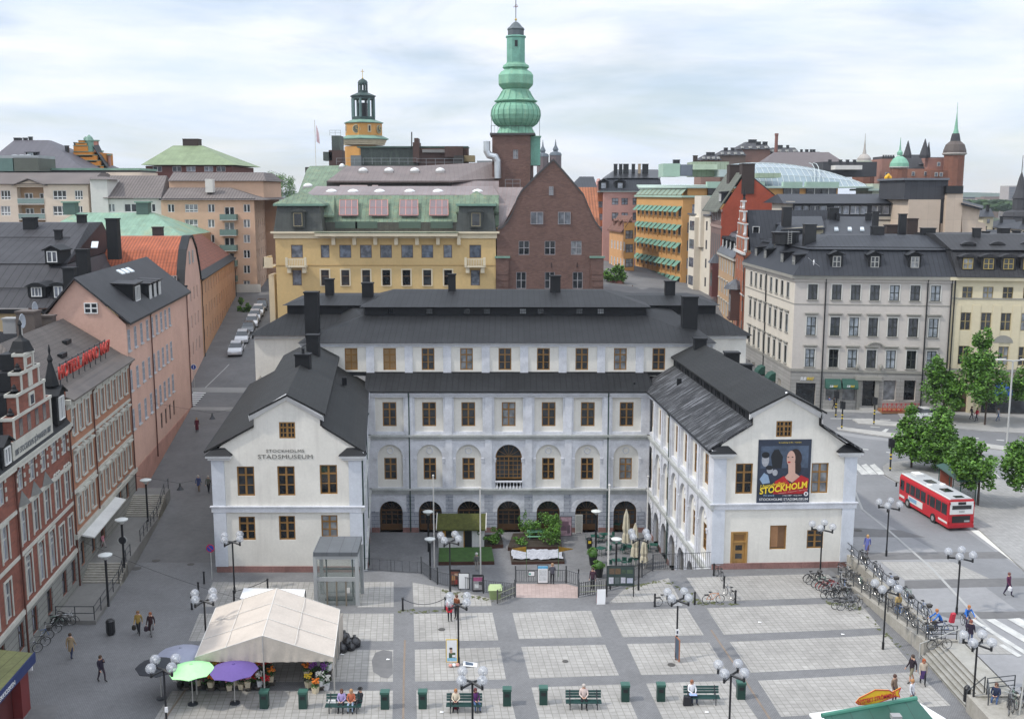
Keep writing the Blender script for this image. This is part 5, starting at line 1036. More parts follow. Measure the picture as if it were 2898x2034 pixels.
bxp(w,1010,1325,414,418,204.5,6,mat('dark_copper'));bxp(w,914,940,430,455,206,3,GRB)
rl_=B.mb('railing')
for x0,x1,y0,y1,Yy in((952,1180,448,466,201),(1180,1310,449,470,201),(933,964,369,384,207),(1300,1357,490,506,192),(1430,1472,508,530,186)):
 a=Q(x0,y0,Yy);c=Q(x1,y1,Yy);n=max(2,int((c.x-a.x)/1.6))
 for k in(0,.5):rl_.tube((a.x,Yy,a.z-(a.z-c.z)*k),(c.x,Yy,a.z-(a.z-c.z)*k),.04,mat('pale_metal'),4)
 for i in range(n+1):x=a.x+(c.x-a.x)*i/n;rl_.tube((x,Yy,c.z),(x,Yy,a.z),.04,mat('pale_metal'),4)
# curved silver duct
du=MB();P_=[Q(x,y,190)for x,y in((1378,400),(1378,428),(1384,440),(1402,444),(1408,456),(1409,505))];du.path(P_,.62,mat('galvanised_duct',(.55,.58,.6),.3,.1,1,metal=.7),12)
for p in P_[1:-1]:du.sphere(p,.62,mat('galvanised_duct'),10,6)
du.build('duct',B.root)
for x,y0,y1 in((1165,374,418),):a=Q(x,y0,204);c=Q(x,y1,204);w.tube((a.x,204,a.z),(c.x,204,c.z),.12,BLACKM,5)
B.done()
# tower with onion spire
YT=195;B=Bld('spire_tower','brown brick tower crowned by a tall bulbous green copper spire',(Q(1460,500,YT).x,YT,8),'tower')
cx=Q(1459.7,400,YT).x;s=.392*195.5/2950
zof=lambda yz:Q(1459.7,yz*.392,YT).z
x0=Q(1393,400,YT-4).x;x1=Q(1500,400,YT-4).x;x2=Q(1529,400,YT+4).x
zt=zof(985);ft=Fac(B,(x0,YT-4.5),(x1,YT-4.5),8,zt,RBR);ft.wpx(1459,424,450,.9,WR);Fac(B,(x1,YT-4.5),(x1+.8,YT+4),8,zt,RBR);Fac(B,(x1+.8,YT+4),(x0,YT+4),8,zt,RBR);Fac(B,(x0,YT+4),(x0,YT-4.5),8,zt,RBR)
B.mb('cornice').box((x0-.4,YT-4.9,zt),(x1+.9,YT+4.6,zt+.35),mat('dark_coping'))
COPV=mat('verdigris_copper',(.19,.40,.28),.7,.22,.5,streak=.5,dirt=(.35,.45,.26));COPS=mat('verdigris_shaft',(.16,.36,.28),.7,.25,.5,streak=.6,dirt=(.28,.50,.38));COPK=mat('dark_copper_dome',(.09,.11,.12),.6,.2)
sp=MB();pr=[(150,976),(128,935),(122,918)];pr=[(r*s,zof(y))for r,y in pr]
def lat(mb,tab,m,n=8,ph=math.pi/8):mb.lathe([(r*s,zof(y))for r,y in tab],(cx,YT,0),m,n,ph)
lat(sp,[(152,978),(130,940),(120,918),(128,912)],COPV);sp.build('spire_base',B.root)
bl=MB();lat(bl,[(122,916),(148,895),(166,865),(174,835),(170,800),(158,772),(138,750),(130,742)],COPV,24,0);lat(bl,[(140,742),(150,736),(152,730),(132,722),(112,690),(98,660),(92,648)],COPV,16,0);lat(bl,[(92,648),(104,640),(128,614),(130,608),(130,548),(112,524),(88,510),(82,500)],COPV);lat(bl,[(82,500),(94,490),(90,474),(70,462),(68,455)],COPV,12);bl.build('onion_bulbs',B.root)
kk=MB()
for i in range(24):
 a=2*math.pi*i/24;pts=[Vector((cx+r*s*1.012*math.cos(a),YT+r*s*1.012*math.sin(a),zof(y)))for r,y in((122,916),(148,895),(166,865),(174,835),(170,800),(158,772),(138,750))];kk.path(pts,.055,mat('copper_seam',(.10,.26,.18),.7),4)
for i in range(16):
 a=2*math.pi*i/16;pts=[Vector((cx+r*s*1.01*math.cos(a),YT+r*s*1.01*math.sin(a),zof(y)))for r,y in((150,731),(132,722),(112,690),(98,660))];kk.path(pts,.05,mat('copper_seam'),4)
kk.build('copper_seams',B.root)
sh=MB();lat(sh,[(68,458),(68,276),(76,270),(70,262)],COPS);lat(sh,[(60,264),(60,222),(64,214),(58,206),(46,196),(30,176),(14,162),(6,158)],COPK,8);shf=sh.build('spire_shaft',B.root)
nk=MB();nk.box((cx-.2,YT-68*s*.93-.05,zof(345)),(cx+.32,YT-68*s*.93+.4,zof(300)),BLACKM);nk.build('opening',shf)
fn=MB();fn.sphere((cx,YT,zof(143)),9*s,mat('gilded',(.6,.42,.12),.3,0,metal=.6),10,6);fn.tube((cx,YT,zof(158)),(cx,YT,zof(-60)),.07,IRON,5);fn.tube((cx-.5,YT,zof(52)),(cx+.4,YT,zof(50)),.05,mat('vane_rust',(.25,.08,.05)),4);fn.torus((cx+.05,YT,zof(45)),(0,1,0),.22,.04,mat('vane_rust'),10,4);fn.build('finial',B.root)
cb_=B.mb('copper_annex');a=Q(1499,388,YT-3);c=Q(1529,468,YT-3);cb_.box((a.x,YT-3,c.z),(c.x,YT+2,a.z),COPS);cb_.box((a.x-.15,YT-3.15,a.z),(c.x+.15,YT+2.1,a.z+.2),COPV)
rr=B.mb('railing')
for i in range(13):
 x=x0-.2+(x1-x0+.6)*i/12;rr.tube((x,YT-4.8,zt+.3),(x,YT-4.8,zt+1.6),.03,IRON,4)
rr.tube((x0-.2,YT-4.8,zt+1.6),(x1+.4,YT-4.8,zt+1.6),.04,IRON,4);
for x in(1391,1527):p=Q(x,385,YT-4);rr.tube((p.x,YT-4,p.z),(p.x,YT-4,p.z+3),.05,IRON,4)
B.done()
# clock tower
YC=300;s=.392*301/2950;cx=Q(1030,400,YC).x;zof=lambda yz:Q(1030,yz*.392,YC).z
B=Bld('clock_tower','orange church clock tower with dark open lantern and gilded cross',(cx,YC,8),'tower');ORC=mat('orange_ochre_plaster',(.55,.28,.08),.9,.1,.3);CL_=mat('light_stone_trim',(.55,.48,.34),.9)
def oct_(r,y0,y1,m,part,r2=None,n=8):mb=B.mb(part);mb.lathe([(r*s,zof(y0)),((r2 or r)*s,zof(y1))],(cx,YC,0),m,n,math.pi/8+.28)
oct_(142,1400,1060,ORC,'wall');oct_(150,1050,1042,CL_,'cornice');oct_(152,1040,1012,CL_,'cornice',165);oct_(178,1010,1004,COPD,'roof');oct_(178,1004,982,COPD,'roof',132)
oct_(132,985,895,ORC,'wall');oct_(142,893,888,COPD,'roof');oct_(142,888,866,COPD,'roof',82);GB=mat('green_black_copper',(.03,.06,.055),.6,.3)
oct_(84,866,845,GB,'lantern');oct_(84,720,700,GB,'lantern');oct_(92,700,694,GB,'lantern_roof');oct_(92,694,670,GB,'lantern_roof',36);oct_(36,670,655,GB,'lantern');oct_(34,612,600,GB,'lantern')
mb=B.mb('lantern')
for i in range(8):
 a=2*math.pi*i/8+math.pi/8+.28;mb.tube((cx+76*s*math.cos(a),YC+76*s*math.sin(a),zof(850)),(cx+76*s*math.cos(a),YC+76*s*math.sin(a),zof(715)),9*s,mat('green_column',(.10,.17,.16),.6),8);mb.tube((cx+30*s*math.cos(a),YC+30*s*math.sin(a),zof(660)),(cx+30*s*math.cos(a),YC+30*s*math.sin(a),zof(608)),5*s,GB,6)
mb.tube((cx,YC,zof(850)),(cx,YC,zof(745)),30*s,BLACKM,8)
B.mb('lantern_roof').lathe([(36*s,zof(602)),(30*s,zof(585)),(14*s,zof(574)),(3*s,zof(568))],(cx,YC,0),GB,10)
fn=MB();fn.tube((cx,YC,zof(570)),(cx,YC,zof(500)),2.2*s,mat('gilded'),5);fn.tube((cx-13*s,YC,zof(517)),(cx+13*s,YC,zof(517)),2.2*s,mat('gilded'),5);fn.sphere((cx,YC,zof(566)),6*s,mat('gilded'),8,6);fn.build('cross',B.root)
for px_,rr_ in((805,1.0),(943,.35)):
 d_=Q(700*1+px_*.392,937*.392,YC-132*s*.95);k=MB();nrm=Vector((-.28,-1,0))if px_<900 else Vector((1,-.45,0));nrm.normalize();c0=Vector((cx,YC,zof(937)))+nrm*132*s*.935
 k.tube(c0,c0+nrm*.15,30*s,mat('clock_rim',(.55,.48,.3),.7),24);k.tube(c0+nrm*.15,c0+nrm*.2,26*s,mat('clock_face',(.07,.09,.08),.6),24)
 t=Vector((nrm.y,-nrm.x,0))*-1
 for i in range(12):a=math.pi*i/6;q0=c0+nrm*.24+(t*math.sin(a)+Vector((0,0,math.cos(a))))*22*s;q1=c0+nrm*.24+(t*math.sin(a)+Vector((0,0,math.cos(a))))*17*s;k.tube(q0,q1,.07,mat('gilded'),4)
 for a,l_ in((2.0,17),(.0,20)):k.tube(c0+nrm*.26,c0+nrm*.26+(t*math.sin(a)+Vector((0,0,math.cos(a))))*l_*s,.1,mat('gilded'),4)
 k.build('clock',B.root)
for nrm in(Vector((.45,-.9,0)),Vector((-.9,-.35,0))):
 nrm.normalize();c0=Vector((cx,YC,zof(955)))+nrm*132*s*.94;k=MB();t=Vector((-nrm.y,nrm.x,0));k.obox(c0,(t.x,t.y),(nrm.x,nrm.y),12*s,-.3,.1,-.2,46*s,CL_);k.obox(c0,(t.x,t.y),(nrm.x,nrm.y),6*s,.1,.14,.1,38*s,BLACKM);k.build('louvre_window',B.root)
B.done()
# twin far spires, flagpole and distant roofs
def spire(px,ytop,ybase,w,Yy,label):
 p=Q(px,ybase,Yy);q=Q(px,ytop,Yy);h=q.z-p.z;T=thing('church_spire',label,'spire',(p.x,Yy,p.z-20));m=mat('far_slate',(.10,.12,.14),.8);mm=mat('far_brick',(.13,.09,.09),.9);k=MB();k.lathe([(w,-20),(w,h*.35)],(p.x,Yy,p.z),mm,8);k.build('tower',T);k=MB();k.lathe([(w*1.1,h*.35),(w*.9,h*.45),(w*.35,h*.5),(w*.5,h*.58),(w*.15,h*.75),(.05,h)],(p.x,Yy,p.z),m,8);k.build('roof',T)
spire(1536,395,470,5,900,'left of the two slim far church spires beside the brick gable');spire(1572,393,465,5,900,'right of the two slim far church spires above the brick gable peak')
T=thing('flagpole','white flagpole with hanging pennant on the brown roofs left of the clock tower','flagpole',(Q(894,466,200).x,200,30));k=MB();a=Q(894,466,200);c=Q(894,340,200);k.tube((a.x,200,a.z-3),(a.x,200,c.z),.07,WHR,6);k.build('pole',T);k=MB();c=Q(894,355,200);k.loft([[(c.x+.05,200,c.z),(c.x+.1,200.1,c.z)],[(c.x+.5,200,c.z-1.5),(c.x+.5,200.1,c.z-1.5)],[(c.x+.55,200.1,c.z-3.4),(c.x+.6,200.2,c.z-3.4)],[(c.x+.05,200,c.z-3),(c.x+.1,200.1,c.z-3)]],mat('pennant',(.6,.42,.45),.9),closed=False,cap=False);k.face([(c.x+.05,199.98,c.z),(c.x+.05,199.98,c.z-3),(c.x+.55,200.08,c.z-3.4),(c.x+.5,199.98,c.z-1.5)],mat('pennant'));k.build('pennant',T)
# ---------- right side ----------
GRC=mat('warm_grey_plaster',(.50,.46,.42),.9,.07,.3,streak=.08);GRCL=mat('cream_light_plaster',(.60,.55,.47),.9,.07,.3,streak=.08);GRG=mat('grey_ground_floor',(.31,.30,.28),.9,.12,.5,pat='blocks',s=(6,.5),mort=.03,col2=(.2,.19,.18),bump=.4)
RTR=mat('greenish_grey_trim',(.27,.26,.23),.85,.1);SLB=mat('blue_black_metal',(.026,.029,.036),.55,.25,.35,pat='seam',s=(.62,3),mort=.08,col2=(.010,.011,.014),spec=.3);SLL=mat('light_slate_metal',(.10,.11,.125),.45,.25,.4,pat='seam',s=(.62,3),mort=.045,col2=(.04,.04,.05))
B=Bld('corner_house','warm grey corner house with black mansard roof and green shop awnings',(47,139,1))
A=(37.8,139.0);C=(57.7,136.3);A2=(37.05,165.5)
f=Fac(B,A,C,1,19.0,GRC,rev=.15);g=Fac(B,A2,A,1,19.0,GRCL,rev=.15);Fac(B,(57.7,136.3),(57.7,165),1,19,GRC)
WG=wst(mat('green_black_frame',(.035,.04,.035),.6),c=2,r=(.5,),g=glassmat('right_house_glass',(.02,.022,.026),(.30,.33,.36),.45),sur=.14,sm=mat('pale_surround',(.55,.54,.50),.8),sill=1,sillm=RTR);WG2=dict(WG,hood=.4)
fx=(2300,2367.7,2421.3,2475.7,2531.5,2590,2647.7);rows=[]
for y0,y1 in((804.5,848),(896.5,948.7),(987,1038)):u,zt=f.uz(2300,y0);_,zb=f.uz(2300,y1);rows.append((zb,zt-zb))
for x in fx:
 u=f.uz(x,830)[0]
 for i,(zb,h)in enumerate(rows):f.win(u,zb,1.22,h,WG if i==0 else WG2)
ga=g.uz(2126.3,800)[0];gb_=g.uz(2231.4,800)[0]
for k in range(8):
 for i,(zb,h)in enumerate(rows):g.win(ga+(gb_-ga)*k/7,zb,1.2,h,WG if i==0 else WG2)
zg=f.uz(2300,1051)[1]
for F_ in(f,g):F_.band(zg,.35,.16,RTR);F_.band(18.3,.4,.2,GRC);F_.band(18.7,.45,.5,RTR);F_.band(f.uz(2300,862)[1],.12,.05,RTR)
# ground floor: shop front, awnings, door, windows
opn=[]
def gopen(F_,x,y0,y1,w,st=None,dark=True,rv=.5):
 u,zt=F_.uz(x,y0);zb=F_.uz(x,y1)[1];zb=max(zb,1.05);F_.hole(u,zb,w,zt-zb,rev=rv);opn.append((F_,u,w,zb,zt));B.mb('shop_window').obox(F_.pt(u,zb),F_.t,F_.n,w/2,-rv-.05,-rv+.02,0,zt-zb,GLASS);return u,zb,zt
for x,y0,y1,w in((2281,1083,1150,2.6),(2356,1085,1133,1.7),(2404,1085,1133,1.7),(2461,1074,1150,1.7),(2519,1076,1133,1.6),(2576,1076,1134,1.5)):gopen(f,x,y0,y1,w)
for k in range(7):u=ga+(gb_-ga)*k/7+.6;g.hole(u,1.2,1.5,3.0,rev=.4);opn.append((g,u,1.5,1.2,4.2));B.mb('shop_window').obox(g.pt(u,1.2),g.t,g.n,.75,-.45,-.38,0,3.0,GLASS)
gr=B.mb('base_course')
for F_ in(f,g):
 o=sorted((u-w/2,u+w/2,zb,zt)for F2,u,w,zb,zt in opn if F2 is F_);e=0.0
 for a,b_,zb,zt in o+[(F_.L,F_.L,1,1)]:
  if a-e>.05:gr.obox(F_.pt((a+e)/2,1),F_.t,F_.n,(a-e)/2,.003,.07,0,zg-1,GRG)
  if b_>a:gr.obox(F_.pt((a+b_)/2,zt),F_.t,F_.n,(b_-a)/2,.003,.07,0,zg-zt,GRG);(gr.obox(F_.pt((a+b_)/2,1),F_.t,F_.n,(b_-a)/2,.003,.07,0,zb-1,GRG)if zb>1.2 else None)
  e=b_
for F_,u in((f,f.uz(2333,900)[0]),(f,f.uz(2620,900)[0]),(f,f.L-.1),(g,g.uz(2167,900)[0])):F_.pipe(u,1,19,BLACKM,.09)
# carved portal and arch hood over the middle window
u=f.uz(2461,1000)[0];q=B.mb('portal')
for s_ in(-1,1):q.obox(f.pt(u+s_*1.15,1),f.t,f.n,.25,.07,.3,0,4.2,RTR);q.sphere(f.pt(u+s_*1.5,7.0,.25),.28,RTR,6,5,1.5)
q.obox(f.pt(u,5.2),f.t,f.n,1.7,.07,.5,0,.5,RTR)
for i in range(3):q.obox(f.pt(u,1),f.t,f.n,1.0,-.4+0,.9-i*.28,i*.17,i*.17+.17,CURBM)
u2=f.uz(2475.7,1000)[0];zc=rows[2][0]+rows[2][1]+.35
for i in range(10):
 a0,a1=math.pi*i/10,math.pi*(i+1)/10;q.loft([[f.pt(u2+1.15*math.cos(a)*k,zc+.75*math.sin(a)*k,o)for k,o in((1,.003),(1,.3),(.82,.3),(.82,.003))]for a in(a0,a1)],RTR)
def awning(F_,x,y0,y1,w,out,m,parent,name='awning'):
 u,zt=F_.uz(x,y0);zb=F_.uz(x,y1)[1];k=MB();P=[(0.02,0),(out*.35,-.12*(zt-zb)),(out*.75,-.45*(zt-zb)),(out,-.85*(zt-zb)),(out,-1*(zt-zb))]
 k.loft([[F_.pt(u+s_*w/2,zt+dz,o)for o,dz in P+[(.02,-(zt-zb))]]for s_ in(-1,1)],m);o=k.build(name,parent);return u,zt,zb,out
AWG=mat('dark_green_canvas',(.02,.075,.055),.8,.1)
YS=mat('yellow_sign_letters',(.7,.5,.03),.6,0);WS_=mat('white_sign_letters',(.7,.7,.7),.6,0)
def sub_sign(F_,u,z,out,w,cap,parent,t=None):
 t=t or F_.t;textfit('SUB',w*.42,cap,WS_,F_.pt(u-w*.27,z,out),t,parent=parent,ext=.02,shear=.3,bold=.02);textfit('WAY',w*.5,cap,YS,F_.pt(u+w*.23,z,out),t,parent=parent,ext=.02,shear=.3,bold=.02)
B.done()
for x in(2356,2404):u,zt,zb,o_=awning(f,x,1071,1096,2.0,1.3,AWG,B.root);sub_sign(f,u,zb+.25,o_+.03,1.1,.28,B.root)
for k in(3,5):u=ga+(gb_-ga)*k/7+.6;kk=MB();kk.loft([[g.pt(u+s_*1.0,z,o)for o,z in((.05,4.7),(.6,4.55),(1.1,4.0),(1.2,3.5),(.05,3.5))]for s_ in(-1,1)],AWG);kk.build('awning',B.root)
u,z=f.uz(2284,1073);sub_sign(f,u,z-.1,.12,1.9,.42,B.root)
# roof of the corner house
P4=[Vector((A2[0]-.5,166,19.15)),Vector((A[0]-.5,138.4,19.15)),Vector((58.2,135.7,19.15)),Vector((58.2,166,19.15))];Pm=[Vector((A2[0]+2.6,166,22.3)),Vector((A[0]+2.6,142,22.3)),Vector((58.2,139.6,22.3)),Vector((58.2,163,22.3))]
h0=Vector((44.5,147.5,24.1));h1=Vector((58.2,146.5,24.1))
B.parts={};B.chs=[];B.facs=[]
B.frustum(P4,Pm,SLB);Pn=B.inset(Pm,22.3,-.25);B.frustum([p+Vector((0,0,.12))for p in Pn],[Vector((43,160,23.8)),h0,h1,Vector((58.2,160,23.8))],SLB)
f2=Fac(B,(37.8,139.6),(57.7,136.9),19,19.05,SLB);g2=Fac(B,(37.6,165),(38.3,139),19,19.05,SLB);B.facs=[]
WD_=wst(mat('pale_dormer_frame',(.34,.34,.32),.6),c=2,r=(.5,),w=1.05,h=1.45,g=GLASS)
for x in(2367.5,2475.5,2589):u=f2.uz(x,765)[0];B.dormer(f2.pt(u,19.9,-.2),f2.t,1.6,1.95,3.2,ROOFE,WD_,'gable')
for x in(2136,2162,2210,2243):u=g2.uz(x,740)[0];B.dormer(g2.pt(min(u,24.5),19.9,-.2),g2.t,1.3,1.7,3.0,ROOFE,WD_,'flat')
for x0,x1,yt,yb,Y in((2470,2505,641,670,148),(2612,2650,645,672,147),(2547,2568,605,668,151),(2472,2489,598,640,152),(2277,2313,634,690,146)):chpx(B,x0,x1,yt,yb,Y,BLACKM)
gd=B.sub('snow_guard');gd.tube(Pn[1]+Vector((0,0,.45)),Pn[2]+Vector((0,0,.45)),.06,ROOFE,4);gd.tube(Pn[0]+Vector((0,0,.45)),Pn[1]+Vector((0,0,.45)),.06,ROOFE,4)
B.done()
# cream house on the right edge
YCR=mat('yellow_cream_plaster',(.60,.53,.37),.9,.07,.3,streak=.08)
B=Bld('cream_house','yellow cream house with arched portal at the right edge',(65,136,1))
f=Fac(B,(57.7,136.2),(76,134),1,19.1,YCR);WC=wst(mat('buff_window_frame',(.28,.22,.10),.7),c=2,r=(.5,),g=GLASS)
rows2=[]
for y0,y1 in((811,843.6),(884,934),(978.5,1031.7)):u,zt=f.uz(2733,y0);zb=f.uz(2733,y1)[1];rows2.append((zb,zt-zb))
for x in(2733,2791,2847,2905,2960):
 for zb,h in rows2:f.win(f.uz(x,900)[0],zb,1.3,h,WC)
f.band(18.7,.4,.5,YCR);f.band(f.uz(2733,846)[1],.15,.08,RTR,'string_course');zg2=f.uz(2733,1050)[1];f.band(zg2,.3,.15,RTR)
q=B.mb('pilaster')
for x in(2706,2762,2820,2876):q.obox(f.pt(f.uz(x,900)[0],rows2[2][0]-.5),f.t,f.n,.5,.003,.08,0,8.4,YCR)
u,z=f.uz(2838,970);q=B.mb('lunette');q.loft([[f.pt(u+1.25*math.cos(math.pi*i/10),z+1.0*math.sin(math.pi*i/10),o)for i in range(11)]for o in(.003,.1)],RTR)
u,zt=f.uz(2720,1083);f.hole(u,1.05,1.9,zt-1.05,True,.5);B.mb('door').obox(f.pt(u,1.05),f.t,f.n,.95,-.52,-.45,0,zt-1.05,mat('dark_wood_door',(.08,.05,.035),.7));f.band(1,zg2-1,.06,mat('brown_stone_base',(.30,.25,.19),.9,.15,.5,pat='blocks',s=(1.6,.5),mort=.02),'base_course',4.2,f.L)
B.mb('shop_window').obox(f.pt(f.uz(2875,1100)[0],1.2),f.t,f.n,2.4,.07,.1,0,2.8,GLASS);B.mb('shop_window').obox(f.pt(f.uz(2800,1100)[0],1.2),f.t,f.n,.9,.07,.1,0,2.8,GLASS);q=B.mb('portal')
for s_ in(-1,1):q.obox(f.pt(u+s_*1.3,1),f.t,f.n,.35,.003,.2,0,3.6,YCR)
f.pipe(.25,1,19,BLACKM,.09)
P4=[Vector((57.9,135.5,19.15)),Vector((77,133.3,19.15)),Vector((77,160,19.15)),Vector((57.9,160,19.15))];Pm=[Vector((57.9,138.2,22.4)),Vector((77,136.2,22.4)),Vector((77,158,22.4)),Vector((57.9,158,22.4))];B.frustum(P4,Pm,DARKR)
Pn=[p+Vector((0,-.3 if i<2 else 0,.15))for i,p in enumerate(Pm)];B.frustum(Pn,[Vector((57.9,144,24.4)),Vector((77,142,24.4)),Vector((77,150,24.4)),Vector((57.9,150,24.4))],DARKR)
f2=Fac(B,(57.7,137),(76,134.8),19,19.05,SLB);B.facs.pop()
WDB=wst(mat('ochre_dormer_frame',(.33,.25,.08),.7),c=2,r=(.5,),w=1.25,h=1.4,g=GLASS)
for x in(2733,2791,2847,2903):B.dormer(f2.pt(f2.uz(x,768)[0],19.95,.7),f2.t,1.8,1.75,2.8,DARKR,WDB,'curve')
for x in(2741,2822,2905):B.dormer(Q(x,703,139.2),f2.t,1.6,.5,1.6,DARKR,None,'curve')
for x0,x1,yt,yb,Y in((2757,2778,645,690,142),(2783,2802,654,678,147),(2830,2860,645,682,146),(2870,2890,652,682,147)):chpx(B,x0,x1,yt,yb,Y,BLACKM)
B.done();u,zt,zb,o_=awning(f,2838,1082,1116,1.9,1.3,mat('blue_canvas',(.01,.06,.30),.8,.1),B.root)
# red ornate gable, beige house, red fire wall with slate roof
OGR=mat('orange_red_brick',(.40,.125,.06),.85,.12,.6,pat='brick',s=(.5,.16),mort=.012,col2=(.3,.15,.1));BEI=mat('beige_orange_plaster',(.48,.32,.19),.9,.1,.4)
B=Bld('ornate_gable_house','narrow orange brick house with white edged gable and dark oriel',(37.5,172,4))
f=Fac(B,(38.2,178.5),(37.0,165.8),2,20.5,OGR,rev=.15);
for z in(17.4,14.2,11.0,7.8):[f.win(u,z,1.0,1.8,wst(WGR,g=GLASSB))for u in(2.2,6.2,10.2)]
gb=B.mb('gable')
for a,b_,z0,z1 in((.8,12,20.5,23),(2.2,10.6,23,25.2),(3.8,9,25.2,27.2),(5.2,7.6,27.2,28.8)):
 gb.obox(f.pt((a+b_)/2,z0),f.t,f.n,(b_-a)/2,-.5,.05,0,z1-z0,OGR);gb.obox(f.pt((a+b_)/2,z1-.3),f.t,f.n,(b_-a)/2+.15,-.55,.15,0,.22,mat('white_volute',(.6,.6,.58),.8))
 for e_ in(a,b_):gb.sphere(f.pt(e_,z0+.4,0),.24,mat('white_volute'),8,6);gb.obox(f.pt(e_,z0+.1),f.t,f.n,.07,-.3,.1,0,z1-z0-.4,mat('white_volute'))
for u,z in((4.6,20.9),(8.2,20.9),(6.4,23.2)):gb.obox(f.pt(u,z),f.t,f.n,.5,.05,.07,0,1.7,GLASSB)
gb.lathe([(.3,0),(.15,.5),(.25,.8),(.03,1.8)],f.pt(6.4,28.8,-.3),ROOFE,6);f.band(20.2,.35,.4,mat('white_volute'));f.band(13.6,.2,.1,mat('white_volute'))
q=B.mb('oriel');q.obox(f.pt(6.4,9.5),f.t,f.n,1.5,.003,1.5,0,4.8,mat('dark_brown_oriel',(.09,.045,.035),.7));q.obox(f.pt(6.4,10.6),f.t,f.n,1.3,1.5,1.53,0,2.8,GLASS);q.obox(f.pt(6.4,9.2),f.t,f.n,1.7,.003,1.7,0,.3,mat('dark_brown_oriel'));q.lathe([(1.9,0),(1.5,.7),(.6,1.3),(.1,1.6)],f.pt(6.4,14.3,.7),SLL,8)
mb=B.mb('roof');mb.slab([(37.9,166,20.5),(52,166,20.5),(52,172,27.2),(38.4,172,27.2)],.2,SLB);mb.slab([(38.4,172,27.2),(52,172,27.2),(52,178,20.5),(38.7,178,20.5)],.2,SLB);Fac(B,(37.0,165.8),(53,165.8),2,20.6,OGR)
w_=bpy.data.objects.new('window',winmesh(1.1,1.2,wst(WWH,c=1,r=(),g=GLASS)));COL.objects.link(w_);w_.parent=B.root;w_.location=Q(2139,662,168.8)-B.loc;f.pipe(12.5,2,20.4,ROOFE)
B.done()
B=Bld('beige_house','beige plastered house with small pale slate mansard and dormers beside the ornate gable',(39,189,6))
f=Fac(B,(39.6,200),(38.2,178.6),3,18.8,BEI,rev=.12)
for i in range(6):
 for z in(15.6,11.6,7.9):f.win(2.2+i*3.4,z,1.1,2.2,wst(WWH,g=GLASSG,sur=.16,sm=OCHR,hood=.35 if z<15 else 0,sillm=OCHR))
f.band(18.4,.4,.4,OCHR);mb=B.mb('roof');a,b_=f.pt(-.2,18.9,.4),f.pt(f.L,18.9,.4);c,d=f.pt(f.L,22.5,-2.2),f.pt(-.2,22.5,-2.2);mb.slab([a,b_,c,d],.2,SLL);mb.slab([d,c,f.pt(f.L,24.5,-7),f.pt(-.2,24.5,-7)],.2,SLB)
for u in(3,8,13,18):B.dormer(f.pt(u,19.6,-.3),f.t,1.5,1.9,2.4,ROOFE,wst(WWH,c=2,r=(.5,),w=.9,h=1.3,g=GLASS),'gable')
f.pipe(f.L-.3,3,18.8,ROOFE);Fac(B,(38.2,178.6),(50,178.6),3,22,BEI);B.done()
FRED=mat('brick_red_fire_wall',(.36,.075,.04),.9,.15,.3,streak=.15);BRS=mat('brown_stone_facade',(.20,.13,.115),.9,.15,.5)
B=Bld('red_gable_house','tall house with bare red gable wall and two thick dark chimneys',(42,203,8));Y=200.2
def fr2(pts,Y,m,B,part='wall',th=.5):P=[Q(x,y,Y)for x,y in pts];n=len(P);B.mb(part).mesh(P+[p+Vector((0,th,0))for p in P],[tuple(range(n-1,-1,-1)),tuple(range(n,2*n))]+[(i,(i+1)%n,n+(i+1)%n,n+i)for i in range(n)],m)
fr2([(2039,780),(2042,595),(2110,492),(2134,507),(2240,590),(2290,620),(2290,780)][::-1],Y,FRED,B)
f=Fac(B,(40.9,216),(40.0,Y),6,Q(2042,598,Y).z,BRS,rev=.15)
for z in(24.6,):[f.win(1.6+i*2.4,z,1.2,1.6,wst(WWH,g=GLASSB))for i in range(6)]
f.band(23.2,.5,.15,mat('pink_grey_band',(.34,.24,.21),.9));f.band(26.4,.4,.3,mat('pink_grey_band'))
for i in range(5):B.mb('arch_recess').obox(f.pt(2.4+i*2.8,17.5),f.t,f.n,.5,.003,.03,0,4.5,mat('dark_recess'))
q=B.mb('oriel');q.obox(f.pt(12.6,10),f.t,f.n,1.4,.003,1.3,0,6.5,mat('maroon_oriel',(.14,.05,.045),.7));q.obox(f.pt(12.6,12),f.t,f.n,1.2,1.3,1.32,0,3.2,GLASSB);q.lathe([(1.8,0),(.05,1.8)],f.pt(12.6,16.5,.6),SLL,4,math.pi/4)
mb=B.mb('roof');GSL=mat('mossy_slate',(.15,.16,.13),.8,.3,.5,pat='tile',s=(.5,.5));a=Q(2036,598,Y);b_=Q(2104,487,Y);mb.slab([a+Vector((-.4,0,0)),b_,b_+Vector((0,16,0)),a+Vector((-.4,16,0))][::-1],.25,GSL)
c=Q(2240,590,Y);d=Q(2134,503,Y);mb.slab([d,c,c+Vector((0,16,0)),d+Vector((0,16,0))],.25,DARKR);mb.slab([b_,d,d+Vector((0,16,0)),b_+Vector((0,16,0))],.25,DARKR)
for x0,x1,yt,yb,Yy in((2062,2098,466,520,207),(2098,2137,463,540,200.5)):chpx(B,x0,x1,yt,yb,Yy,mat('dark_brown_chimney',(.05,.035,.03),.85),d=2.5)
B.dormer(Q(2038,577,203),(-.05,-1),3.0,2.2,2.5,SLB,wst(WWH,c=3,r=(),w=2.2,h=1.4,g=GLASS),'flat');B.done()
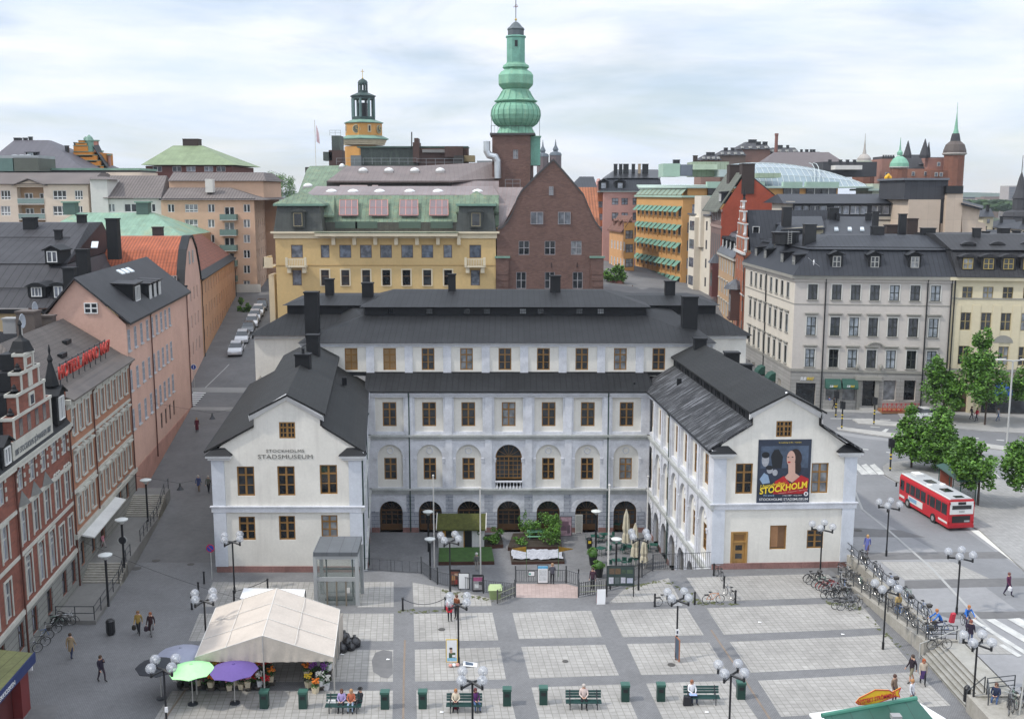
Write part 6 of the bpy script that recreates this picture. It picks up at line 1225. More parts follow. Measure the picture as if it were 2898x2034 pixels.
# white bay house
B=Bld('white_bay_house','white rendered house with stacked bay windows behind the red gable',(40,222,8));WBC=mat('warm_white_render',(.66,.60,.50),.9,.06)
f=Fac(B,(39.3,233.5),(40.9,216.1),6,Q(1985,609,222).z,WBC,rev=.12)
for z in(22.2,18.3,14.4,10.5):
 if z+2<f.z1:
  for u in(2,14.5):f.win(u,z,1.2,1.9,wst(WDK,g=GLASSG))
for u in(8,):
 k=MB();k.obox(f.pt(u,9),f.t,f.n,2.2,.003,1.4,0,f.z1-9.5,WBC)
 for z in(22.0,18.1,14.2,10.3):k.obox(f.pt(u,z),f.t,f.n,1.9,1.4,1.43,0,2.0,GLASSB)
 k.build('bay',B.root)
B.mb('roof').slab([f.pt(-.2,f.z1+.2,.3),f.pt(f.L+.2,f.z1+.2,.3),f.pt(f.L+.2,f.z1+.4,-10),f.pt(-.2,f.z1+.4,-10)],.3,SLL);blk(B,1985,2010,555,700,221,WBC,8);B.done()
# orange office building with green awnings
OFF=mat('orange_office_render',(.58,.31,.11),.9,.07,.2,streak=.06);LCO=mat('light_copper_green',(.36,.50,.40),.6,.12,.3);AWN=mat('green_awning_cloth',(.13,.27,.20),.8,.08);GCO=mat('grey_green_copper',(.22,.29,.22),.7,.15,.4,pat='seam',s=(.9,5),mort=.05)
C=(38.2,235.5);Lf=(31.9,270);zt=29.0
B=Bld('office_building','orange office building with rows of green window awnings',(38,250,8))
f=Fac(B,Lf,C,6,zt,OFF,rev=.25);g=Fac(B,C,(62,240),6,zt,OFF,rev=.25);zr=[25.2,21.1,17.05,13.0,9.4]
for r_,z in enumerate(zr):
 for k in range(10):
  u=2.2+k*3.45;f.win(u,z-.6,2.1,2.1 if r_<4 else 1.6,wst(WGR,c=2,r=(),g=GLASS,d=.1))
  kk=MB();kk.slab([f.pt(u-1.3,z+1.75,.05),f.pt(u+1.3,z+1.75,.05),f.pt(u+1.3,z+.5,1.35),f.pt(u-1.3,z+.5,1.35)][::1],.06,AWN);kk.build('awning',B.root)
  B.mb('mullion').obox(f.pt(u+1.72,z-1.4),f.t,f.n,.12,.01,.25,0,2.6,OFF)
for z,st in((25.0,4),(21,2),(17,2),(13,2)):g.win(2.8 if st==2 else 5,z,3.2 if st==2 else 5.6,2.4,wst(WGR,c=st,r=(),g=GLASSB,d=.1))
g.win(2.8,9.2,3.2,2.4,wst(WGR,c=2,r=(),g=GLASS))
k=MB();p=g.pt(2.6,12.1,.1);k.torus(p,g.n,.55,.12,mat('yellow_emblem',(.75,.42,.02),.5),14,5);k.obox(p,g.t,g.n,.75,0,.08,.45,.8,mat('yellow_emblem'));k.build('emblem',B.root)
f.band(zt-.1,.45,.5,LCO,'cornice');g.band(zt-.1,.45,.5,LCO,'cornice')
fs=Fac(B,(32.9,270),(39.5,237.5),zt,31.2,OFF);gs=Fac(B,(39.5,237.5),(75,243),zt,31.0,OFF)
for k in range(10):
 u=2.2+k*3.3;kk=MB();kk.slab([fs.pt(u-1.4,31.0,.1),fs.pt(u+1.4,31.0,.1),fs.pt(u+1.4,29.5,1.6),fs.pt(u-1.4,29.5,1.6)],.08,GCO);kk.build('awning',B.root)
for u in(6.5,15.5,24.5,30,33.4):q=B.mb('roof_dormer');q.obox(gs.pt(u,zt+.3),gs.t,gs.n,2.3,.01,1.0,1.7,3.1,LCO);q.obox(gs.pt(u,zt+.3),gs.t,gs.n,1.9,.01,.5,0,1.7,GLASS);q.obox(gs.pt(u,zt+.3),gs.t,gs.n,.1,.5,.55,0,1.7,WGR)
B.mb('roof').slab([(32.4,270,31.3),(39,236.8,31.3),(76,242,31.3),(100,262,31.6),(100,275,32),(32.4,275,32)],.35,mat('pale_roof_metal',(.36,.45,.39),.6,.1))
w=B.mb('penthouse')
for x0,x1,y0,y1,Yy,m in((1877,1925,463,500,250,LCO),(1925,1960,466,498,250,mat('bluish_glass',(.14,.16,.2),.2)),(1960,2062,458,500,252,mat('sage_copper',(.32,.38,.28),.7,.1,.4,pat='seam',s=(1.1,6),mort=.06)),(1965,2030,465,480,248,mat('pale_sage',(.42,.50,.38),.7)),(2036,2065,480,500,246,mat('white_glass',(.4,.45,.45),.3)),(2140,2210,490,503,245,mat('sage_copper'))):bxp(w,x0,x1,y0,y1,Yy,8,m)
chpx(B,1962,1975,440,458,255,mat('dark_brown_chimney'));chpx(B,1905,1925,452,463,255,BLACKM)
B.done()
# arcade lamps
for i in range(7):
 px=1800+i*12.6;p=f.pt(2+i*3.6,7.6,1.0);T=thing('globe_lamp',['first','second','third','fourth','fifth','sixth','last'][i]+' white globe lamp from the left under the orange office arcade','lamp',p,0,'globe lamps on the office arcade');k=MB();k.sphere(p,.42,mat('white_globe',(.8,.78,.72),.4,0),10,6);k.build('globe',T);k=MB();k.tube(p,p-f.n*.98,.05,IRON,4);k.build('bracket',T)
# glass vault
B=Bld('glass_vault_building','large low glass barrel roof rising behind the office building',(75,262,8));mb=B.mb('glass_roof');GV=mat('pale_vault_glass',(.22,.28,.31),.2,.2,.15,spec=.5);GVB=mat('vault_bars',(.45,.5,.49),.5)
xa,xb=Q(2050,500,255).x,Q(2475,510,255).x
def vz(x):t=(x-xa)/(xb-xa);return 31.3+6.2*max(0,1-((t-.32)/(.68 if t>.32 else .62))**2)**.75
N=26;R=[[(xa+(xb-xa)*i/N,Yv,31.2+(vz(xa+(xb-xa)*i/N)-31.2)*kz)for i in range(N+1)]for Yv,kz in((252,.02),(255,.45),(259,.75),(264,.93),(270,1),(276,.93),(285,.6))]
for j in range(len(R)-1):
 for i in range(N):mb.face([R[j][i],R[j][i+1],R[j+1][i+1],R[j+1][i]],GV)
bb=B.mb('roof_bars')
for j in range(len(R)):bb.path(R[j],.09,GVB,4)
for i in range(N+1):bb.path([R[j][i]for j in range(5)],.09,GVB,4)
la=B.mb('roof_ladder');
for d_ in(0,1.1):la.path([Vector((Q(2300+4,500,252).x+d_+j*.9,R[j][15][1]-.3,R[j][15][2]+.6))for j in range(5)],.09,GVB,4)
w=B.mb('wall');bxp(w,2470,2555,520,600,250,12,mat('sage_cream',(.42,.45,.36),.8));bxp(w,2458,2558,534,540,249,14,mat('pale_roof_metal'))
B.done()
# long dark building, slate hip roofs and cream fire walls behind the corner house
B=Bld('long_dark_building','long dark clad building with paired white windows above the corner house roof',(62,178,8));Y=180;DKC=mat('charcoal_cladding',(.05,.052,.06),.7,.12,.4,pat='seam',s=(1.0,9),mort=.04)
fs=blk(B,2246,2572,576,700,Y,DKC,14);f=fs[0]
for x,w_ in((2262,1.5),(2279,1.2),(2307.5,1.8),(2330,1.3),(2374,1.6),(2393,1.3),(2422,1.7),(2444,1.3),(2484,1.9),(2506,1.3),(2534,1.8),(2556,1.2)):f.wpx(x,583,606,w_,wst(WWH,c=2 if w_>1.5 else 1,r=(),g=GLASSG,fw=.06))
f.band(f.z1-2.95,.2,.1,ROOFE);f.band(f.uz(2400,613)[1]-6,6,.05,WBC,'lower_wall');rf(B,(2218,2578,576,179.2),(2200,2570,549,187),SLB,15);blk(B,2226,2250,570,700,180.4,WBC,10);B.done()
B=Bld('cream_fire_wall_building','blank cream fire walls topped by a dark metal lift house',(78,172,8));Y=172
blk(B,2573,2663,565,700,Y,mat('blank_cream_wall',(.58,.47,.37),.9,.06,.15,pat='pavers',s=(4,3.2),mort=.04,col2=(.48,.39,.31)),12);blk(B,2663,2680,565,632,Y+.4,DKC,10);blk(B,2663,2680,632,700,Y+.4,mat('blank_cream_wall'),10,z0=5);blk(B,2680,2726,548,700,Y-.6,mat('blank_cream_wall'),12);blk(B,2679,2727,526,548,Y-.8,BLACKM,12)
P=[(2722,700),(2722,572),(2775,587),(2768,627),(2790,633),(2790,700)];fr2(P[::-1],Y-.2,mat('blank_cream_wall'),B,th=10);blk(B,2562,2684,509,565,Y+.2,DKC,12);blk(B,2558,2688,504,510,Y-.1,mat('grey_coping',(.14,.15,.17),.5),12.5)
B.mb('roof').slab(px4([(2720,574),(2780,590),(2784,583),(2724,566)],(171,171,178,178)),.3,SLB);chpx(B,2508,2546,636,670,160,mat('dark_brown_chimney'));chpx(B,2568,2600,618,670,162,mat('dark_brown_chimney'));B.done()
B=Bld('hip_roofed_house','low house with black hip roof, drum lantern and small cream gable behind the corner house',(52,156,8))
rf(B,(2330,2490,672,154),(2350,2470,613,172),SLB,26);rf(B,(2240,2332,640,160),(2262,2300,613,168),SLB,12)
fr2([(2183,700),(2207,648),(2330,640),(2330,700)][::-1],158.5,mat('pale_yellow_plaster',(.55,.49,.35),.9,.06),B,th=.4);mb=B.mb('roof');mb.slab(px4([(2172,700),(2186,700),(2212,642),(2203,636)],(157.6,157.6,157.9,157.9)),.3,SLL);mb.slab(px4([(2198,650),(2334,644),(2325,612),(2225,612)],(158,158,168,168)),.3,SLB)
k=B.mb('lantern');p=Q(2222,690,152);k.lathe([(1.9,0),(1.9,Q(2222,662,152).z-p.z),(2.1,Q(2222,660,152).z-p.z),(2.1,Q(2222,656,152).z-p.z)],p,BLACKM,14);lx=B.mb('ladder')
for d_ in(-.25,.25):lx.tube(p+Vector((d_+.1,-2.1,0)),p+Vector((d_+.1,-2.1,2.0)),.04,WGR,4)
for i in range(6):lx.tube(p+Vector((-.15,-2.1,.3*i+.2)),p+Vector((.35,-2.1,.3*i+.2)),.03,WGR,4)
B.mb('window_box').box((Q(2265,650,158).x,158.2,Q(2265,677,158).z),(Q(2282,650,158).x,158.4,Q(2282,648,158).z),GLASS);chpx(B,2216,2243,586,640,160,BLACKM);chpx(B,2370,2378,604,620,168,BLACKM);chpx(B,2452,2468,604,622,168,BLACKM);chpx(B,2347,2376,588,620,169,BLACKM)
for x in(2367,2405,2440):B.sub('skylight').slab(px4([(x-6,655),(x+6,655),(x+4,647),(x-6,647)],(158.6,158.6,161,161)),-.25,mat('skylight_glass'))
B.done()
# pink mansard house and small orange house up the side street
B=Bld('pink_mansard_house','pink house with black mansard roof and many chimneys up the side street',(28,276,10));PKG=mat('dusty_pink_render',(.50,.27,.23),.9,.08)
fs=blk(B,1708,1870,543,900,276,PKG,18);f=fs[0]
for y0,y1 in((561,580),(602,623),(645,665),(688,708)):
 for x in(1741,1768,1800):f.wpx(x,y0,y1,1.7,wst(WDK,g=GLASSG,c=2,r=(.5,)))
g_=blk(B,1683,1708,545,900,278,mat('rust_orange_wall',(.36,.12,.05),.9),16)[0]
for y in(570,605,640):g_.wpx(1698,y,y+18,1.6,wst(WDK,g=GLASSG))
rf(B,(1700,1875,541,275.4),(1718,1868,505,280),SLB,20);rf(B,(1716,1870,504,279.5),(1740,1862,480,288),BLACKM,14);B.mb('roof').mesh(*((lambda a,b_,c:([a,b_,c,a+Vector((0,8,0)),b_+Vector((0,8,0)),c+Vector((0,8,0))],[(0,1,2),(5,4,3),(0,3,4,1),(1,4,5,2),(2,5,3,0)]))(Q(1682,541,277),Q(1712,541,277),Q(1697,505,277))),PKG)
for x0,x1 in((1737,1748),(1752,1762),(1764,1780),(1788,1798),(1806,1814),(1818,1836)):chpx(B,x0,x1,464,486,284,BLACKM if x0!=1806 else mat('tan_chimney',(.4,.3,.2)))
for x in(1708,1755):dpx(B,x,515,537,276.5,2.6,2.5,'gable',wst(WDK,c=1,r=(),w=1.4,h=1.6,g=GLASSG))
B.done()
B=Bld('small_orange_house','small orange house with brown tile roof in front of the pink mansard house',(29,248,9));SOR=mat('light_orange_render',(.56,.30,.13),.9,.08)
a=Q(1725,655,262);c=Q(1766,655,248);d=Q(1796,655,250);z1=Q(1766,655,248).z;f=Fac(B,(a.x,262),(c.x,248),8,z1,SOR,rev=.1);g=Fac(B,(c.x,248),(d.x,250),8,z1+2,OFF,rev=.1)
for z in(z1-4.5,z1-8.5):[f.win(2.5+i*3,z,1.1,2.0,wst(WWH,g=GLASSG))for i in range(5)]
for y in(652,691,732):g.wpx(1781,y,y+24,2.4,wst(WDK,g=GLASSG,c=2,r=(.5,)))
TB2=mat('brown_pantile',(.20,.09,.06),.8,.2,.5,pat='tile',s=(.5,.5));B.mb('roof').slab([f.pt(-.3,z1,.5),f.pt(f.L+.2,z1,.5),f.pt(f.L-1,z1+3.6,-2.2),f.pt(0,z1+3.6,-2.2)],.3,TB2)
for u in(3,8,12):B.dormer(f.pt(u,z1+.7,-.3),f.t,1.6,1.5,2,TB2,None,'gable')
B.done()
# tiled slope behind the brown brick gable
B=Bld('tiled_roof_house','orange pantile roof and small gabled houses behind the brown brick gable',(20,215,12));B.mb('roof').slab([Q(1640,660,200),Q(1700,660,200),Q(1690,530,214),Q(1630,530,214)],.3,mat('orange_pantile',(.36,.13,.06),.85,.25,.4,pat='tile',s=(.55,.55)));B.walls([(Q(1630,600,201).x,201),(Q(1700,600,201).x,201),(Q(1700,600,201).x,214),(Q(1630,600,201).x,214)],8,22,PKG)
rf(B,(1620,1690,530,232),(1640,1680,500,240),SLB,14);blk(B,1622,1688,530,560,233,WBC,10);B.done()
# ---------- skyline ----------
FAR=mat('far_dark_roofs',(.045,.045,.05),.8,.2,.1);FARW=mat('far_brown_wall',(.20,.14,.11),.9,.1)
hs=[(1985,2040,438,470,'dark'),(2035,2110,425,462,'mid'),(2090,2180,408,450,'dark'),(2175,2260,418,455,'mid'),(2250,2330,430,462,'dark'),(2100,2150,402,420,'dark')]
nm=['lowest at the left end','with small white dormer windows','highest with a flat top','beside the tall brick chimney','at the right end near the bare trees','small one with a rounded glazed top']
for i,(x0,x1,y0,y1,k_)in enumerate(hs):
 Yy=430+i*6;B=Bld('hilltop_house','black roofed hilltop house, '+nm[i],(Q((x0+x1)/2,440,Yy).x,Yy,20),group='black roofed houses on the skyline hill')
 blk(B,x0,x1,y0+14,560,Yy,FARW if i%2 else mat('far_pink_wall',(.26,.15,.12),.9),16);rf(B,(x0-3,x1+3,y0+15,Yy-1),(x0+12,x1-10,y0,Yy+6),FAR,18)
 for j in range(4):x=x0+12+(x1-x0-24)*rnd.random();chpx(B,x,x+6+5*rnd.random(),y0-7,y0+8,Yy+5,BLACKM)
 for j in range(4):x=x0+(x1-x0)*(j+.5)/4;B.mb('dormer_windows').box((Q(x-2.5,y0+8,Yy).x,Yy-1.2,Q(x,y0+12,Yy).z),(Q(x+2.5,y0+8,Yy).x,Yy+2,Q(x,y0+6,Yy).z),WGR)
 B.done()
T=thing('brick_chimney','tall thin brick chimney stack on the skyline hill','chimney',(Q(2198,440,440).x,440,20));k=MB();a=Q(2198,378,440);k.lathe([(.75*1.0,-60),(.68,-1),(.8,-.8),(.8,0)],a,mat('far_chimney_brick',(.22,.10,.08),.9),10);k.build('stack',T)
B=Bld('brown_roof_hall','long low brown grey roof in front of the skyline hill',(130,400,15));rf(B,(2150,2420,480,395),(2190,2345,431,410),mat('brown_grey_roof',(.13,.11,.11),.8,.1),22);B.done()
B=Bld('flat_roof_row','row of low roofs with small vents and white parapets left of the green hill',(150,350,15));bxp(B.mb('wall'),2330,2480,458,500,350,12,FAR);bxp(B.mb('wall'),2365,2440,468,480,345,6,WHR)
for x in(2345,2375,2395,2415):chpx(B,x,x+9,452,462,350,BLACKM)
B.done()
def turret(name,label,px,tab,Yy,cat='tower',n=10,base=600):
 T=thing(name,label,cat,(Q(px,560,Yy).x,Yy,10));sc_=Yy/2950
 for i,(nm_,m,prof)in enumerate(tab):k=MB();k.lathe([(max(r*sc_,.02),Q(px,y,Yy).z)for r,y in prof],(Q(px,500,Yy).x,Yy,0),m,n);k.build(nm_,T)
 return T
GST=mat('far_grey_stone',(.38,.35,.32),.9);RDB=mat('far_red_brick',(.20,.085,.055),.9,.15);VG=mat('far_verdigris',(.20,.42,.30),.7);PKW=mat('far_pink_wall2',(.31,.16,.125),.9,.1)
turret('round_church','domed grey stone church lantern with thin spire behind the glass vault',2443,[('spire',GST,[(6,438),(3,420),(1,395),(.5,378)]),('dome',GST,[(20,458),(19,448),(12,440),(6,436)]),('roof',mat('far_green_roof',(.3,.33,.26),.8),[(28,464),(26,460),(20,456)]),('drum',mat('far_beige_drum',(.36,.29,.23),.9),[(30,478),(22,464)]),('wall',RDB,[(31,530),(31,480)])],380,'church')
turret('green_domed_house','round corner turret with pale green dome on the castle like red house',2543,[('spire',VG,[(7,440),(8,432),(3,425),(1.5,410),(.6,390)]),('dome',VG,[(26,472),(25,462),(18,450),(7,442)]),('cornice',GST,[(24,477),(27,474),(26,472)]),('wall',RDB,[(23,600),(23,476)])],372,'tower',12)
turret('red_tower','tall red brick tower with brown dome and thin green spire on the right skyline',2697,[('spire',VG,[(8,378),(5,365),(2,335),(.8,318),(.5,290)]),('neck',FAR,[(14,402),(12,390),(10,380),(9,378)]),('dome',mat('far_brown_dome',(.09,.07,.06),.7),[(31,434),(30,426),(25,410),(14,400)]),('cornice',GST,[(28,440),(33,436),(32,433)]),('wall',RDB,[(27,640),(27,440)])],376,'tower',12)
B=Bld('castle_house','castle like red and pink apartment house with pointed black turrets on the right skyline',(Q(2600,500,380).x,380,10));w=B.mb('wall')
for x0,x1,y0,y1,Yy,m in((2497,2530,450,640,381,PKW),(2566,2640,478,640,378,mat('far_orange_pink',(.32,.15,.10),.9)),(2628,2684,447,640,380,PKW),(2634,2682,482,640,374,RDB)):bxp(w,x0,x1,y0,y1,Yy,14,m)
mb=B.mb('roof');bxp(mb,2497,2532,443,452,382,10,FAR)
for x0,x1,y0,y1,Yy in((2550,2640,438,480,383),(2600,2680,445,465,384)):rf(B,(x0,x1,y1,Yy),(x0+10,x1-8,y0,Yy+5),FAR,14)
for x in(2499,2506,2513,2520,2527):chpx(B,x,x+4,439,450,382,BLACKM)
for x,yt,w_ in((2568,398,11),(2616,393,13),(2627,402,6)):k=B.sub('turret');k.lathe([(w_*.128,Q(x,447,381).z),(w_*.128*1.1,Q(x,440,381).z),(.1,Q(x,yt,381).z)],(Q(x,440,381).x,381,0),FAR,8)
for x,y in((2585,492),(2620,492),(2650,494),(2664,494),(2657,465),(2510,494),(2575,520),(2650,520),(2600,520)):bxp(w,x-4,x+4,y-6,y+6,373.7 if x>2634 else 377.6,.2,WGR);bxp(w,x-2.5,x+2.5,y-4.5,y+4.5,373.5 if x>2634 else 377.4,.2,GLASSB)
B.done()
for x,y in((2533,490),(2550,490),(2534,520),(2551,520)):pass
T=thing('inflatable_sculpture','bright golden curved rooftop figure on the pale building end','sculpture',(Q(2512,520,248).x,248,32));k=MB();P_=[Q(x,y,248)for x,y in((2512,519),(2507,512),(2508,503),(2514,497),(2519,503),(2519,512),(2515,519))];k.path(P_,.42,mat('golden_plastic',(.8,.42,.01),.4),8);[k.sphere(p,.45,mat('golden_plastic'),8,6)for p in P_];k.build('body',T)
turret('dark_church_spire','pointed black church spire rising at the right edge',2891,[('spire',FAR,[(21,562),(14,540),(7,505),(1.2,487),(.8,440)]),('lantern',mat('far_charcoal',(.05,.05,.055),.8),[(19,595),(19,562)]),('base_roof',FAR,[(45,612),(40,600),(19,594)]),('wall',mat('far_charcoal'),[(42,680),(42,612)])],300,'spire',8)
for i,(x0,x1,y0,y1,Yy,m,lb)in enumerate(((2783,2812,590,680,200,mat('pale_yellow_plaster'),'cream gabled house right of the fire walls'),(2775,2830,650,690,190,BEI,'tan house with brown eaves below the cream gable'),(2822,2880,622,690,230,FAR,'black roofed house under the dark church spire'),(2886,2910,625,690,190,WBC,'cream wall house at the right edge below the spire'))):
 B=Bld('back_house',lb,(Q((x0+x1)/2,640,Yy).x,Yy,10));blk(B,x0,x1,y0+22,y1+40,Yy,m,10);rf(B,(x0-4,x1+4,y0+24,Yy-.5),(x0+8,x1-8,y0,Yy+5),SLB,11);B.mb('window_box').box((Q((x0+x1)/2-4,y0+30,Yy).x,Yy-.1,Q(x0,y0+42,Yy).z),(Q((x0+x1)/2+4,y0+30,Yy).x,Yy,Q(x0,y0+30,Yy).z),GLASS);chpx(B,x0+10,x0+18,y0-10,y0+10,Yy+3,BLACKM);B.done()
# far band of hills, bridge and suburbs
hb=MB();gm=mat('far_wooded_hills',(.045,.075,.04),.95,.35,.01)
for Yy,zc,zv,seed in((1500,6,7,1),(2300,14,12,2),(3300,30,14,3)):
 r_=random.Random(seed);N=90;xs_=[-1200*Yy/1500+(3400*Yy/1500)*i/N for i in range(N+1)];hz=[zc+zv*(math.sin(i*.31+seed)*.5+math.sin(i*.83)*.3+r_.random()*.35)for i in range(N+1)]
 hb.loft([[(x,Yy-260,-4)for x in xs_],[(x,Yy-120,h*.6)for x,h in zip(xs_,hz)],[(x,Yy,h)for x,h in zip(xs_,hz)],[(x,Yy+200,h*.8)for x,h in zip(xs_,hz)]],gm,cap=False,closed=False)
tag(hb.build('hills',smooth=True),kind='structure')
fbm=MB();r_=random.Random(5)
for i in range(120):
 Yy=1250+1400*r_.random();px=2700+260*r_.random()if i%3 else 1600+700*r_.random();py=556+26*r_.random()if i%3 else 480+20*r_.random();p=Q(px,py,Yy);w_=8+14*r_.random()
 if p.z>45:continue
 fbm.box((p.x-w_,Yy,-2),(p.x+w_,Yy+14,max(8,p.z)),[mat('far_render',(.34,.33,.32),.9),FARW,FAR][i%3])
tag(fbm.build('distant_suburb'),kind='stuff')
T=thing('tower_block','distant pale tower block on the horizon beside the dark spire','building',(Q(2866,560,1100).x,1100,0));k=MB();bxp(k,2856,2880,526,620,1100,20,mat('hazy_concrete',(.40,.36,.35),.9));k.build('wall',T);k=MB()
for i in range(8):bxp(k,2857,2879,530+i*4.3,532+i*4.3,1099.5,.4,mat('hazy_windows',(.2,.22,.26),.6))
k.build('window_bands',T)
T=thing('bridge','distant grey motorway bridge crossing the green valley at right','bridge',(Q(2790,570,900).x,900,0));k=MB();a=Q(2700,567,950);c=Q(2990,574,880);k.tube((a.x,950,a.z),(c.x,880,c.z),1.8,mat('hazy_concrete'),4);k.build('deck',T);k=MB()
for i in range(9):p=Vector((a.x,950,a.z)).lerp(Vector((c.x,880,c.z)),i/8);k.tube((p.x,p.y,-2),p,.8,mat('hazy_concrete'),4)
k.build('piers',T)
# ---------- ramp, steps and walls at the right of the square ----------
w=MB();a0=Vector((25.65,78.8,0));a1=Vector((27.0,64.3,0));t=(a1-a0).normalized();n=Vector((-t.y,t.x,0))
def wallrun(mb,a,b,za,zb,th,m,z0=0.0):
 d=(b-a).normalized();k=Vector((-d.y,d.x,0))*th;A=[a,b,b+k,a+k];zt=[za,zb,zb,za]
 vs=[Vector((p.x,p.y,z0))for p in A]+[Vector((p.x,p.y,z))for p,z in zip(A,zt)];mb.mesh(vs,[(0,3,2,1),(4,5,6,7),(0,1,5,4),(1,2,6,5),(2,3,7,6),(3,0,4,7)],m)
wallrun(w,a0,a1,.12,1.05,.35,CONC);tag(w.build('ramp_wall'),'low moss stained concrete wall with bicycles and railing beside the ramp','wall')
w=MB();b0=Vector((27.05,81.4,0));b1=Vector((28.1,66.9,0));wallrun(w,b0,b1,1.12,1.12,.4,CONC);tag(w.build('ramp_wall'),'upper concrete retaining wall between the ramp and the street','wall')
rp_=MB();rp_.face([a0+Vector((.3,0,.02)),(27.4,64.5,1.0),(28.15,66.9,1.0),(27.1,80.6,.02)],mat('ramp_asphalt',(.20,.19,.17),.9,.2,.6));rp_.face([(a0.x-.4,82.2,.012),a0+Vector((.3,0,.012)),(27.1,80.6,.012),(27.3,82.2,.012)],ASPHD);rp_.face([(27.2,64.3,1.0),(29.2,64.3,1.0),(29.2,67.0,1.0),(28.0,67.0,1.0),(27.3,64.6,1.0)],ASPHR);tag(rp_.build('ramp'),kind='structure')
st=MB();sx0=26.75
for i in range(6):st.box((sx0+.27*i,57.1,-.1),(sx0+.27*(i+1)+(1.2 if i==5 else .0),64.3,1.0*(i+1)/6),mat('worn_step_stone',(.33,.32,.29),.9,.18,.8,dirt=(.2,.19,.15)))
for i in range(6):st.box((sx0+.27*i-.015,57.1,1.0*(i+1)/6-.05),(sx0+.27*i+.0,64.3,1.0*(i+1)/6-.004),mat('painted_step_shadow',(.12,.11,.09),.9))  # dark strips paint a shade line under each step edge
tag(st.build('stairs'),kind='structure')
w=MB();w.mesh([(26.9,64.3,0),(29.2,64.3,0),(29.2,64.3,1.12),(26.9,64.3,1.12),(26.9,64.7,0),(29.2,64.7,0),(29.2,64.7,1.12),(26.9,64.7,1.12)],[(0,1,2,3),(5,4,7,6),(3,2,6,7),(0,3,7,4),(1,5,6,2)],CONC);tag(w.build('stair_wall'),'short concrete wall closing the head of the stone steps','wall')
w=MB();w.box((26.6,42,0),(26.95,57.1,1.05),CONC);w.box((26.95,56.8,0),(29.6,57.1,1.1),CONC);w.box((26.95,42,.5),(29.6,56.8,.995),CONC);tag(w.build('stair_wall'),'concrete wall at the near foot of the stone steps','wall')
def railing(label,pts,h=1.0,sp=1.5,bars=(1.0,.5),m=None,r=.03,infill=0,name='railing',cat='railing',group=None,cap=.045,ball=0):
 m=m or mat('rail_grey',(.05,.055,.06),.5,.2);T=thing(name,label,cat,pts[0],0,group);pm=MB();rm=MB();bm_=MB()
 for a,b in zip(pts,pts[1:]):
  a,b=Vector(a),Vector(b);L_=(b-a).length;k=max(1,round(L_/sp))
  for i in range(k+1):p=a.lerp(b,i/k);pm.tube(p,p+Vector((0,0,h+(.25 if ball else .02))),cap if ball else r*1.2,m,6);(pm.sphere(p+Vector((0,0,h+.3)),ball,m,8,5)if ball else None)
  for z in bars:rm.tube(a+Vector((0,0,h*z)),b+Vector((0,0,h*z)),r,m,6)
  if infill:
   q=max(1,int(L_/infill))
   for i in range(q):p=a.lerp(b,(i+.5)/q);bm_.tube(p+Vector((0,0,h*min(bars))),p+Vector((0,0,h*max(bars))),.02,m,4)
 pm.build('posts',T);rm.build('rail',T)
 if bm_.f:bm_.build('bars',T)
 return T
Z=lambda p,z:Vector((p.x,p.y,z))
railing('grey railing crowded with bicycles along the low wall beside the ramp',[Z(a0+n*.17,.12),Z(a1+n*.17,1.05)],1.0,1.45)
railing('grey railing along the street edge above the ramp',[Z(b0,1.12),Z(b1+Vector((.1,.2,0)),1.12)],1.0,1.45)
railing('short grey railing across the head of the stone steps',[Vector((27.1,64.5,1.12)),Vector((29.1,64.5,1.12))],.95,1.0,(1,.7,.4))
T=railing('sloping pale handrail beside the head of the stone steps',[Vector((26.6,64.15,.0)),Vector((29.1,64.15,1.0))],1.0,2.2,(1,),WGR,.03)
railing('grey railing around the seated man at the lower right',[Vector((27.3,55.9,1.0)),Vector((27.7,57.0,1.1)),Vector((29.6,57.6,1.0))],1.0,1.5,(1,.7,.4))
railing('handrail at the near end of the stone steps',[Vector((26.7,57.3,.15)),Vector((27.7,57.3,1.05))],1.0,1.2,(1,))
# ---------- museum fence ----------
FM=mat('grey_fence_paint',(.055,.058,.062),.6,.2)
EWF=[Z(p,.0)for p in EW]
railing('curved grey picket fence at the left of the museum gate',[EWF[1]+Vector((0,.1,0))]+EWF[2:6],1.05,2.3,(.12,1.0),FM,.025,.17,'fence','fence',ball=.07,cap=.05)
railing('straight low railing beside the lift shaft in front of the court',[EWF[0],EWF[1]],1.0,2.2,(1.0,.1),FM,.02,.6,'fence','fence',cap=.03)
railing('grey fence around the pink paved landing',[EWF[6],EWF[7],EWF[8],EWF[8]+(EWF[9]-EWF[8])*.9],1.05,2.6,(.1,1.0),FM,.03,.18,'fence','fence',ball=.07,cap=.05)
railing('curved grey picket fence at the right of the museum gate',EWF[9:13],1.05,2.3,(.12,1.0),FM,.025,.17,'fence','fence',ball=.07,cap=.05)
railing('tall pointed bar fence between the court and the right wing',[EWF[12],EWF[13]],1.5,2.2,(.1,.92),FM,.025,.16,'fence','fence',cap=.04)
def gate(a,b,label):
 a,b=Vector(a),Vector(b);T=thing('gate',label,'gate',a);m=MB();d=b-a
 for z in(.35,.8):m.tube(a+Vector((0,0,z)),b+Vector((0,0,z)),.035,mat('weathered_light_wood',(.26,.27,.20),.9),5)
 m.build('rails',T);m=MB();k=int(d.length/.17)
 for i in range(k+1):p=a+d*i/k;m.tube(p+Vector((0,0,.08)),p+Vector((0,0,1.15)),.025 if i not in(0,k)else .06,mat('dark_weathered_wood',(.075,.075,.07),.9),5)
 m.build('pickets',T)
gate(G(1458,1688,.02),G(1408,1710,.02),'left leaf of the open wooden picket gate');gate(G(1638,1687,.02),G(1715,1683,.02),'right leaf of the open wooden picket gate')
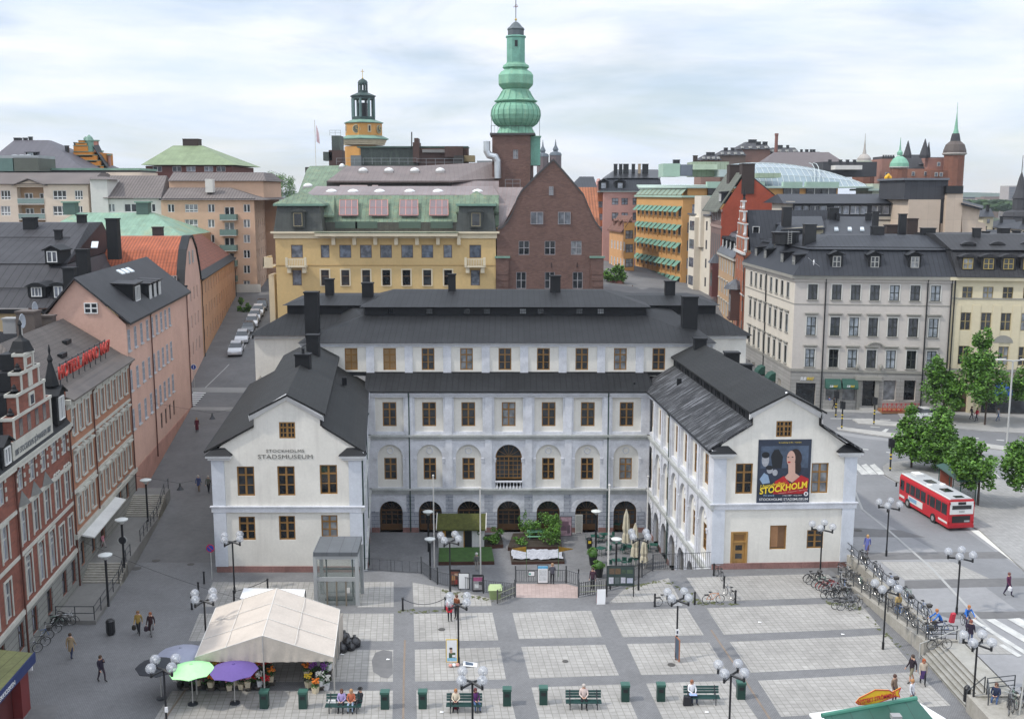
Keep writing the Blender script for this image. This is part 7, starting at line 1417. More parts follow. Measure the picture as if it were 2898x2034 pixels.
# ---------- street furniture prototypes ----------
GL=bpy.data.materials.new('clear_globe');GL.use_nodes=True;b_=GL.node_tree.nodes['Principled BSDF'];b_.inputs['Base Color'].default_value=(.50,.52,.56,1);b_.inputs['Roughness'].default_value=.22;b_.inputs['Alpha'].default_value=.42;b_.inputs['Specular IOR Level'].default_value=.9
def make_lamp():
 T=thing('street_lamp','','street lamp',(0,0,0));m=MB();m.tube((0,0,0),(0,0,4.0),.06,BLACKM,8);m.tube((0,0,0),(0,0,.5),.085,BLACKM,8);m.build('pole',T)
 m=MB();R_=.78
 for i in range(4):a=math.pi/4+i*math.pi/2;e=Vector((R_*math.cos(a),R_*math.sin(a),4.0));m.tube((0,0,4.05),e+Vector((0,0,-.02)),.07,BLACKM,6);m.tube(e-Vector((0,0,.1)),e+Vector((0,0,.22)),.07,BLACKM,8)
 m.build('crossbar',T)
 for i in range(4):
  a=math.pi/4+i*math.pi/2;m=MB();c=(R_*math.cos(a),R_*math.sin(a),4.42);m.sphere(c,.29,GL,16,10);g_=m.build('globe',T,smooth=True);m=MB();m.lathe([(.05,-.2),(.07,-.05),(.09,.02),(.05,.06)],c,mat('lamp_bulb',(.7,.7,.68),.3),8);m.build('bulb',g_)
 return T
LP_=make_lamp();first=True
for x,y,z,rz,lb in((664,1678,0,.25,'four globe lamp in front of the left wing wall'),(586,1868,0,.3,'four globe lamp behind the beige market tent'),(474,2088,0,.12,'four globe lamp in front of the dark umbrella'),(1298,1880,0,.02,'four globe lamp with election posters on its pole'),(1338,2128,0,0,'four globe lamp in front of the bench with the cream coated woman'),(1274,1678,0,.3,'four globe lamp in front of the turf roofed cottage'),(1807,1669,0,0,'four globe lamp beside the notice board at the court fence'),(1914,1866,0,.1,'four globe lamp with a white street name plate'),(2062,2105,0,.1,'four globe lamp beside the bench with the white shirted man'),(2320,1639,0,.3,'four globe lamp in front of the right wing window'),(2498.6,1836.5,0,.1,'four globe lamp at the foot of the low ramp wall'),(2508,1573,1,.3,'four globe lamp beyond the ramp near the blue dressed woman'),(2706.8,1737,1,.3,'four globe lamp on the upper street behind the cyclists'),(2752,2009,.2,.05,'four globe lamp standing on the stone steps')):
 p=G(x,y,z);place(LP_,first,p,rz,lb,'four globe lamps around the square');first=False
def make_disc():
 T=thing('post_lamp','','street lamp',(0,0,0));m=MB();m.tube((0,0,0),(0,0,3.6),.09,BLACKM,8);m.build('pole',T);m=MB();m.lathe([(.1,3.55),(.2,3.7),(.48,3.85),(.5,3.93),(.3,4.0),(.02,4.04)],(0,0,0),mat('white_lamp_dish',(.6,.62,.6),.5,0),14);m.build('lamp_shade',T);return T
DL=make_disc();first=True
for x,y,z,s,lb in((352,1606,1.1,1,'dish lamp on the raised pavement beside the round sign'),(307,1715,.3,1,'dish lamp on the raised pavement before the lower steps'),(419,1478,1.0,1,'dish lamp beside the upper flight of steps'),(1213,1560,-5.1,1.05,'dish lamp in the court left of the cottage'),(1686,1555,-5.1,1.02,'dish lamp beside the yellow marked litter bin'),(1218,1640,-5.1,1,'short dish lamp at the left end of the curved fence'),(1743,1640,-5.1,1,'dish lamp among the café chairs')):
 place(DL,first,G(x,y,z),0,lb,'white dish post lamps',s);first=False
T=thing('tall_street_lamp','tall thin twin armed street lamp on the right traffic island','street lamp',G(2848,1270,1));p=G(2848,1270,1);m=MB();m.tube(p,p+Vector((0,0,10.2)),.1,WGR,8);m.build('pole',T)
for s_ in(-1,1):m=MB();q=p+Vector((0,0,10.2));m.tube(q,q+Vector((s_*1.2,0,.15)),.09,WGR,6);m.obox(q+Vector((s_*1.4,0,.1)),(1,0),(0,-1),.55,-.15,.15,0,.14,WHR);m.build('lamp_head',T)
def make_bench():
 T=thing('park_bench','','bench',(0,0,0));g_=mat('bench_green',(.012,.05,.045),.5,.15)
 m=MB();[m.box((-1.05,-.45+i*.13,.42),(1.05,-.36+i*.13,.46),g_)for i in range(4)];m.build('seat',T)
 m=MB();[m.mesh([(-1.05,.10+.04*i,.52+.15*i),(1.05,.10+.04*i,.52+.15*i),(1.05,.13+.04*i,.64+.15*i),(-1.05,.13+.04*i,.64+.15*i),(-1.05,.13+.04*i,.52+.15*i),(1.05,.13+.04*i,.52+.15*i),(1.05,.16+.04*i,.64+.15*i),(-1.05,.16+.04*i,.64+.15*i)],[(0,1,2,3),(5,4,7,6),(3,2,6,7),(0,4,5,1),(0,3,7,4),(1,5,6,2)],g_)for i in range(3)];m.build('backrest',T)
 for x in(-.8,.8):
  m=MB();m.path([(x,-.42,.0),(x,-.38,.42),(x,.08,.42),(x,.22,0)],.03,IRON,6);m.path([(x,.05,.42),(x,.22,.98)],.03,IRON,6);m.path([(x,-.4,.42),(x,-.4,.62),(x,.1,.64)],.025,IRON,6);m.build('leg',T)
 return T
BN=make_bench();first=True
for x,y,rz,lb in((973,2012,0,'green park bench with two women and a man in black'),(1314,2010,0,'green park bench with a cream coated and a purple dressed woman'),(1651,2001,0,'green park bench with a single man in a pale coat'),(1985,1988,0,'green park bench with a man in a white shirt')):place(BN,first,G(x,y)+Vector((0,.1,0)),rz,lb,'green benches along the square');first=False
def make_bin():
 T=thing('litter_bin','','litter bin',(0,0,0));g_=mat('bin_green',(.01,.045,.035),.45,.15);m=MB();m.box((-.24,-.22,.0),(.24,.22,.95),g_);m.build('body',T);m=MB();m.box((-.27,-.25,.95),(.27,.25,1.08),mat('bin_lid_green',(.03,.10,.075),.5));m.build('lid',T);m=MB();m.box((-.14,-.232,.6),(.14,-.222,.8),BLACKM);m.build('slot',T);return T
BI=make_bin();first=True
for x,y,lb in((747,2005,'green litter bin in front of the tent post'),(857,2006,'green litter bin left of the bench with two women'),(1089,2007,'green litter bin right of the bench with two women'),(1196,2005.5,'green litter bin left of the cream coated woman'),(1435,1998,'green litter bin right of the purple dressed woman'),(1538,1994.5,'green litter bin left of the man in a pale coat'),(1770,1985.5,'green litter bin right of the man in a pale coat'),(1871,1985,'green litter bin left of the white shirted man'),(2098,1979,'green litter bin behind a lamp pole right of the white shirted man')):place(BI,first,G(x,y)+Vector((0,.2,0)),0,lb,'green litter bins between the benches');first=False
def make_bollard():T=thing('bollard','','bollard',(0,0,0));m=MB();m.lathe([(.09,0),(.075,.15),(.065,.85),(.09,.9),(.09,.98),(.04,1.02)],(0,0,0),BLACKM,8);m.build('post',T);return T
BO=make_bollard();first=True;BP={}
for i,(x,y,lb)in enumerate(((1140,1727,'black bollard at the left end of the hanging chain'),(1260.6,1725,'black bollard at the right end of the hanging chain'),(1853,1716,'black bollard with the white bicycle leaning on it'),(1966,1710,'black bollard left of the orange bicycle'),(2081,1706,'black bollard right of the orange bicycle'),(2020,1628,'black bollard nearest the right wing corner'),(2049,1664,'black bollard between the upright bicycles'),(578,1651,'black bollard at the left wing corner'),(562,1682,'black bollard left of the corner lamp'),(543,1724,'black bollard beside the lamp behind the tent'),(663,1706,'black bollard at the foot of the left wing lamp'),(758,1672,'black bollard behind the white tarpaulin'))):BP[i]=G(x,y);place(BO,first,BP[i],0,lb,'black bollards');first=False
def chain(a,b,label,sag=.45):T=thing('chain',label,'chain',a);m=MB();A,B_=a+Vector((0,0,.9)),b+Vector((0,0,.9));P_=[A.lerp(B_,i/12)-Vector((0,0,sag*4*(i/12)*(1-i/12)))for i in range(13)];m.path(P_,.025,IRON,5);m.build('links',T)
chain(BP[0],BP[1],'black chain sagging between two bollards in front of the court');chain(BP[10],BP[11],'thin chain between bollards before the left wing',.1)
# ---------- bicycles ----------
def make_bike(col,basket=False,fender=False,name='bicycle'):
 T=thing(name,'','bicycle',(0,0,0));fr=mat('bike_paint_%d'%(len(MATS)),col,.35,.1);TY=mat('tyre',(.02,.02,.02),.8,0);CHR=mat('chrome',(.5,.5,.5),.25,0,1,metal=.9)
 for x in(-.52,.52):
  m=MB();m.torus((x,0,.34),(0,1,0),.325,.02,TY,22,5);wh=m.build('wheel',T);m=MB();m.torus((x,0,.34),(0,1,0),.30,.009,CHR,20,4)
  for i in range(8):a=math.pi*i/8;m.tube((x-.3*math.cos(a),0,.34-.3*math.sin(a)),(x+.3*math.cos(a),0,.34+.3*math.sin(a)),.0035,CHR,3)
  m.build('rim',wh)
  if fender:m=MB();m.path([(x+.37*math.cos(a),0,.34+.37*math.sin(a))for a in[math.pi*k/6 for k in range(7)]],.022,fr,5);m.build('mudguard',T)
 m=MB();r_=.019;s_,h_,bb_,rw=(-.22,0,.80),(.36,0,.78),(-.05,0,.30),(-.52,0,.34)
 for p,q in((s_,bb_),(h_,bb_),(s_,h_)if not fender else((-.16,0,.62),h_),(s_,rw),(bb_,rw),((.34,0,.88),(.43,0,.55)),((.43,0,.55),(.52,.0,.34))):m.tube(p,q,r_,fr,6)
 m.build('frame',T);m=MB();m.path([(.22,-.28,.98),(.36,-.2,1.0),(.33,0,.95),(.36,.2,1.0),(.22,.28,.98)],.014,CHR,5);m.tube((.34,0,.86),(.33,0,.96),.014,CHR,5);m.build('handlebar',T)
 m=MB();m.loft([[(-.36,-.09,.88),(-.36,.09,.88),(-.36,.09,.93),(-.36,-.09,.93)],[(-.22,-.07,.89),(-.22,.07,.89),(-.22,.07,.93),(-.22,-.07,.93)],[(-.10,-.02,.90),(-.10,.02,.90),(-.10,.02,.92),(-.10,-.02,.92)]],TY);m.tube((-.24,0,.78),(-.25,0,.9),.014,CHR,5);m.build('saddle',T)
 m=MB();m.torus((-.05,0,.30),(0,1,0),.085,.01,CHR,12,4);m.tube((-.05,-.08,.30),(.06,-.1,.18),.012,CHR,4);m.tube((-.05,.08,.30),(-.16,.1,.42),.012,CHR,4);m.build('crankset',T)
 if basket:m=MB();m.loft([[(.40,-.14,.72),(.40,.14,.72),(.62,.14,.72),(.62,-.14,.72)],[(.37,-.17,.95),(.37,.17,.95),(.68,.17,.95),(.68,-.17,.95)]],mat('basket_wire',(.06,.055,.05),.8));m.build('basket',T)
 else:m=MB();m.box((-.72,-.06,.70),(-.34,.06,.72),TY);m.build('rack',T)
 return T
BK=[make_bike((.02,.02,.025)),make_bike((.35,.02,.02),fender=True),make_bike((.45,.47,.48)),make_bike((.05,.12,.28),True),make_bike((.02,.02,.022),True,True),make_bike((.13,.22,.17)),make_bike((.55,.16,.02)),make_bike((.12,.13,.15))]
CN=['black','red','silver','blue','black basket','green','orange','grey'];used=set()
def bike(k,loc,rz,label,group=None,lean=0.0):
 o=BK[k]if k not in used else copy_tree(BK[k]);used.add(k);o.location=loc;o.rotation_euler=(lean,0,rz);o['label']=label
 if group:o['group']=group
 elif 'group' in o:del o['group']
 return o
cl=[(2300,1646,4,.1),(2307,1652,0,.15),(2322,1660,5,.15),(2335,1668,1,.12),(2345,1673,1,.1),(2352,1676,2,.1),(2350,1692,0,.1),(2366,1694,4,.05),(2378,1690,7,.1),(2388,1675,3,1.2),(2380,1655,2,1.3),(2395,1700,5,1.1),(2382,1722,0,.05),(2398,1726,7,.03),(2420,1722,0,.5),(2376,1640,7,1.2),(2400,1684,0,1.4),(2364,1662,7,.2)]
words=['leftmost, with a basket','second from the left end','greenish one behind the lamp pole','bright red one farther from the ramp','bright red one nearer the basket bikes','with a pale rear wheel cover','dark one with its front wheel on the setts','with a large wicker basket in the middle','grey one in the middle of the heap','blue one standing upright by the railing','silver one beside the first rail post','green one standing beyond the near pair','left one of the nearest dark pair','right one of the nearest dark pair','alone at the near right with wheel turned','grey one behind the red pair','upright dark one against the wall','grey one between the lamp pole and the red bicycles']
for(x,y,k,r_),wd in zip(cl,words):bike(k,G(x,y),r_+.12,CN[k]+' bicycle in the heap: '+wd,'bicycles heaped at the end of the ramp',.08)
for i in range(11):
 tt=.05+.9*i/10;p=Z(a0.lerp(a1,tt)+n*.62,.18+tt*.88);k=[2,0,5,7,0,2,7,3,0,2,3][i];ang=math.atan2(t.y,t.x)+(.25 if i%2 else-.15)+(math.pi if i%3==0 else 0)
 bike(k,p,ang,['%s bicycle on the near ramp railing, %s'%(CN[k],s_)for s_ in('farthest up by the heap','second from the heap','third, beside a rail post','fourth, with wheel turned out','left of the lamp pole','just right of the lamp pole','with grey bag behind it','with a child seat cover','third from the grey box','second from the grey box','with blue bag next to the grey box')][i],'bicycles chained along the ramp railings',.1)
 p=Z(b0.lerp(b1,tt)+Vector((.55 if i%2 else-.0,0,0)),1.12 if i%2==0 else 1.0);k=[7,0,4,0,7,3,0,5,3,3,2][i]
 bike(k,p+Vector((.28,0,0)),math.atan2((b1-b0).y,(b1-b0).x)+(.12 if i%2 else-.1),['%s bicycle on the street railing, %s'%(CN[k],s_)for s_ in('farthest, at the museum corner','second from the museum corner','third, lying low','fourth from the corner','fifth, beside a rail post','at the middle post','behind the lamp globes','just beyond the lamp globes','pale blue frame near the street end','second from the street end','nearest the street end')][i],'bicycles chained along the ramp railings',.06)
bike(2,G(2233,1603)+Vector((0,-.0,0)),0.03,'silver bicycle leaning on the right wing wall below the shuttered window',None,-.1);bike(2,G(1882,1714),.05,'white silver bicycle leaning at a bollard left of the name plate lamp',None,.1)
bike(6,G(2018,1706),.1,'orange bicycle between two bollards',None,.08);bike(7,G(2062,1690),1.9,'grey bicycle standing behind the orange one',None,.06);bike(0,G(2035,1636),1.75,'dark bicycle at the bollard near the right wing corner',None,.06);bike(0,G(2670,1860,1.0)+Vector((.2,1.2,0)),.1,'black bicycle behind the short railing at the head of the steps',None,.05)
for i in range(9):p=G(40+i*17+(6 if i%2 else 0),1850-i*19 if i<6 else 1772-(i-6)*3,0);bike([7,0,3,0,4,7,5,0,2][i],p+Vector((1.0 if i<5 else .4,0,0)),[.6,.5,.5,.4,.4,.3,.2,.1,0][i],'parked bicycle by the brick house: '+['nearest the kiosk','second from the kiosk','blue framed, third from the kiosk','dark, fourth in the row','with a basket in the middle','grey with bags','green, below the ramp railing','dark, beside the raised pavement','silver, nearest the black bin'][i],'bicycles parked in front of the brick house',.1)
for i in range(6):bike([0,7,5,0,3,7][i],Vector((28.1+i*.32,55.2+(i%3)*.35,1.0)),1.2+.1*i,'bicycle in the lower right rack: '+['nearest the seated man','second from the seated man','green, third in the rack','dark, fourth in the rack','blue, fifth in the rack','last at the picture edge'][i],'bicycles in the rack at the lower right',.05)
# ---------- market tent and umbrellas ----------
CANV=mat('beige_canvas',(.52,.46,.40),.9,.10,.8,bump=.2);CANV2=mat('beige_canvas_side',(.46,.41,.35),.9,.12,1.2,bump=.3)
T=thing('market_tent','large beige canvas market tent over the flower stall','tent',(-15,62.8,0));m=MB();A_=[Vector((-19.1,59.2,2.35)),Vector((-14.95,59.05,3.8)),Vector((-10.75,59.2,2.35))];Bk=[Vector((-19.95,66.7,2.4)),Vector((-15.75,66.5,3.85)),Vector((-11.55,66.4,2.4))]
NX,NY=8,10
for s_ in(0,1):
 for i in range(NX):
  for j in range(NY):
   def P_(u,v):p=A_[s_].lerp(A_[s_+1],u).lerp(Bk[s_].lerp(Bk[s_+1],u),v);return p-Vector((0,0,.07*abs(math.sin(v*math.pi*3))*math.sin(u*math.pi)*1.0))
   m.face([P_(i/NX,j/NY),P_((i+1)/NX,j/NY),P_((i+1)/NX,(j+1)/NY),P_(i/NX,(j+1)/NY)],CANV)
m.build('roof',T,smooth=False)
sm_=MB()
for s_ in(0,1):
 for v in(0,1/3,2/3,1):sm_.tube(A_[s_].lerp(Bk[s_],v)+Vector((0,0,.02)),A_[s_+1].lerp(Bk[s_+1],v)+Vector((0,0,.02)),.022,WHR,4)
 sm_.tube(A_[s_].lerp(A_[s_+1],.45)+Vector((0,0,.02)),Bk[s_].lerp(Bk[s_+1],.45)+Vector((0,0,.02)),.02,WHR,4)
for v in(0,1,2):sm_.tube(A_[v],Bk[v],.03,WHR,4)
sm_.build('seams',T)
m=MB();N=40
for s_ in(0,1):
 P1=[A_[s_].lerp(A_[s_+1],i/N)for i in range(N+1)]
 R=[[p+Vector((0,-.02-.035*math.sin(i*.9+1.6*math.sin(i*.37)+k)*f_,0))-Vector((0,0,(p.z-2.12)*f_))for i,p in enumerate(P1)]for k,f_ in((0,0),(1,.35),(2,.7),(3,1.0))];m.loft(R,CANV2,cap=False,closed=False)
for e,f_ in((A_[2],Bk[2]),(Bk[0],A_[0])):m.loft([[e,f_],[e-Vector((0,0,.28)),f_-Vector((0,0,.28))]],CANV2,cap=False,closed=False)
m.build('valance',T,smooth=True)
for p in A_+Bk+[A_[2].lerp(Bk[2],.33),A_[2].lerp(Bk[2],.66),A_[0].lerp(Bk[0],.5)]:m=MB();m.tube((p.x,p.y,0),p,.05,mat('tent_pole',(.35,.34,.32),.5),6);m.build('pole',T)
m=MB();m.box((-11.5,61.5,.1),(-11.35,66.3,2.2),CANV2);m.box((-19.6,66.3,.1),(-11.6,66.42,2.2),mat('tent_back_cloth',(.12,.08,.07),.9));m.build('side_wall',T)
T=thing('tarpaulin_table','white tarpaulin covered table behind the market tent','table',G(770,1690));m=MB();q=[G(x,y,1.9)for x,y in((679,1692),(858,1690),(864,1667),(690,1663))];m.slab(q,.06,mat('white_tarpaulin',(.75,.75,.75),.7,.05));m.build('cover',T)
for p in q:m=MB();m.tube((p.x,p.y,0),(p.x,p.y,1.85),.04,IRON,6);m.build('leg',T)
def umbrella(x,y,z,R_,col,label,n=8,foot=None):
 c=G(x,y,z);T=thing('market_umbrella',label,'umbrella',(c.x,c.y,0));cm=mat('umbrella_'+label.split()[0],col,.8,.08);m=MB();top=c+Vector((0,0,.42));N=n*2
 rim=[c+Vector((R_*(1 if i%2==0 else .93)*math.cos(2*math.pi*i/N+.2),R_*(1 if i%2==0 else .93)*math.sin(2*math.pi*i/N+.2),0 if i%2==0 else .035))for i in range(N)]
 for i in range(N):a,b=rim[i],rim[(i+1)%N];am,bm2=a.lerp(top,.5)+Vector((0,0,.04)),b.lerp(top,.5)+Vector((0,0,.04));m.face([a,b,bm2,am],cm);m.face([am,bm2,top],cm);m.face([b-Vector((0,0,.03)),a-Vector((0,0,.03)),top-Vector((0,0,.03))],cm);m.face([a-Vector((0,0,.03)),b-Vector((0,0,.03)),b,a],cm)
 m.lathe([(.1,.38),(.08,.46),(.02,.5)],c,cm,8);m.build('canopy',T);m=MB();m.tube((c.x,c.y,0),top,.035,mat('tent_pole'),6);m.build('pole',T);m=MB()
 for i in range(n):m.tube(top-Vector((0,0,.08)),rim[2*i]-Vector((0,0,.05)),.012,WGR,4)
 m.build('ribs',T);m=MB();m.lathe([(.3,0),(.3,.08),(.06,.12)],(c.x,c.y,0),IRON,10);m.build('base',T)
umbrella(452,1885,2.05,1.42,(.022,.024,.030),'black open market umbrella left of the green one');umbrella(541,1896,2.15,1.36,(.42,.85,.38),'green bright open market umbrella',8);umbrella(661,1896,2.1,1.45,(.12,.075,.26),'purple open market umbrella beside the tent');umbrella(512,1850,2.1,1.45,(.26,.27,.34),'grey open market umbrella behind the black one')
# ---------- flower buckets ----------
LEAF=mat('leaf_green',(.05,.13,.03),.7,.4,3)
BUC={'cream':mat('cream_bucket',(.58,.50,.36),.6,.05),'white':mat('white_bucket',(.65,.65,.65),.5,.05),'black':mat('black_bucket',(.02,.02,.02),.5,0)}
FLC={'orange':(.75,.20,.02),'red':(.50,.01,.02),'pink':(.62,.22,.33),'purple':(.22,.06,.30),'white':(.7,.68,.62),'yellow':(.75,.5,.04),'dark':(.16,.02,.08)}
def make_fl(fc,bc,s=1.0,seed=0):
 r_=random.Random(seed);T=thing('flower_bucket','','flower bucket',(0,0,0));m=MB();m.loft([[(x*.13,y*.13,0)for x,y in((-1,-1),(1,-1),(1,1),(-1,1))],[(x*.18,y*.18,.38)for x,y in((-1,-1),(1,-1),(1,1),(-1,1))]],BUC[bc]);m.build('bucket',T)
 m=MB();f_=MB();fm=mat('petal_'+fc,FLC[fc],.7,.2,6)
 for i in range(70):a=r_.random()*6.28;d=r_.random()**.6*.28*s;z=.4+r_.random()*.4*s;c=Vector((d*math.cos(a),d*math.sin(a),z));u=Vector((r_.uniform(-1,1),r_.uniform(-1,1),r_.uniform(-.3,1))).normalized()*.07;v=u.orthogonal().normalized()*.035;m.face([c-u,c+v,c+u,c-v],LEAF)
 for i in range(34):a=r_.random()*6.28;d=r_.random()**.6*.26*s;c=Vector((d*math.cos(a),d*math.sin(a),.62+.3*s*r_.random()));f_.sphere(c,.045+.02*r_.random(),fm,6,4)
 m.build('stems',T);f_.build('blossoms',T);return T
FP=[make_fl('orange','cream',1,1),make_fl('red','black',1,2),make_fl('pink','cream',1,3),make_fl('purple','black',1,4),make_fl('white','white',1,5),make_fl('yellow','cream',1,6),make_fl('dark','black',1,7)];fu=set()
FN=['orange','red','pink','purple','white','yellow','dark crimson']
def flower(k,p,label,s=1.0):o=FP[k]if k not in fu else copy_tree(FP[k]);fu.add(k);o.location=p;o.rotation_euler=(0,0,rnd.random()*6);o.scale=(s,s,s);o['label']=label;o['group']='buckets of cut flowers on the stall'
spots=[]
for i in range(15):spots.append((512+i*17.2,1948+(i%3)*3,[6,1,3,5,6,0,3,1,2,5,2,2,1,4,1][i],.25 if i%2 else .05))
for i in range(12):spots.append((530+i*19.5,1930,[3,1,6,0,5,1,6,2,3,1,0,1][i],.5))
spots+=[(768,1940,0,.3),(764,1920,1,.5),(873,1948,5,.1),(869,1930,0,.4),(888,1935,3,.5),(893,1960,0,0),(908,1952,4,.3),(918,1940,3,.5),(924,1950,4,0),(878,1915,2,.8),(900,1915,4,.8),(930,1925,4,.7),(760,1905,1,.8)]
shelf=MB()
for i,(x,y,k,z)in enumerate(spots):
 p=G(x,y,0);p.z=z
 if z>.2:shelf.box((p.x-.25,p.y-.2,z-.06),(p.x+.25,p.y+.2,z),mat('stall_shelf',(.08,.07,.06),.9));shelf.box((p.x-.2,p.y-.03,0),(p.x+.2,p.y+.03,z-.06),mat('stall_shelf'))
 row='front row under the umbrellas' if i<15 else('raised row under the umbrellas' if i<27 else 'tiered display under the tent');od=['first','second','third','fourth','fifth','sixth','seventh','eighth','ninth','tenth','eleventh','twelfth','thirteenth','fourteenth','fifteenth'][i if i<15 else(i-15 if i<27 else i-27)]
 flower(k,p,'%s flower bucket, %s from left in the %s'%(FN[k],od,row)if i<27 else '%s flowers in a bucket, number %s of the %s'%(FN[k],od,row))
tag(shelf.build('stall_shelves'),'dark low display shelves carrying the flower buckets','shelf')
# rubbish bags and hand truck
BAG=mat('black_plastic_bag',(.015,.015,.018),.25,0,1,bump=.6,spec=.7)
for i,(x,y,s,lb)in enumerate(((974,1818,.42,'black rubbish bag on top of the pile'),(985,1832,.42,'black rubbish bag in the middle of the pile'),(1003,1830,.40,'black rubbish bag at the right of the pile'),(966,1846,.36,'black rubbish bag nearest the tent'),(992,1840,.3,'small black rubbish bag at the front of the pile'))):
 r_=random.Random(i);p=G(x,y);m=MB();R=[[Vector((p.x+math.cos(a)*s*rr*(1+.12*math.sin(a*5+z*9+i)),p.y+.1+math.sin(a)*s*rr*(1+.1*math.cos(a*4+i)),z*s*2.0))for a in[2*math.pi*k/14 for k in range(14)]]for rr,z in((.8,0),(1.05,.15),(1.0,.45),(.7,.7),(.2,.85),(.28,.98))];m.loft(R,BAG);o=m.build('rubbish_bag',smooth=True);tag(o,lb,'rubbish bag','black rubbish bags beside the tent')
T=thing('hand_truck','metal hand truck standing behind the rubbish bags','hand truck',G(975,1800));p=G(975,1805);m=MB()
for d_ in(-.2,.2):m.tube(p+Vector((d_,0,.1)),p+Vector((d_*.8,.35,1.5)),.025,WGR,5)
for z in(.4,.8,1.2,1.5):m.tube(p+Vector((-.19,.25*z,z)),p+Vector((.19,.25*z,z)),.02,WGR,5)
m.build('frame',T)
for d_ in(-.25,.25):m=MB();m.torus(p+Vector((d_,0,.13)),(1,0,0),.1,.035,BLACKM,12,5);m.build('wheel',T)
# ---------- lift shaft ----------
GLT=mat('clear_lift_glass',(.30,.36,.33),.05,.1,1,alpha=.16);STL=mat('lift_steel',(.36,.37,.37),.4,.1)
T=thing('lift_kiosk','glass lift kiosk with grey metal roof in front of the left wing','lift kiosk',(-13,74,0));x0,x1,y0,y1=-14.4,-11.35,72.9,75.3
m=MB();m.slab([(x0-.1,y0-.15,4.15),(x1+.1,y0-.15,4.15),(x1+.05,y1+.15,4.45),(x0-.05,y1+.15,4.45)],.3,mat('lift_roof_metal',(.12,.13,.14),.4,.15,.8,pat='seam',s=(.9,.8),mort=.03));m.build('roof',T)
for x,y in((x0,y0),(x1,y0),(x0,y1),(x1,y1)):m=MB();m.box((x-.13,y-.1,0),(x+.13,y+.1,3.88),STL);m.build('post',T)
m=MB();m.box((x0+.13,y0-.06,1.9),(x1-.13,y0+.06,2.2),STL);m.box((x0+.13,y0-.08,3.6),(x1-.13,y0+.08,3.86),STL);m.box((x0+.13,y1-.06,1.9),(x1-.13,y1+.06,2.0),IRON)
for k in range(1,4):m.box((x0+.13+(x1-x0-.26)*k/4-.05,y0-.05,0),(x0+.13+(x1-x0-.26)*k/4+.05,y0+.05,1.9),mat('lift_bronze',(.2,.17,.13),.4))
m.build('cross_bars',T)
for nm_,a,b in(('front',(x0+.13,y0-.01,.05),(x1-.13,y0+.01,3.6)),('back',(x0+.13,y1-.01,.05),(x1-.13,y1+.01,3.8)),('side',(x0-.01,y0+.1,.05),(x0+.01,y1-.1,3.8)),('side',(x1-.01,y0+.1,.05),(x1+.01,y1-.1,3.8))):m=MB();m.box(a,b,GLT);m.build('glass_pane',T)
m=MB();m.box((x0+.5,y1-1.0,0),(x0+.6,y1-.9,3.8),IRON);m.box((x1-.6,y1-1.0,0),(x1-.5,y1-.9,3.8),IRON);m.box((x0+.5,y0+.9,0),(x1-.5,y1-.9,.15),IRON);m.build('lift_rails',T);m=MB();m.box((x1-.8,y0-.05,1.0),(x1-.55,y0-.03,1.4),WHR);m.build('notice',T)
# ---------- notices, boards, posters ----------
def board(label,p,w,h,z0,face,legs=True,frame=BLACKM,t=(1,0,0),name='notice_board',deco=()):
 p=Vector(p);t=Vector(t).normalized();n_=Vector((t.y,-t.x,0));T=thing(name,label,'sign',p);m=MB();m.obox(p,(t.x,t.y),(n_.x,n_.y),w/2,-.03,.03,z0,z0+h,frame);m.build('frame',T);m=MB();m.obox(p,(t.x,t.y),(n_.x,n_.y),w/2-.05,.03,.036,z0+.05,z0+h-.05,face);m.build('panel',T)
 if legs:
  for s_ in(-1,1):m=MB();q=p+t*s_*(w/2-.05);m.tube(q,q+Vector((0,0,z0+.1)),.04,frame,6);m.build('leg',T)
 for i,(u,v,ww,hh_,col)in enumerate(deco):m=MB();m.obox(p+t*u,(t.x,t.y),(n_.x,n_.y),ww/2,.037+.002*i,.041+.002*i,z0+v,z0+v+hh_,mat('print_%d_%d_%d'%tuple(int(c*99)for c in col),col,.8,.25,8));m.build('print',T)
 return T
WPAP=mat('white_paper',(.72,.72,.72),.8,.04)
board('framed colourful food poster left on the curved fence',G(1275,1660,0)+Vector((.35,-.12,0)),.85,1.35,.1,BLACKM,False,deco=((0,.15,.7,1.05,(.16,.06,.04)),(-.12,.5,.3,.4,(.5,.25,.1)),(.15,.2,.3,.35,(.4,.06,.05)),(.1,.85,.25,.2,(.45,.3,.2))))
board('blank white poster between two framed posters on the curved fence',G(1313,1668,0)+Vector((0,-.12,0)),.85,1.3,.1,WPAP,False);board('framed black and white poster with pink top right on the curved fence',G(1353,1675,0)+Vector((0,-.12,0)),.85,1.35,.1,BLACKM,False,deco=((0,.15,.7,1.05,(.28,.27,.28)),(0,.85,.7,.3,(.35,.08,.18)),(-.1,.3,.3,.3,(.6,.6,.6)),(.18,.55,.25,.25,(.08,.08,.08))))
board('large dark notice board with small posters on two legs at the court fence',G(1755,1688,0)+Vector((0,0,0)),2.1,1.6,.85,mat('board_dark_green',(.03,.05,.045),.6),deco=((-.65,.95,.4,.45,(.12,.08,.05)),(-.2,.95,.4,.45,(.14,.09,.05)),(.25,1.0,.35,.3,(.05,.08,.05)),(.7,1.0,.4,.3,(.08,.12,.07)),(-.7,.2,.35,.5,(.5,.5,.55)),(-.25,.2,.35,.5,(.1,.12,.12)),(.2,.25,.35,.45,(.45,.45,.5)),(.7,.25,.45,.4,(.4,.42,.5))))
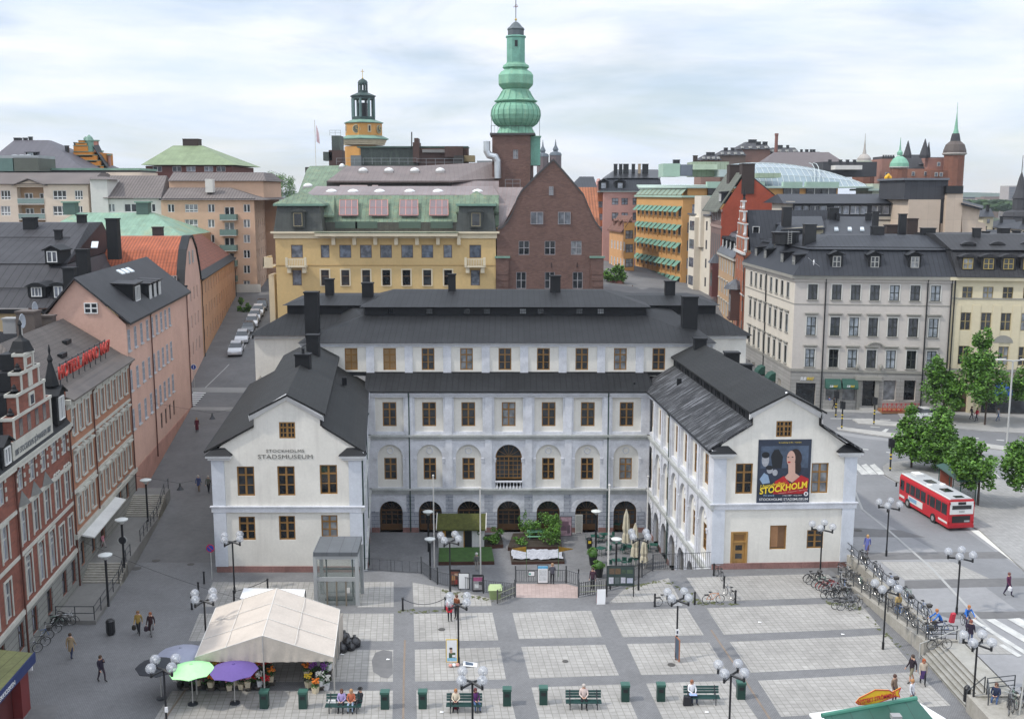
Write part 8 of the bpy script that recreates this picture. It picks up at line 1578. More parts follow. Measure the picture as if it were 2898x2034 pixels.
board('small white round logo notice on the landing fence',G(1504,1650,0)+Vector((0,-.06,0)),.55,.45,.6,WPAP,False,deco=((-.12,.12,.16,.16,(.1,.35,.3)),));board('pale information poster with blue header on the landing fence',G(1536,1650,0)+Vector((0,-.1,0)),.85,1.5,.05,WPAP,False,deco=((0,1.2,.78,.22,(.12,.38,.6)),(0,.2,.6,.9,(.55,.57,.58))))
T=thing('sandwich_board','white sandwich board with red back near the right gate leaf','sign',G(1700,1706));p=G(1700,1706)
for d_,mm,nm_ in((-.0,WPAP,'panel'),(.35,mat('red_board',(.4,.03,.03),.7),'back_panel')):m=MB();m.slab([p+Vector((-.32,d_-.25,.0)),p+Vector((.32,d_-.2,.0)),p+Vector((.36,d_-(.0 if d_==0 else .35),1.1)),p+Vector((-.28,d_-(.05 if d_==0 else .4),1.1))],.05,mm);m.build(nm_,T)
T=thing('grit_bin','olive green grit bin beside the left gate leaf','grit bin',G(1402,1690));p=G(1402,1692);m=MB();m.loft([[p+Vector((x*.38,y*.3,0))for x,y in((-1,-1),(1,-1),(1,1),(-1,1))],[p+Vector((x*.5,y*.4,.75))for x,y in((-1,-1),(1,-1),(1,1),(-1,1))]],mat('olive_plastic',(.26,.33,.14),.6));m.build('body',T);m=MB();m.loft([[p+Vector((x*.55,y*.45,.76))for x,y in((-1,-1),(1,-1),(1,1),(-1,1))],[p+Vector((x*.42,.1+y*.2,1.0))for x,y in((-1,-1),(1,-1),(1,1),(-1,1))]],mat('olive_lid',(.36,.45,.22),.6));m.build('lid',T)
lp=G(1298,1880)
board('election poster with a man portrait tied to the lamp pole',lp+Vector((-.42,-.14,0)),.75,1.55,.25,WPAP,False,mat('yellow_poster_edge',(.6,.42,.08),.7),deco=((0,.1,.62,.2,(.25,.5,.65)),(.02,.3,.42,.36,(.06,.10,.05)),(-.05,.62,.16,.28,(.5,.32,.24)),(-.06,.88,.18,.12,(.04,.03,.03)),(.12,.35,.2,.16,(.7,.7,.7))),name='election_poster')
T=thing('fallen_poster','white and blue election board fallen beside the lamp pole','sign',lp+Vector((.7,0,0)));m=MB();m.loft([[lp+Vector((.3+x*.9,-.1+y*.35,.12*(1-x)))for x,y in((0,-1),(1,-.8),(1,.8),(0,1))],[lp+Vector((.3+x*.9,-.1+y*.35,.12*(1-x)+.03))for x,y in((0,-1),(1,-.8),(1,.8),(0,1))]],WPAP);m.build('panel',T);m=MB();m.loft([[lp+Vector((.45+x*.5,-.1+y*.2,.10*(1-x)+.055))for x,y in((0,-1),(1,-.8),(1,.8),(0,1))],[lp+Vector((.45+x*.5,-.1+y*.2,.10*(1-x)+.07))for x,y in((0,-1),(1,-.8),(1,.8),(0,1))]],mat('poster_dark_blue',(.06,.09,.13),.7));m.build('print',T)
T=thing('crumpled_posters','crumpled pink and white posters at the foot of the lamp pole','litter',lp+Vector((-.3,-.3,0)))
for i in range(3):m=MB();c=lp+Vector((-.5+.22*i,-.35+.05*i,.12));m.sphere(c,.14,[mat('pink_paper',(.6,.3,.25),.9),WPAP,mat('pink_paper')][i],6,4,.8);m.build('sheet',T)
lp2=G(1914,1866)
board('white street name plate on the lamp pole',lp2+Vector((-.05,-.1,0)),.62,.22,3.75,WPAP,False,WPAP,name='street_sign');board('narrow election poster seen edge on at the lamp foot',lp2+Vector((.02,-.2,0)),.7,1.5,.1,mat('poster_dark_blue'),False,mat('orange_brown_board',(.4,.16,.08),.8),(.25,-1,0),'election_poster');board('small black and white sticker poster higher on the lamp pole',lp2+Vector((.0,-.1,0)),.22,.38,1.75,WPAP,False,WPAP,name='sticker',deco=((0,.1,.1,.2,(.05,.05,.08)),))
board('white sticker on the lamp pole at the left edge of the square',G(474,2088)+Vector((.05,-.08,0)),.16,.3,1.6,WPAP,False,WPAP,name='sticker')
# ---------- trees ----------
LFM=[mat('lime_leaves_%d'%i,c,.6,.45,1.2)for i,c in enumerate(((.085,.20,.02),(.14,.30,.035),(.045,.12,.015)))]
for m_ in LFM:m_.node_tree.nodes['Principled BSDF'].inputs['Transmission Weight'].default_value=.0
BARK=mat('bark',(.07,.05,.04),.9,.2,3)
def foliage(mb,c,rx,rz,n,r_,s=.17,mats=None):
 mats=mats or LFM
 cl_=[(Vector((r_.gauss(0,.6),r_.gauss(0,.6),r_.gauss(0,.6))),.30+.2*r_.random())for _ in range(max(7,n//70))]
 for i in range(n):
  o,k=cl_[r_.randrange(len(cl_))]
  if o.length>.85:o=o*(.85/o.length)
  d=Vector((r_.gauss(0,1),r_.gauss(0,1),r_.gauss(0,1))).normalized()*k*(r_.random()**.4)+o
  p=c+Vector((d.x*rx,d.y*rx,d.z*rz));u=Vector((r_.uniform(-1,1),r_.uniform(-1,1),r_.uniform(-.5,.5))).normalized()*s*r_.uniform(.6,1.2);v=Vector((r_.uniform(-1,1),r_.uniform(-1,1),r_.uniform(-1,1))).cross(u).normalized()*s*.6
  mb.face([p-u,p+v,p+u,p-v],mats[r_.choice((0,0,1,2))])
def tree(label,x,y,z0,blobs,n=2600,group='street trees on the right',s=.17,name='street_tree'):
 b=G(x,y,z0);r_=random.Random(int(x));T=thing(name,label,'tree',b,0,group);D=b.y*.987+(CH-b.z)*.158;fm=MB();tm=MB();cs=[(Q(bx,by,b.y+dy),rx*D/2950*1.12,rz*D/2950*1.12)for bx,by,rx,rz,dy in blobs];tot=sum(rx*rz for _,rx,rz in cs)
 top=max(c.z for c,_,_ in cs);tm.tube(b,Vector((b.x,b.y,b.z+(top-b.z)*.6)),.13,BARK,8,.08);tm.tube(Vector((b.x,b.y,b.z+(top-b.z)*.6)),Vector((b.x,b.y,top+.5)),.08,BARK,6,.02)
 for c,rx,rz in cs:
  foliage(fm,c,rx,rz,int(n*1.7*rx*rz/tot),r_,s*1.1);k0=Vector((b.x,b.y,b.z+(c.z-b.z)*.55));tm.tube(k0,c,.06,BARK,5,.02)
  for _ in range(4):tm.tube(k0.lerp(c,.5),c+Vector((r_.uniform(-.8,.8)*rx,r_.uniform(-.8,.8)*rx,r_.uniform(-.3,.8)*rz)),.035,BARK,4,.01)
 tm.build('trunk',T);fm.build('crown',T)
tree('leafy tree behind the front of the red bus',2579,1322,1.1,[(2580,1240,44,50,0),(2572,1190,26,36,0),(2560,1262,36,24,0)],2600)
tree('tall broad tree behind the middle of the red bus',2660,1330,1.1,[(2655,1215,46,52,0),(2670,1185,24,30,0),(2640,1275,50,42,0),(2690,1278,38,34,.5)],4200)
tree('rounded tree by the glass bus shelter',2767,1429,1.1,[(2750,1300,55,44,0),(2762,1345,48,34,0),(2745,1265,28,30,0),(2710,1300,26,26,0)],3200)
tree('tree cut by the right edge beyond the bus stop',2905,1430,1.1,[(2895,1320,50,56,0),(2920,1290,50,50,0)],2800)
tree('tree before the cream and grey houses, left of the tallest',2668,1190,1.1,[(2668,1100,46,42,0),(2655,1050,26,34,0),(2690,1130,40,26,0)],2600,s=.2)
tree('tallest narrow topped tree in front of the cream house',2787,1202,1.1,[(2785,1085,58,60,0),(2775,1015,40,36,0),(2785,965,24,34,0)],3600,s=.2)
tree('tree at the right edge in front of the cream house',2905,1195,1.1,[(2900,1090,34,40,0)],900,s=.2)
tree('small round planted tree at the end of the side street',1738,828,9.0,[(1740,775,27,24,0)],700,None,.32);b_=G(1741,828,9.0);m=MB();m.lathe([(.9,0),(1.6,1.0),(1.7,2.0),(1.3,2.6)],b_+Vector((.2,0,0)),mat('terracotta_pot',(.20,.08,.06),.8),12);tag(m.build('plant_pot'),'big round terracotta pot under the small side street tree','plant pot')
tree('pair of green trees between the peach block and the yellow house',792,620,12,[(775,520,38,32,0),(815,530,30,26,3),(765,545,30,26,0)],2600,None,.5,'tree')
tree('treetop behind the dark roof at the far left',20,700,10,[(22,634,32,16,0)],500,None,.4,'tree');tree('green hill tree behind the castle like house',2485,560,5,[(2487,500,16,34,0)],500,None,.8,'tree')
for i,(x,y,r1)in enumerate(((2355,440,22),(2400,445,26),(2465,440,30),(2485,448,20))):tree('bare spring tree on the skyline, '+['leftmost by the brown roof','second from the left','tallest behind the grey church','right of the grey church spire'][i],x,520,5,[(x,y,r1,14,0)],260,'bare skyline trees',.5,'tree')
gb_=MB();r_=random.Random(3)
for i in range(1500):p=Q(r_.uniform(2720,2900),r_.uniform(572,596),700+500*r_.random());gb_.face([p+Vector((-3,0,0)),p+Vector((3,0,-1)),p+Vector((2,0,1.5)),p+Vector((-2,2,2))],mat('far_trees_%d'%(i%3),[(.03,.06,.025),(.045,.08,.03),(.02,.04,.02)][i%3],.9))
tag(gb_.build('distant_woods'),kind='stuff');m=MB();h_=MB();p=GT(668,905);foliage(h_,p+Vector((-.5,8,1.5)),1.2,1.6,500,r_,.3);h_.mesh([],[],BARK);tag(h_.build('hedge'),'dark green hedge at the far end of the orange house','hedge')
# ---------- bus ----------
RL=G(2681,1503,1.0);FL_=G(2543,1420,1.0);d=(FL_-RL);LB_=d.length;rz=math.atan2(d.y,d.x);BW=2.35
T=thing('city_bus','red single deck city bus with white rear panel standing at the stop','bus',RL,rz);RD=mat('bus_red',(.48,.015,.025),.3,.06,.5);BG_=mat('bus_window',(.015,.018,.02),.08,0,1,spec=.8);WB_=mat('bus_white',(.66,.66,.64),.4,.05);GRB2=mat('bus_roof_grey',(.36,.37,.37),.5,.12)
def bx_(n,a,b,m,par=None):k=MB();k.box(a,b,m);return k.build(n,par or T,loc=None)if False else(lambda o:o)(lb(k,n,par or T))
def lb(k,n,par):o=k.build(n,None,loc=(0,0,0));o.parent=par;return o
k=MB();w0,H_=BW,2.85
k.loft([[(x,0,.3),(x,-w0,.3),(x,-w0,2.5),(x,-w0+.12,H_-.05),(x,-.12,H_-.05),(x,0,2.5)]for x in(0,LB_)],RD);lb(k,'body',T);bx_('roof',(.1,-w0+.2,H_-.05),(LB_-.2,-.2,H_+.02),GRB2);bx_('roof_stripe',(.1,-.2,H_-.07),(LB_-.1,-.08,H_+.01),WB_)
for a,b_ in((.25,.48),(.5,.98)):pass
xs_=[.3,LB_*.17,LB_*.29,LB_*.40];ws=[(.25,LB_*.40),(LB_*.43,LB_*.86)]
for a,c_ in((.3,1.2),(1.28,2.2),(2.28,3.2),(3.28,LB_*.42),(LB_*.45,LB_*.55),(LB_*.56,LB_*.66),(LB_*.67,LB_*.77),(LB_*.78,LB_*.86),(LB_*.9,LB_-.15)):bx_('window',(a,-.01,1.35),(c_-.05,.02,2.3),BG_)
for a,c_ in((.3,2),(2.1,4),(4.1,6),(6.1,8)):bx_('window',(a,-w0-.02,1.35),(c_-.05,-w0+.01,2.3),BG_)
bx_('advert_panel',(LB_*.50,-.01,.62),(LB_*.80,.025,1.2),WB_);bx_('advert_print',(LB_*.62,.0,.75),(LB_*.78,.035,1.1),mat('advert_blue',(.2,.35,.5),.6));bx_('side_stripe',(.15,-.01,.62),(1.6,.02,.8),WB_);bx_('side_stripe',(LB_*.88,-.01,.62),(LB_-.1,.02,.85),WB_)
bx_('rear_panel',(-.03,-w0+.1,1.5),(.01,-.1,2.62),WB_);bx_('rear_window',(-.05,-w0+.3,1.95),(-.02,-.3,2.3),BG_);bx_('route_display',(-.05,-w0/2-.35,2.36),(-.02,-w0/2+.35,2.6),BLACKM);bx_('rear_advert',(-.04,-w0+.35,.75),(.01,-.35,1.35),BLACKM);bx_('bumper',(-.08,-w0,.3),(.01,0,.52),mat('bus_bumper',(.35,.01,.02),.5));bx_('advert_print',(-.05,-w0+.4,.8),(-.03,-w0+.9,.95),GRB2)
for y in(-.12,-w0+.02):
 for z in(.7,2.4):bx_('rear_light',(-.06,y,z),(.01,y+.1,z+.18),mat('tail_light',(.3,.0,.0),.3))
for x in(LB_*.28,LB_*.8):
 for y in(.0,-w0):k=MB();k.tube((x,y-.12,.42),(x,y+.06,.42),.43,mat('tyre'),18);w_=lb(k,'wheel',T);k=MB();k.tube((x,y+.03,.42),(x,y+.075,.42),.22,mat('hub_grey',(.3,.3,.3),.5),12);lb(k,'rim',w_)
for x,w_,h_,m_ in((LB_-1.0,1.0,.2,WB_),(LB_*.62,1.0,.06,BG_),(LB_*.30,1.0,.06,BG_),(.6,.5,.05,BG_)):bx_('roof_hatch',(x-w_/2,-w0/2-.4,H_+.02),(x+w_/2,-w0/2+.4,H_+.02+h_),m_)
for y in(-.55,-w0+.55):k=MB();k.lathe([(.28,0),(.25,.1),(.05,.15)],(LB_*.5,y,H_+.02),WB_,12);lb(k,'roof_vent',T)
k=MB();k.tube((LB_,.0,2.0),(LB_+.15,.25,1.9),.02,BLACKM,5);k.box((LB_+.08,.2,1.5),(LB_+.15,.34,1.9),BLACKM);lb(k,'mirror',T)
o=textfit('2050',.5,.13,BLACKM,(-.06,-w0/2,1.68),(0,-1,0),ext=.004);o.parent=T
# bus shelter
c0,c1=G(2655,1385,1.1),G(2715,1432,1.1);T=thing('bus_shelter','glass bus shelter with dark green curved roof behind the bus','bus shelter',c0);dr=(c1-c0).normalized();nn=Vector((-dr.y,dr.x,0));k=MB();GS=mat('dark_green_shelter',(.015,.06,.045),.4);SG_=mat('shelter_glass',(.2,.25,.24),.08,0,1,alpha=.4)
R=[[c0+nn*o+Vector((0,0,z))-dr*.2 for o,z in((-.3,2.45),(.4,2.65),(1.2,2.7),(1.9,2.5),(1.9,2.42),(-.3,2.37))],[c1+nn*o+Vector((0,0,z))+dr*.2 for o,z in((-.3,2.45),(.4,2.65),(1.2,2.7),(1.9,2.5),(1.9,2.42),(-.3,2.37))]];k.loft(R,GS);k.build('roof',T)
for p in(c0,c0.lerp(c1,.5),c1,c0+nn*1.4,c1+nn*1.4):k=MB();k.tube(p,p+Vector((0,0,2.45)),.05,GS,6);k.build('post',T)
k=MB();k.obox(c0.lerp(c1,.5)+nn*1.45,(dr.x,dr.y),(nn.x,nn.y),(c1-c0).length/2,0,.02,.3,2.3,SG_);k.build('glass_wall',T);k=MB();k.obox(c0+nn*.7,(nn.x,nn.y),(dr.x,dr.y),.6,-.05,.05,.3,2.1,mat('red_brown_advert',(.35,.1,.06),.6));k.build('advert_panel',T)
# ---------- cars ----------
def make_car(col,tag_):
 T=thing('parked_car','','car',(0,0,0));pm=mat('car_'+tag_,col,.25,.03,1,spec=.7);k=MB()
 prof=[(-2.1,.35),(-2.15,.75),(-1.95,.95),(-.9,1.0),(1.0,.98),(1.9,.78),(2.1,.6),(2.1,.35)];k.loft([[(x,y*(1 if z<.9 else .95),z)for x,z in prof]for y in(-.85,.85)],pm);lb(k,'body',T)
 k=MB();cab=[(-1.75,.96),(-1.35,1.38),(.25,1.42),(1.0,.98)];k.loft([[(x,y*(.98 if z<1 else .78),z)for x,z in cab]for y in(-.8,.8)],mat('car_glass',(.02,.025,.03),.08,0,1,spec=.8));cb2=lb(k,'cabin_glass',T);k=MB();k.box((-1.3,-.62,1.39),(.22,.62,1.45),pm);lb(k,'roof',T)
 for x in(-1.3,1.3):
  for y in(-.8,.8):k=MB();k.tube((x,y-.08,.32),(x,y+.08,.32),.32,mat('tyre'),14);w_=lb(k,'wheel',T);k=MB();k.tube((x,y-.09,.32),(x,y+.09,.32),.18,mat('hub_grey'),10);lb(k,'rim',w_)
 for y in(-.62,.62):k=MB();k.box((2.0,y-.18,.55),(2.13,y+.18,.72),mat('headlight',(.6,.6,.6),.2));lb(k,'headlight',T)
 k=MB();k.box((2.08,-.35,.38),(2.12,.35,.55),WHR);lb(k,'number_plate',T);return T
CR=[make_car((.5,.51,.53),'silver'),make_car((.035,.04,.045),'dark'),make_car((.68,.68,.68),'white')];cu_=set()
for x,y,k_,lb_ in((668,1000,0,'silver car nearest the crossing on the left street'),(686,966,0,'silver estate car second in the row on the left street'),(703,940,1,'dark car third in the row on the left street'),(714,921,2,'white car fourth in the row on the left street'),(722,905,0,'silver car fifth in the row on the left street'),(731,890,2,'pale car next to last in the row on the left street'),(741,874,1,'dark green car farthest up the left street')):
 p=GT(x,y);o=CR[k_]if k_ not in cu_ else copy_tree(CR[k_]);cu_.add(k_);o.location=p;o.rotation_euler=(0,rad(5),rad(-80));o['label']=lb_;o['group']='cars parked along the left street';s_=1.15;o.scale=(s_,s_,s_)
o=copy_tree(CR[2]);o.location=G(2636,1188,1.0);o.rotation_euler=(0,0,.1);o['label']='white car half hidden behind the trees on the right street';del o['group']
# ---------- people ----------
SHOE=mat('dark_shoes',(.02,.018,.016),.6,0)
def person(label,p,rz=0.0,pose='stand',top=(.1,.1,.1),legs=(.03,.03,.05),hair=(.06,.035,.02),h=1.72,coat=0,skirt=None,arms=None,item=None,bare=False,long=False,hat=None):
 T=thing('person',label,'person',p,rz);mt=mat('cloth_%d_%d_%d'%tuple(int(c*999)for c in top),top,.9,.12,6);ml=mat('cloth_%d_%d_%d'%tuple(int(c*999)for c in legs),legs,.9,.12,6);s=h/1.75;J={}
 sit=pose in('sit','cycle');pz=.50 if pose=='sit' else(.98 if pose=='cycle' else .93);lean=.05 if pose!='cycle' else-.3
 J['pel']=(0,0,pz);J['sp']=(0,lean*.3,pz+.22);J['ch']=(0,lean,pz+.43);J['nk']=(0,lean*1.1-.01,pz+.55);J['hd']=(0,lean*1.1-.04,pz+.67);J['ht']=(0,lean*1.1-.03,pz+.77);J['ns']=(0,lean*1.1-.145,pz+.665)
 st_=.24 if pose=='walk' else .03
 for i,sg in enumerate((-1,1)):
  hx=.095*sg;f_=st_*sg;J['hp%d'%i]=(hx,0,pz-.05)
  if pose=='sit':J['kn%d'%i]=(hx*1.5,-.46,.49);J['an%d'%i]=(hx*1.4,-.48-.03*sg,.09);J['to%d'%i]=(hx*1.6,-.66-.03*sg,.04)
  elif pose=='cycle':J['kn%d'%i]=(hx*1.2,-.42,pz-(.15 if i else .32));J['an%d'%i]=(hx*1.2,-.28,pz-(.52 if i else .76));J['to%d'%i]=(hx*1.2,-.42,pz-(.56 if i else .82))
  else:J['kn%d'%i]=(hx*1.05,-f_*.6-.03,.50);J['an%d'%i]=(hx,-f_+(.06 if pose=='walk' else 0),.09);J['to%d'%i]=(hx*1.3,-f_-.14,.04)
  sx=.185*sg;J['sh%d'%i]=(sx,lean,pz+.46)
  e,w_=((sx*1.25,lean+.02+f_*.3,pz+.18),(sx*1.3,lean-.08+f_*.7,pz-.05))if not sit else((sx*1.3,lean-.12,pz+.2),(sx*.6,lean-.36,pz+.16))
  if pose=='cycle':e,w_=(sx*1.4,lean-.2,pz+.25),(sx*1.5,lean-.42,pz+.1)
  if arms=='up' and i:e,w_=(sx*1.2,lean-.1,pz+.25),(sx*.5,lean-.22,pz+.42)
  if arms=='rail':e,w_=(sx*1.2,lean-.12,pz+.22),(sx*1.1,lean-.38,pz+.12)
  J['el%d'%i]=e;J['wr%d'%i]=w_;d=(Vector(w_)-Vector(e)).normalized();J['pm%d'%i]=tuple(Vector(w_)+d*.07);ac=Vector((0,-1,0))if abs(d.z)>.6 else Vector((1,0,0));sd_=ac
  for q in range(4):b_=Vector(w_)+d*.10+sd_*(q-1.5)*.022;J['f%d%d'%(q,i)]=tuple(b_+d*(.05+.01*(q in(1,2)))+Vector((-sg*.012,-.01,0)))
  J['f4%d'%i]=tuple(Vector(w_)+d*.06-sd_*.055+Vector((-sg*.01,0,-.01)))
 B_=[('pel','sp',0,.125),('sp','ch',0,.13),('ch','nk',0,.06),('nk','hd',2,.09),('hd','ht',2,.085),('hd','ns',2,.018)]
 for i in '01':B_+=[('pel','hp'+i,1,.095),('hp'+i,'kn'+i,1,.065),('kn'+i,'an'+i,2 if bare else 1,.045),('an'+i,'to'+i,3,.036),('ch','sh'+i,0,.072),('sh'+i,'el'+i,0,.05),('el'+i,'wr'+i,0,.034),('wr'+i,'pm'+i,2,.028)]+[('pm'+i,'f%d%s'%(q,i),2,.009)for q in range(5)]
 names=list(J);me=bpy.data.meshes.new('person');me.from_pydata([tuple(c*s for c in J[n_])for n_ in names],[(names.index(a),names.index(b))for a,b,_,_ in B_],[]);o=bpy.data.objects.new('person_skin',me);COL.objects.link(o);md=o.modifiers.new('s','SKIN');md.use_smooth_shade=True;rr={b:r for a,b,_,r in B_};rr['pel']=.13;sv=me.skin_vertices[0].data
 for i,n_ in enumerate(names):r_=rr.get(n_,.05)*s;sv[i].radius=(r_*(1.25 if n_ in('pel','sp','ch')else 1),r_*(.85 if n_ in('pel','sp','ch')else 1));sv[i].use_root=n_=='pel'
 sb=o.modifiers.new('u','SUBSURF');sb.levels=1;bpy.context.view_layer.update();m2=bpy.data.meshes.new_from_object(o.evaluated_get(bpy.context.evaluated_depsgraph_get()));bpy.data.objects.remove(o);m2.materials.clear()
 for q in(mt,ml,SKIN,SHOE):m2.materials.append(q)
 seg=[(Vector(J[a])*s,Vector(J[b])*s,k,r)for a,b,k,r in B_ if a!='ch' or b!='nk']+[(Vector(J['ch'])*s,Vector(J['nk'])*s*.97,0,.06)]
 for pl in m2.polygons:
  c=pl.center;best=9
  for a,b,k,r in seg:
   ab=b-a;t_=min(1,max(0,(c-a).dot(ab)/ab.length_squared));d_=(c-a-ab*t_).length-r
   if d_<best:best=d_;kk=k
  pl.material_index=kk;pl.use_smooth=True
 o=bpy.data.objects.new('body',m2);COL.objects.link(o);o.parent=T;hm=mat('hair_%d_%d'%(int(hair[0]*999),int(hair[1]*999)),hair,.8,.2,20);hc=Vector(J['hd'])*s;k=MB();k.lathe([(.107*s,-.03),(.115*s,.03),(.105*s,.09),(.07*s,.135),(.005,.15)],hc+Vector((0,.02,0)),hm,12)
 if long:k.lathe([(.07,-.28),(.10,-.1),(.11,.02)],hc+Vector((0,.045,0)),hm,10)
 lb(k,'hair',T);k=MB();[k.sphere(hc+Vector((x,-.092,.02)),.012,BLACKM,6,4)for x in(-.03,.03)];lb(k,'eyes',T)
 if hat:k=MB();k.lathe([(.17,.07),(.11,.08),(.105,.16),(.02,.18)],hc,mat('hat_%d'%int(hat[0]*99),hat,.9),12);lb(k,'hat',T)
 if coat or skirt:cm=mt if coat else mat('cloth_%d_%d_%d'%tuple(int(c*999)for c in skirt),skirt,.9,.12,6);L_=coat or .5;k=MB();R=[[(rx*math.cos(a),(ry*math.sin(a))+lean*zz,z)for a in[2*math.pi*q/14 for q in range(14)]]for rx,ry,z,zz in(((.20,.15,pz-L_,0),(.19,.14,pz-.1,0),(.165,.12,pz+.2,.6),(.17,.12,pz+.42,1))if coat else((.2,.16,pz-L_,0),(.16,.12,pz+.05,0)))];k.loft([[Vector(v)*s for v in r]for r in R],cm);(lb(k,'coat' if coat else 'skirt',T)if not sit else lb(k,'coat',T))
 if item:q=Vector(J['pm0'])*s;k=MB();k.lathe([(.1,-.36),(.15,-.3),(.14,-.08),(.02,.02)],q,mat('bag_%d'%int(item[0]*999),item,.7),8);o=k.build('handbag',None,loc=(0,0,0));M_=Matrix.Translation(p)@Matrix.Rotation(rz,4,'Z');o.data.transform(M_);tag(o,'bag carried by the '+label,'bag')
 return T
PI=math.pi
bn=lambda x,y:G(x,y)+Vector((0,.1,.0))
BLK=(.015,.015,.02);NAV=(.02,.03,.07);TAN=(.30,.22,.13);GRY=(.12,.12,.12);JN=(.07,.12,.24)
person('man in dark jacket walking right with raised hand before the umbrellas',G(289,1927),1.0,'walk',(.02,.015,.03),(.03,.02,.03),arms='up')
person('person in a tan coat walking away by the parked bicycles',G(203,1860),PI,'walk',TAN,NAV,coat=.45)
person('woman in a mustard top with dark shoulder bag',G(393,1794),.1,'walk',(.30,.20,.05),BLK,(.2,.1,.04),1.7,item=(.02,.015,.01));person('woman in a black sleeveless dress and orange shawl',G(428,1798),0,'walk',(.03,.01,.012),(.2,.2,.2),(.25,.08,.03),1.7,item=(.022,.01,.02),skirt=(.03,.01,.012))
person('woman in a long dark red coat alone on the left street',GT(558,1222),.2,'stand',(.10,.008,.02),BLK,(.3,.2,.1),1.68,coat=.65);person('elderly person in a blue jacket walking up the left street',GT(563,1390),PI,'walk',(.05,.07,.18),(.22,.16,.1),(.5,.45,.4),1.65,coat=.3);person('elderly man in a grey green jacket walking up the left street',GT(591,1394),PI,'walk',(.12,.12,.10),BLK,(.4,.35,.3),1.75)
person('small child in pink by the hotel entrance',G(293,1549,1.1),1.2,'walk',(.5,.2,.25),(.4,.35,.35),h=1.2)
person('person in a bright red jacket behind the globe lamp',G(1273,1757),.3,'stand',(.50,.01,.03),BLK,(.12,.08,.05),1.68,coat=.2);person('man in a brown jacket beside the red jacketed person',G(1292,1750),-.6,'stand',(.16,.05,.02),BLK,(.1,.05,.03),1.8)
person('person with a dark backpack leaning on the landing fence',G(1563,1653,0),PI,'stand',(.08,.08,.1),BLK,(.3,.18,.1),1.75,arms='rail');person('man in a dark blazer standing behind the right gate fence',G(1677,1668),-.4,'stand',(.05,.02,.035),BLK,(.05,.03,.02),1.78)
person('person in grey jacket and pale hat in the court',G(1349,1614,-5.1),PI,'stand',(.14,.14,.13),(.35,.33,.3),(.4,.4,.38),1.75,hat=(.5,.5,.48))
person('seated woman in lilac with dark trousers on the left bench',bn(967,2008),0,'sit',(.35,.28,.5),BLK,(.12,.05,.03),1.68,long=True);person('seated woman in an orange patterned coat and brown boots',bn(994,2008),0,'sit',(.42,.12,.06),(.3,.38,.5),(.4,.22,.1),1.66,long=True);person('man in black cap and jacket sitting behind the left bench',bn(1019,2006),-.9,'sit',BLK,BLK,(.25,.2,.18),1.75,hat=(.01,.01,.01))
person('elderly woman in a cream coat on the second bench',bn(1290,2006),0,'sit',(.60,.52,.40),BLK,(.35,.15,.05),1.62,skirt=(.15,.01,.03));person('person in a purple top with jeans on the second bench',bn(1346,2006),.3,'sit',(.10,.02,.12),JN,(.1,.02,.02),1.68,long=True)
person('man in a pale pink coat and grey scarf on the third bench',bn(1652,1997),0,'sit',(.60,.48,.44),BLK,(.45,.4,.36),1.78);person('man in a white shirt reading on the fourth bench',bn(1958,1984),.2,'sit',(.72,.72,.74),NAV,(.25,.1,.05),1.75)
for x,y,z,c,w_,d_,h_,l in((1945,1994,0,BLK,.5,.3,.55,'black briefcase standing beside the white shirted man'),(1958,1984,.62,(.3,.4,.65),.45,.3,.04,'blue and white papers on the lap of the white shirted man'),(940,2008,.47,(.7,.7,.68),.5,.25,.16,'white bag lying on the left bench')):q=G(x,y)+Vector((0,.05 if z else 0,0));k=MB();k.loft([[(q.x+a*w_/2,q.y+(-.4 if z==.62 else 0)+b*d_/2,z)for a,b in((-1,-1),(1,-1),(1,1),(-1,1))],[(q.x+a*w_*.42,q.y+(-.4 if z==.62 else 0)+b*d_*.4,z+h_)for a,b in((-1,-1),(1,-1),(1,1),(-1,1))]],mat('bag2_%d'%int(c[0]*999),c,.7));tag(k.build('bag' if z!=.62 else 'papers'),l,'bag' if z!=.62 else 'papers')
person('man in black top and camouflage shorts striding by the steps',G(2578,1929),-1.2,'walk',(.02,.012,.02),(.2,.18,.12),(.06,.04,.03),1.82,bare=True);person('red haired woman in cardigan and purple skirt by the steps',G(2611,1936),-.2,'walk',(.45,.38,.30),BLK,(.35,.08,.02),1.68,skirt=(.06,.03,.12),long=True)
person('man in a dark jacket and jeans walking on the upper street',G(2744,1825,1),2.6,'walk',(.02,.012,.03),(.06,.08,.15),(.2,.06,.04),1.78,coat=.12);person('person with red backpack and white bag at the right edge',G(2853,1685,1),.6,'walk',(.10,.02,.06),(.03,.02,.05),(.15,.06,.05),1.78,item=(.6,.6,.62));person('woman in a blue dress walking beyond the ramp corner',G(2453,1568,1),-.5,'walk',(.12,.14,.38),(.1,.06,.06),(.5,.3,.12),1.66,skirt=(.12,.14,.38),long=True)
person('woman in a yellow top and jeans walking down the ramp',G(2540,1740,.6),PI,'walk',(.42,.30,.12),JN,(.3,.2,.08),1.66,long=True,item=(.05,.06,.1))
person('man in a navy jacket sitting on the wall behind the railing',Vector((28.0,56.5,.75)),-.6,'sit',NAV,JN,(.12,.06,.04),1.75)
for l,q,r_,bk,rr_ in(('cyclist in a blue shirt riding left with a child seat behind',G(2662,1793,1),-PI/2,3,PI),('cyclist in a bright blue jacket riding toward the camera',G(2732,1776,1),0,7,-PI/2)):
 person(l,q,r_,'cycle',(.03,.15,.50),(.05,.04,.07),(.4,.15,.05),1.72);bike(bk,q,rr_,'moving bicycle under the '+l[:30].rsplit(' ',1)[0])
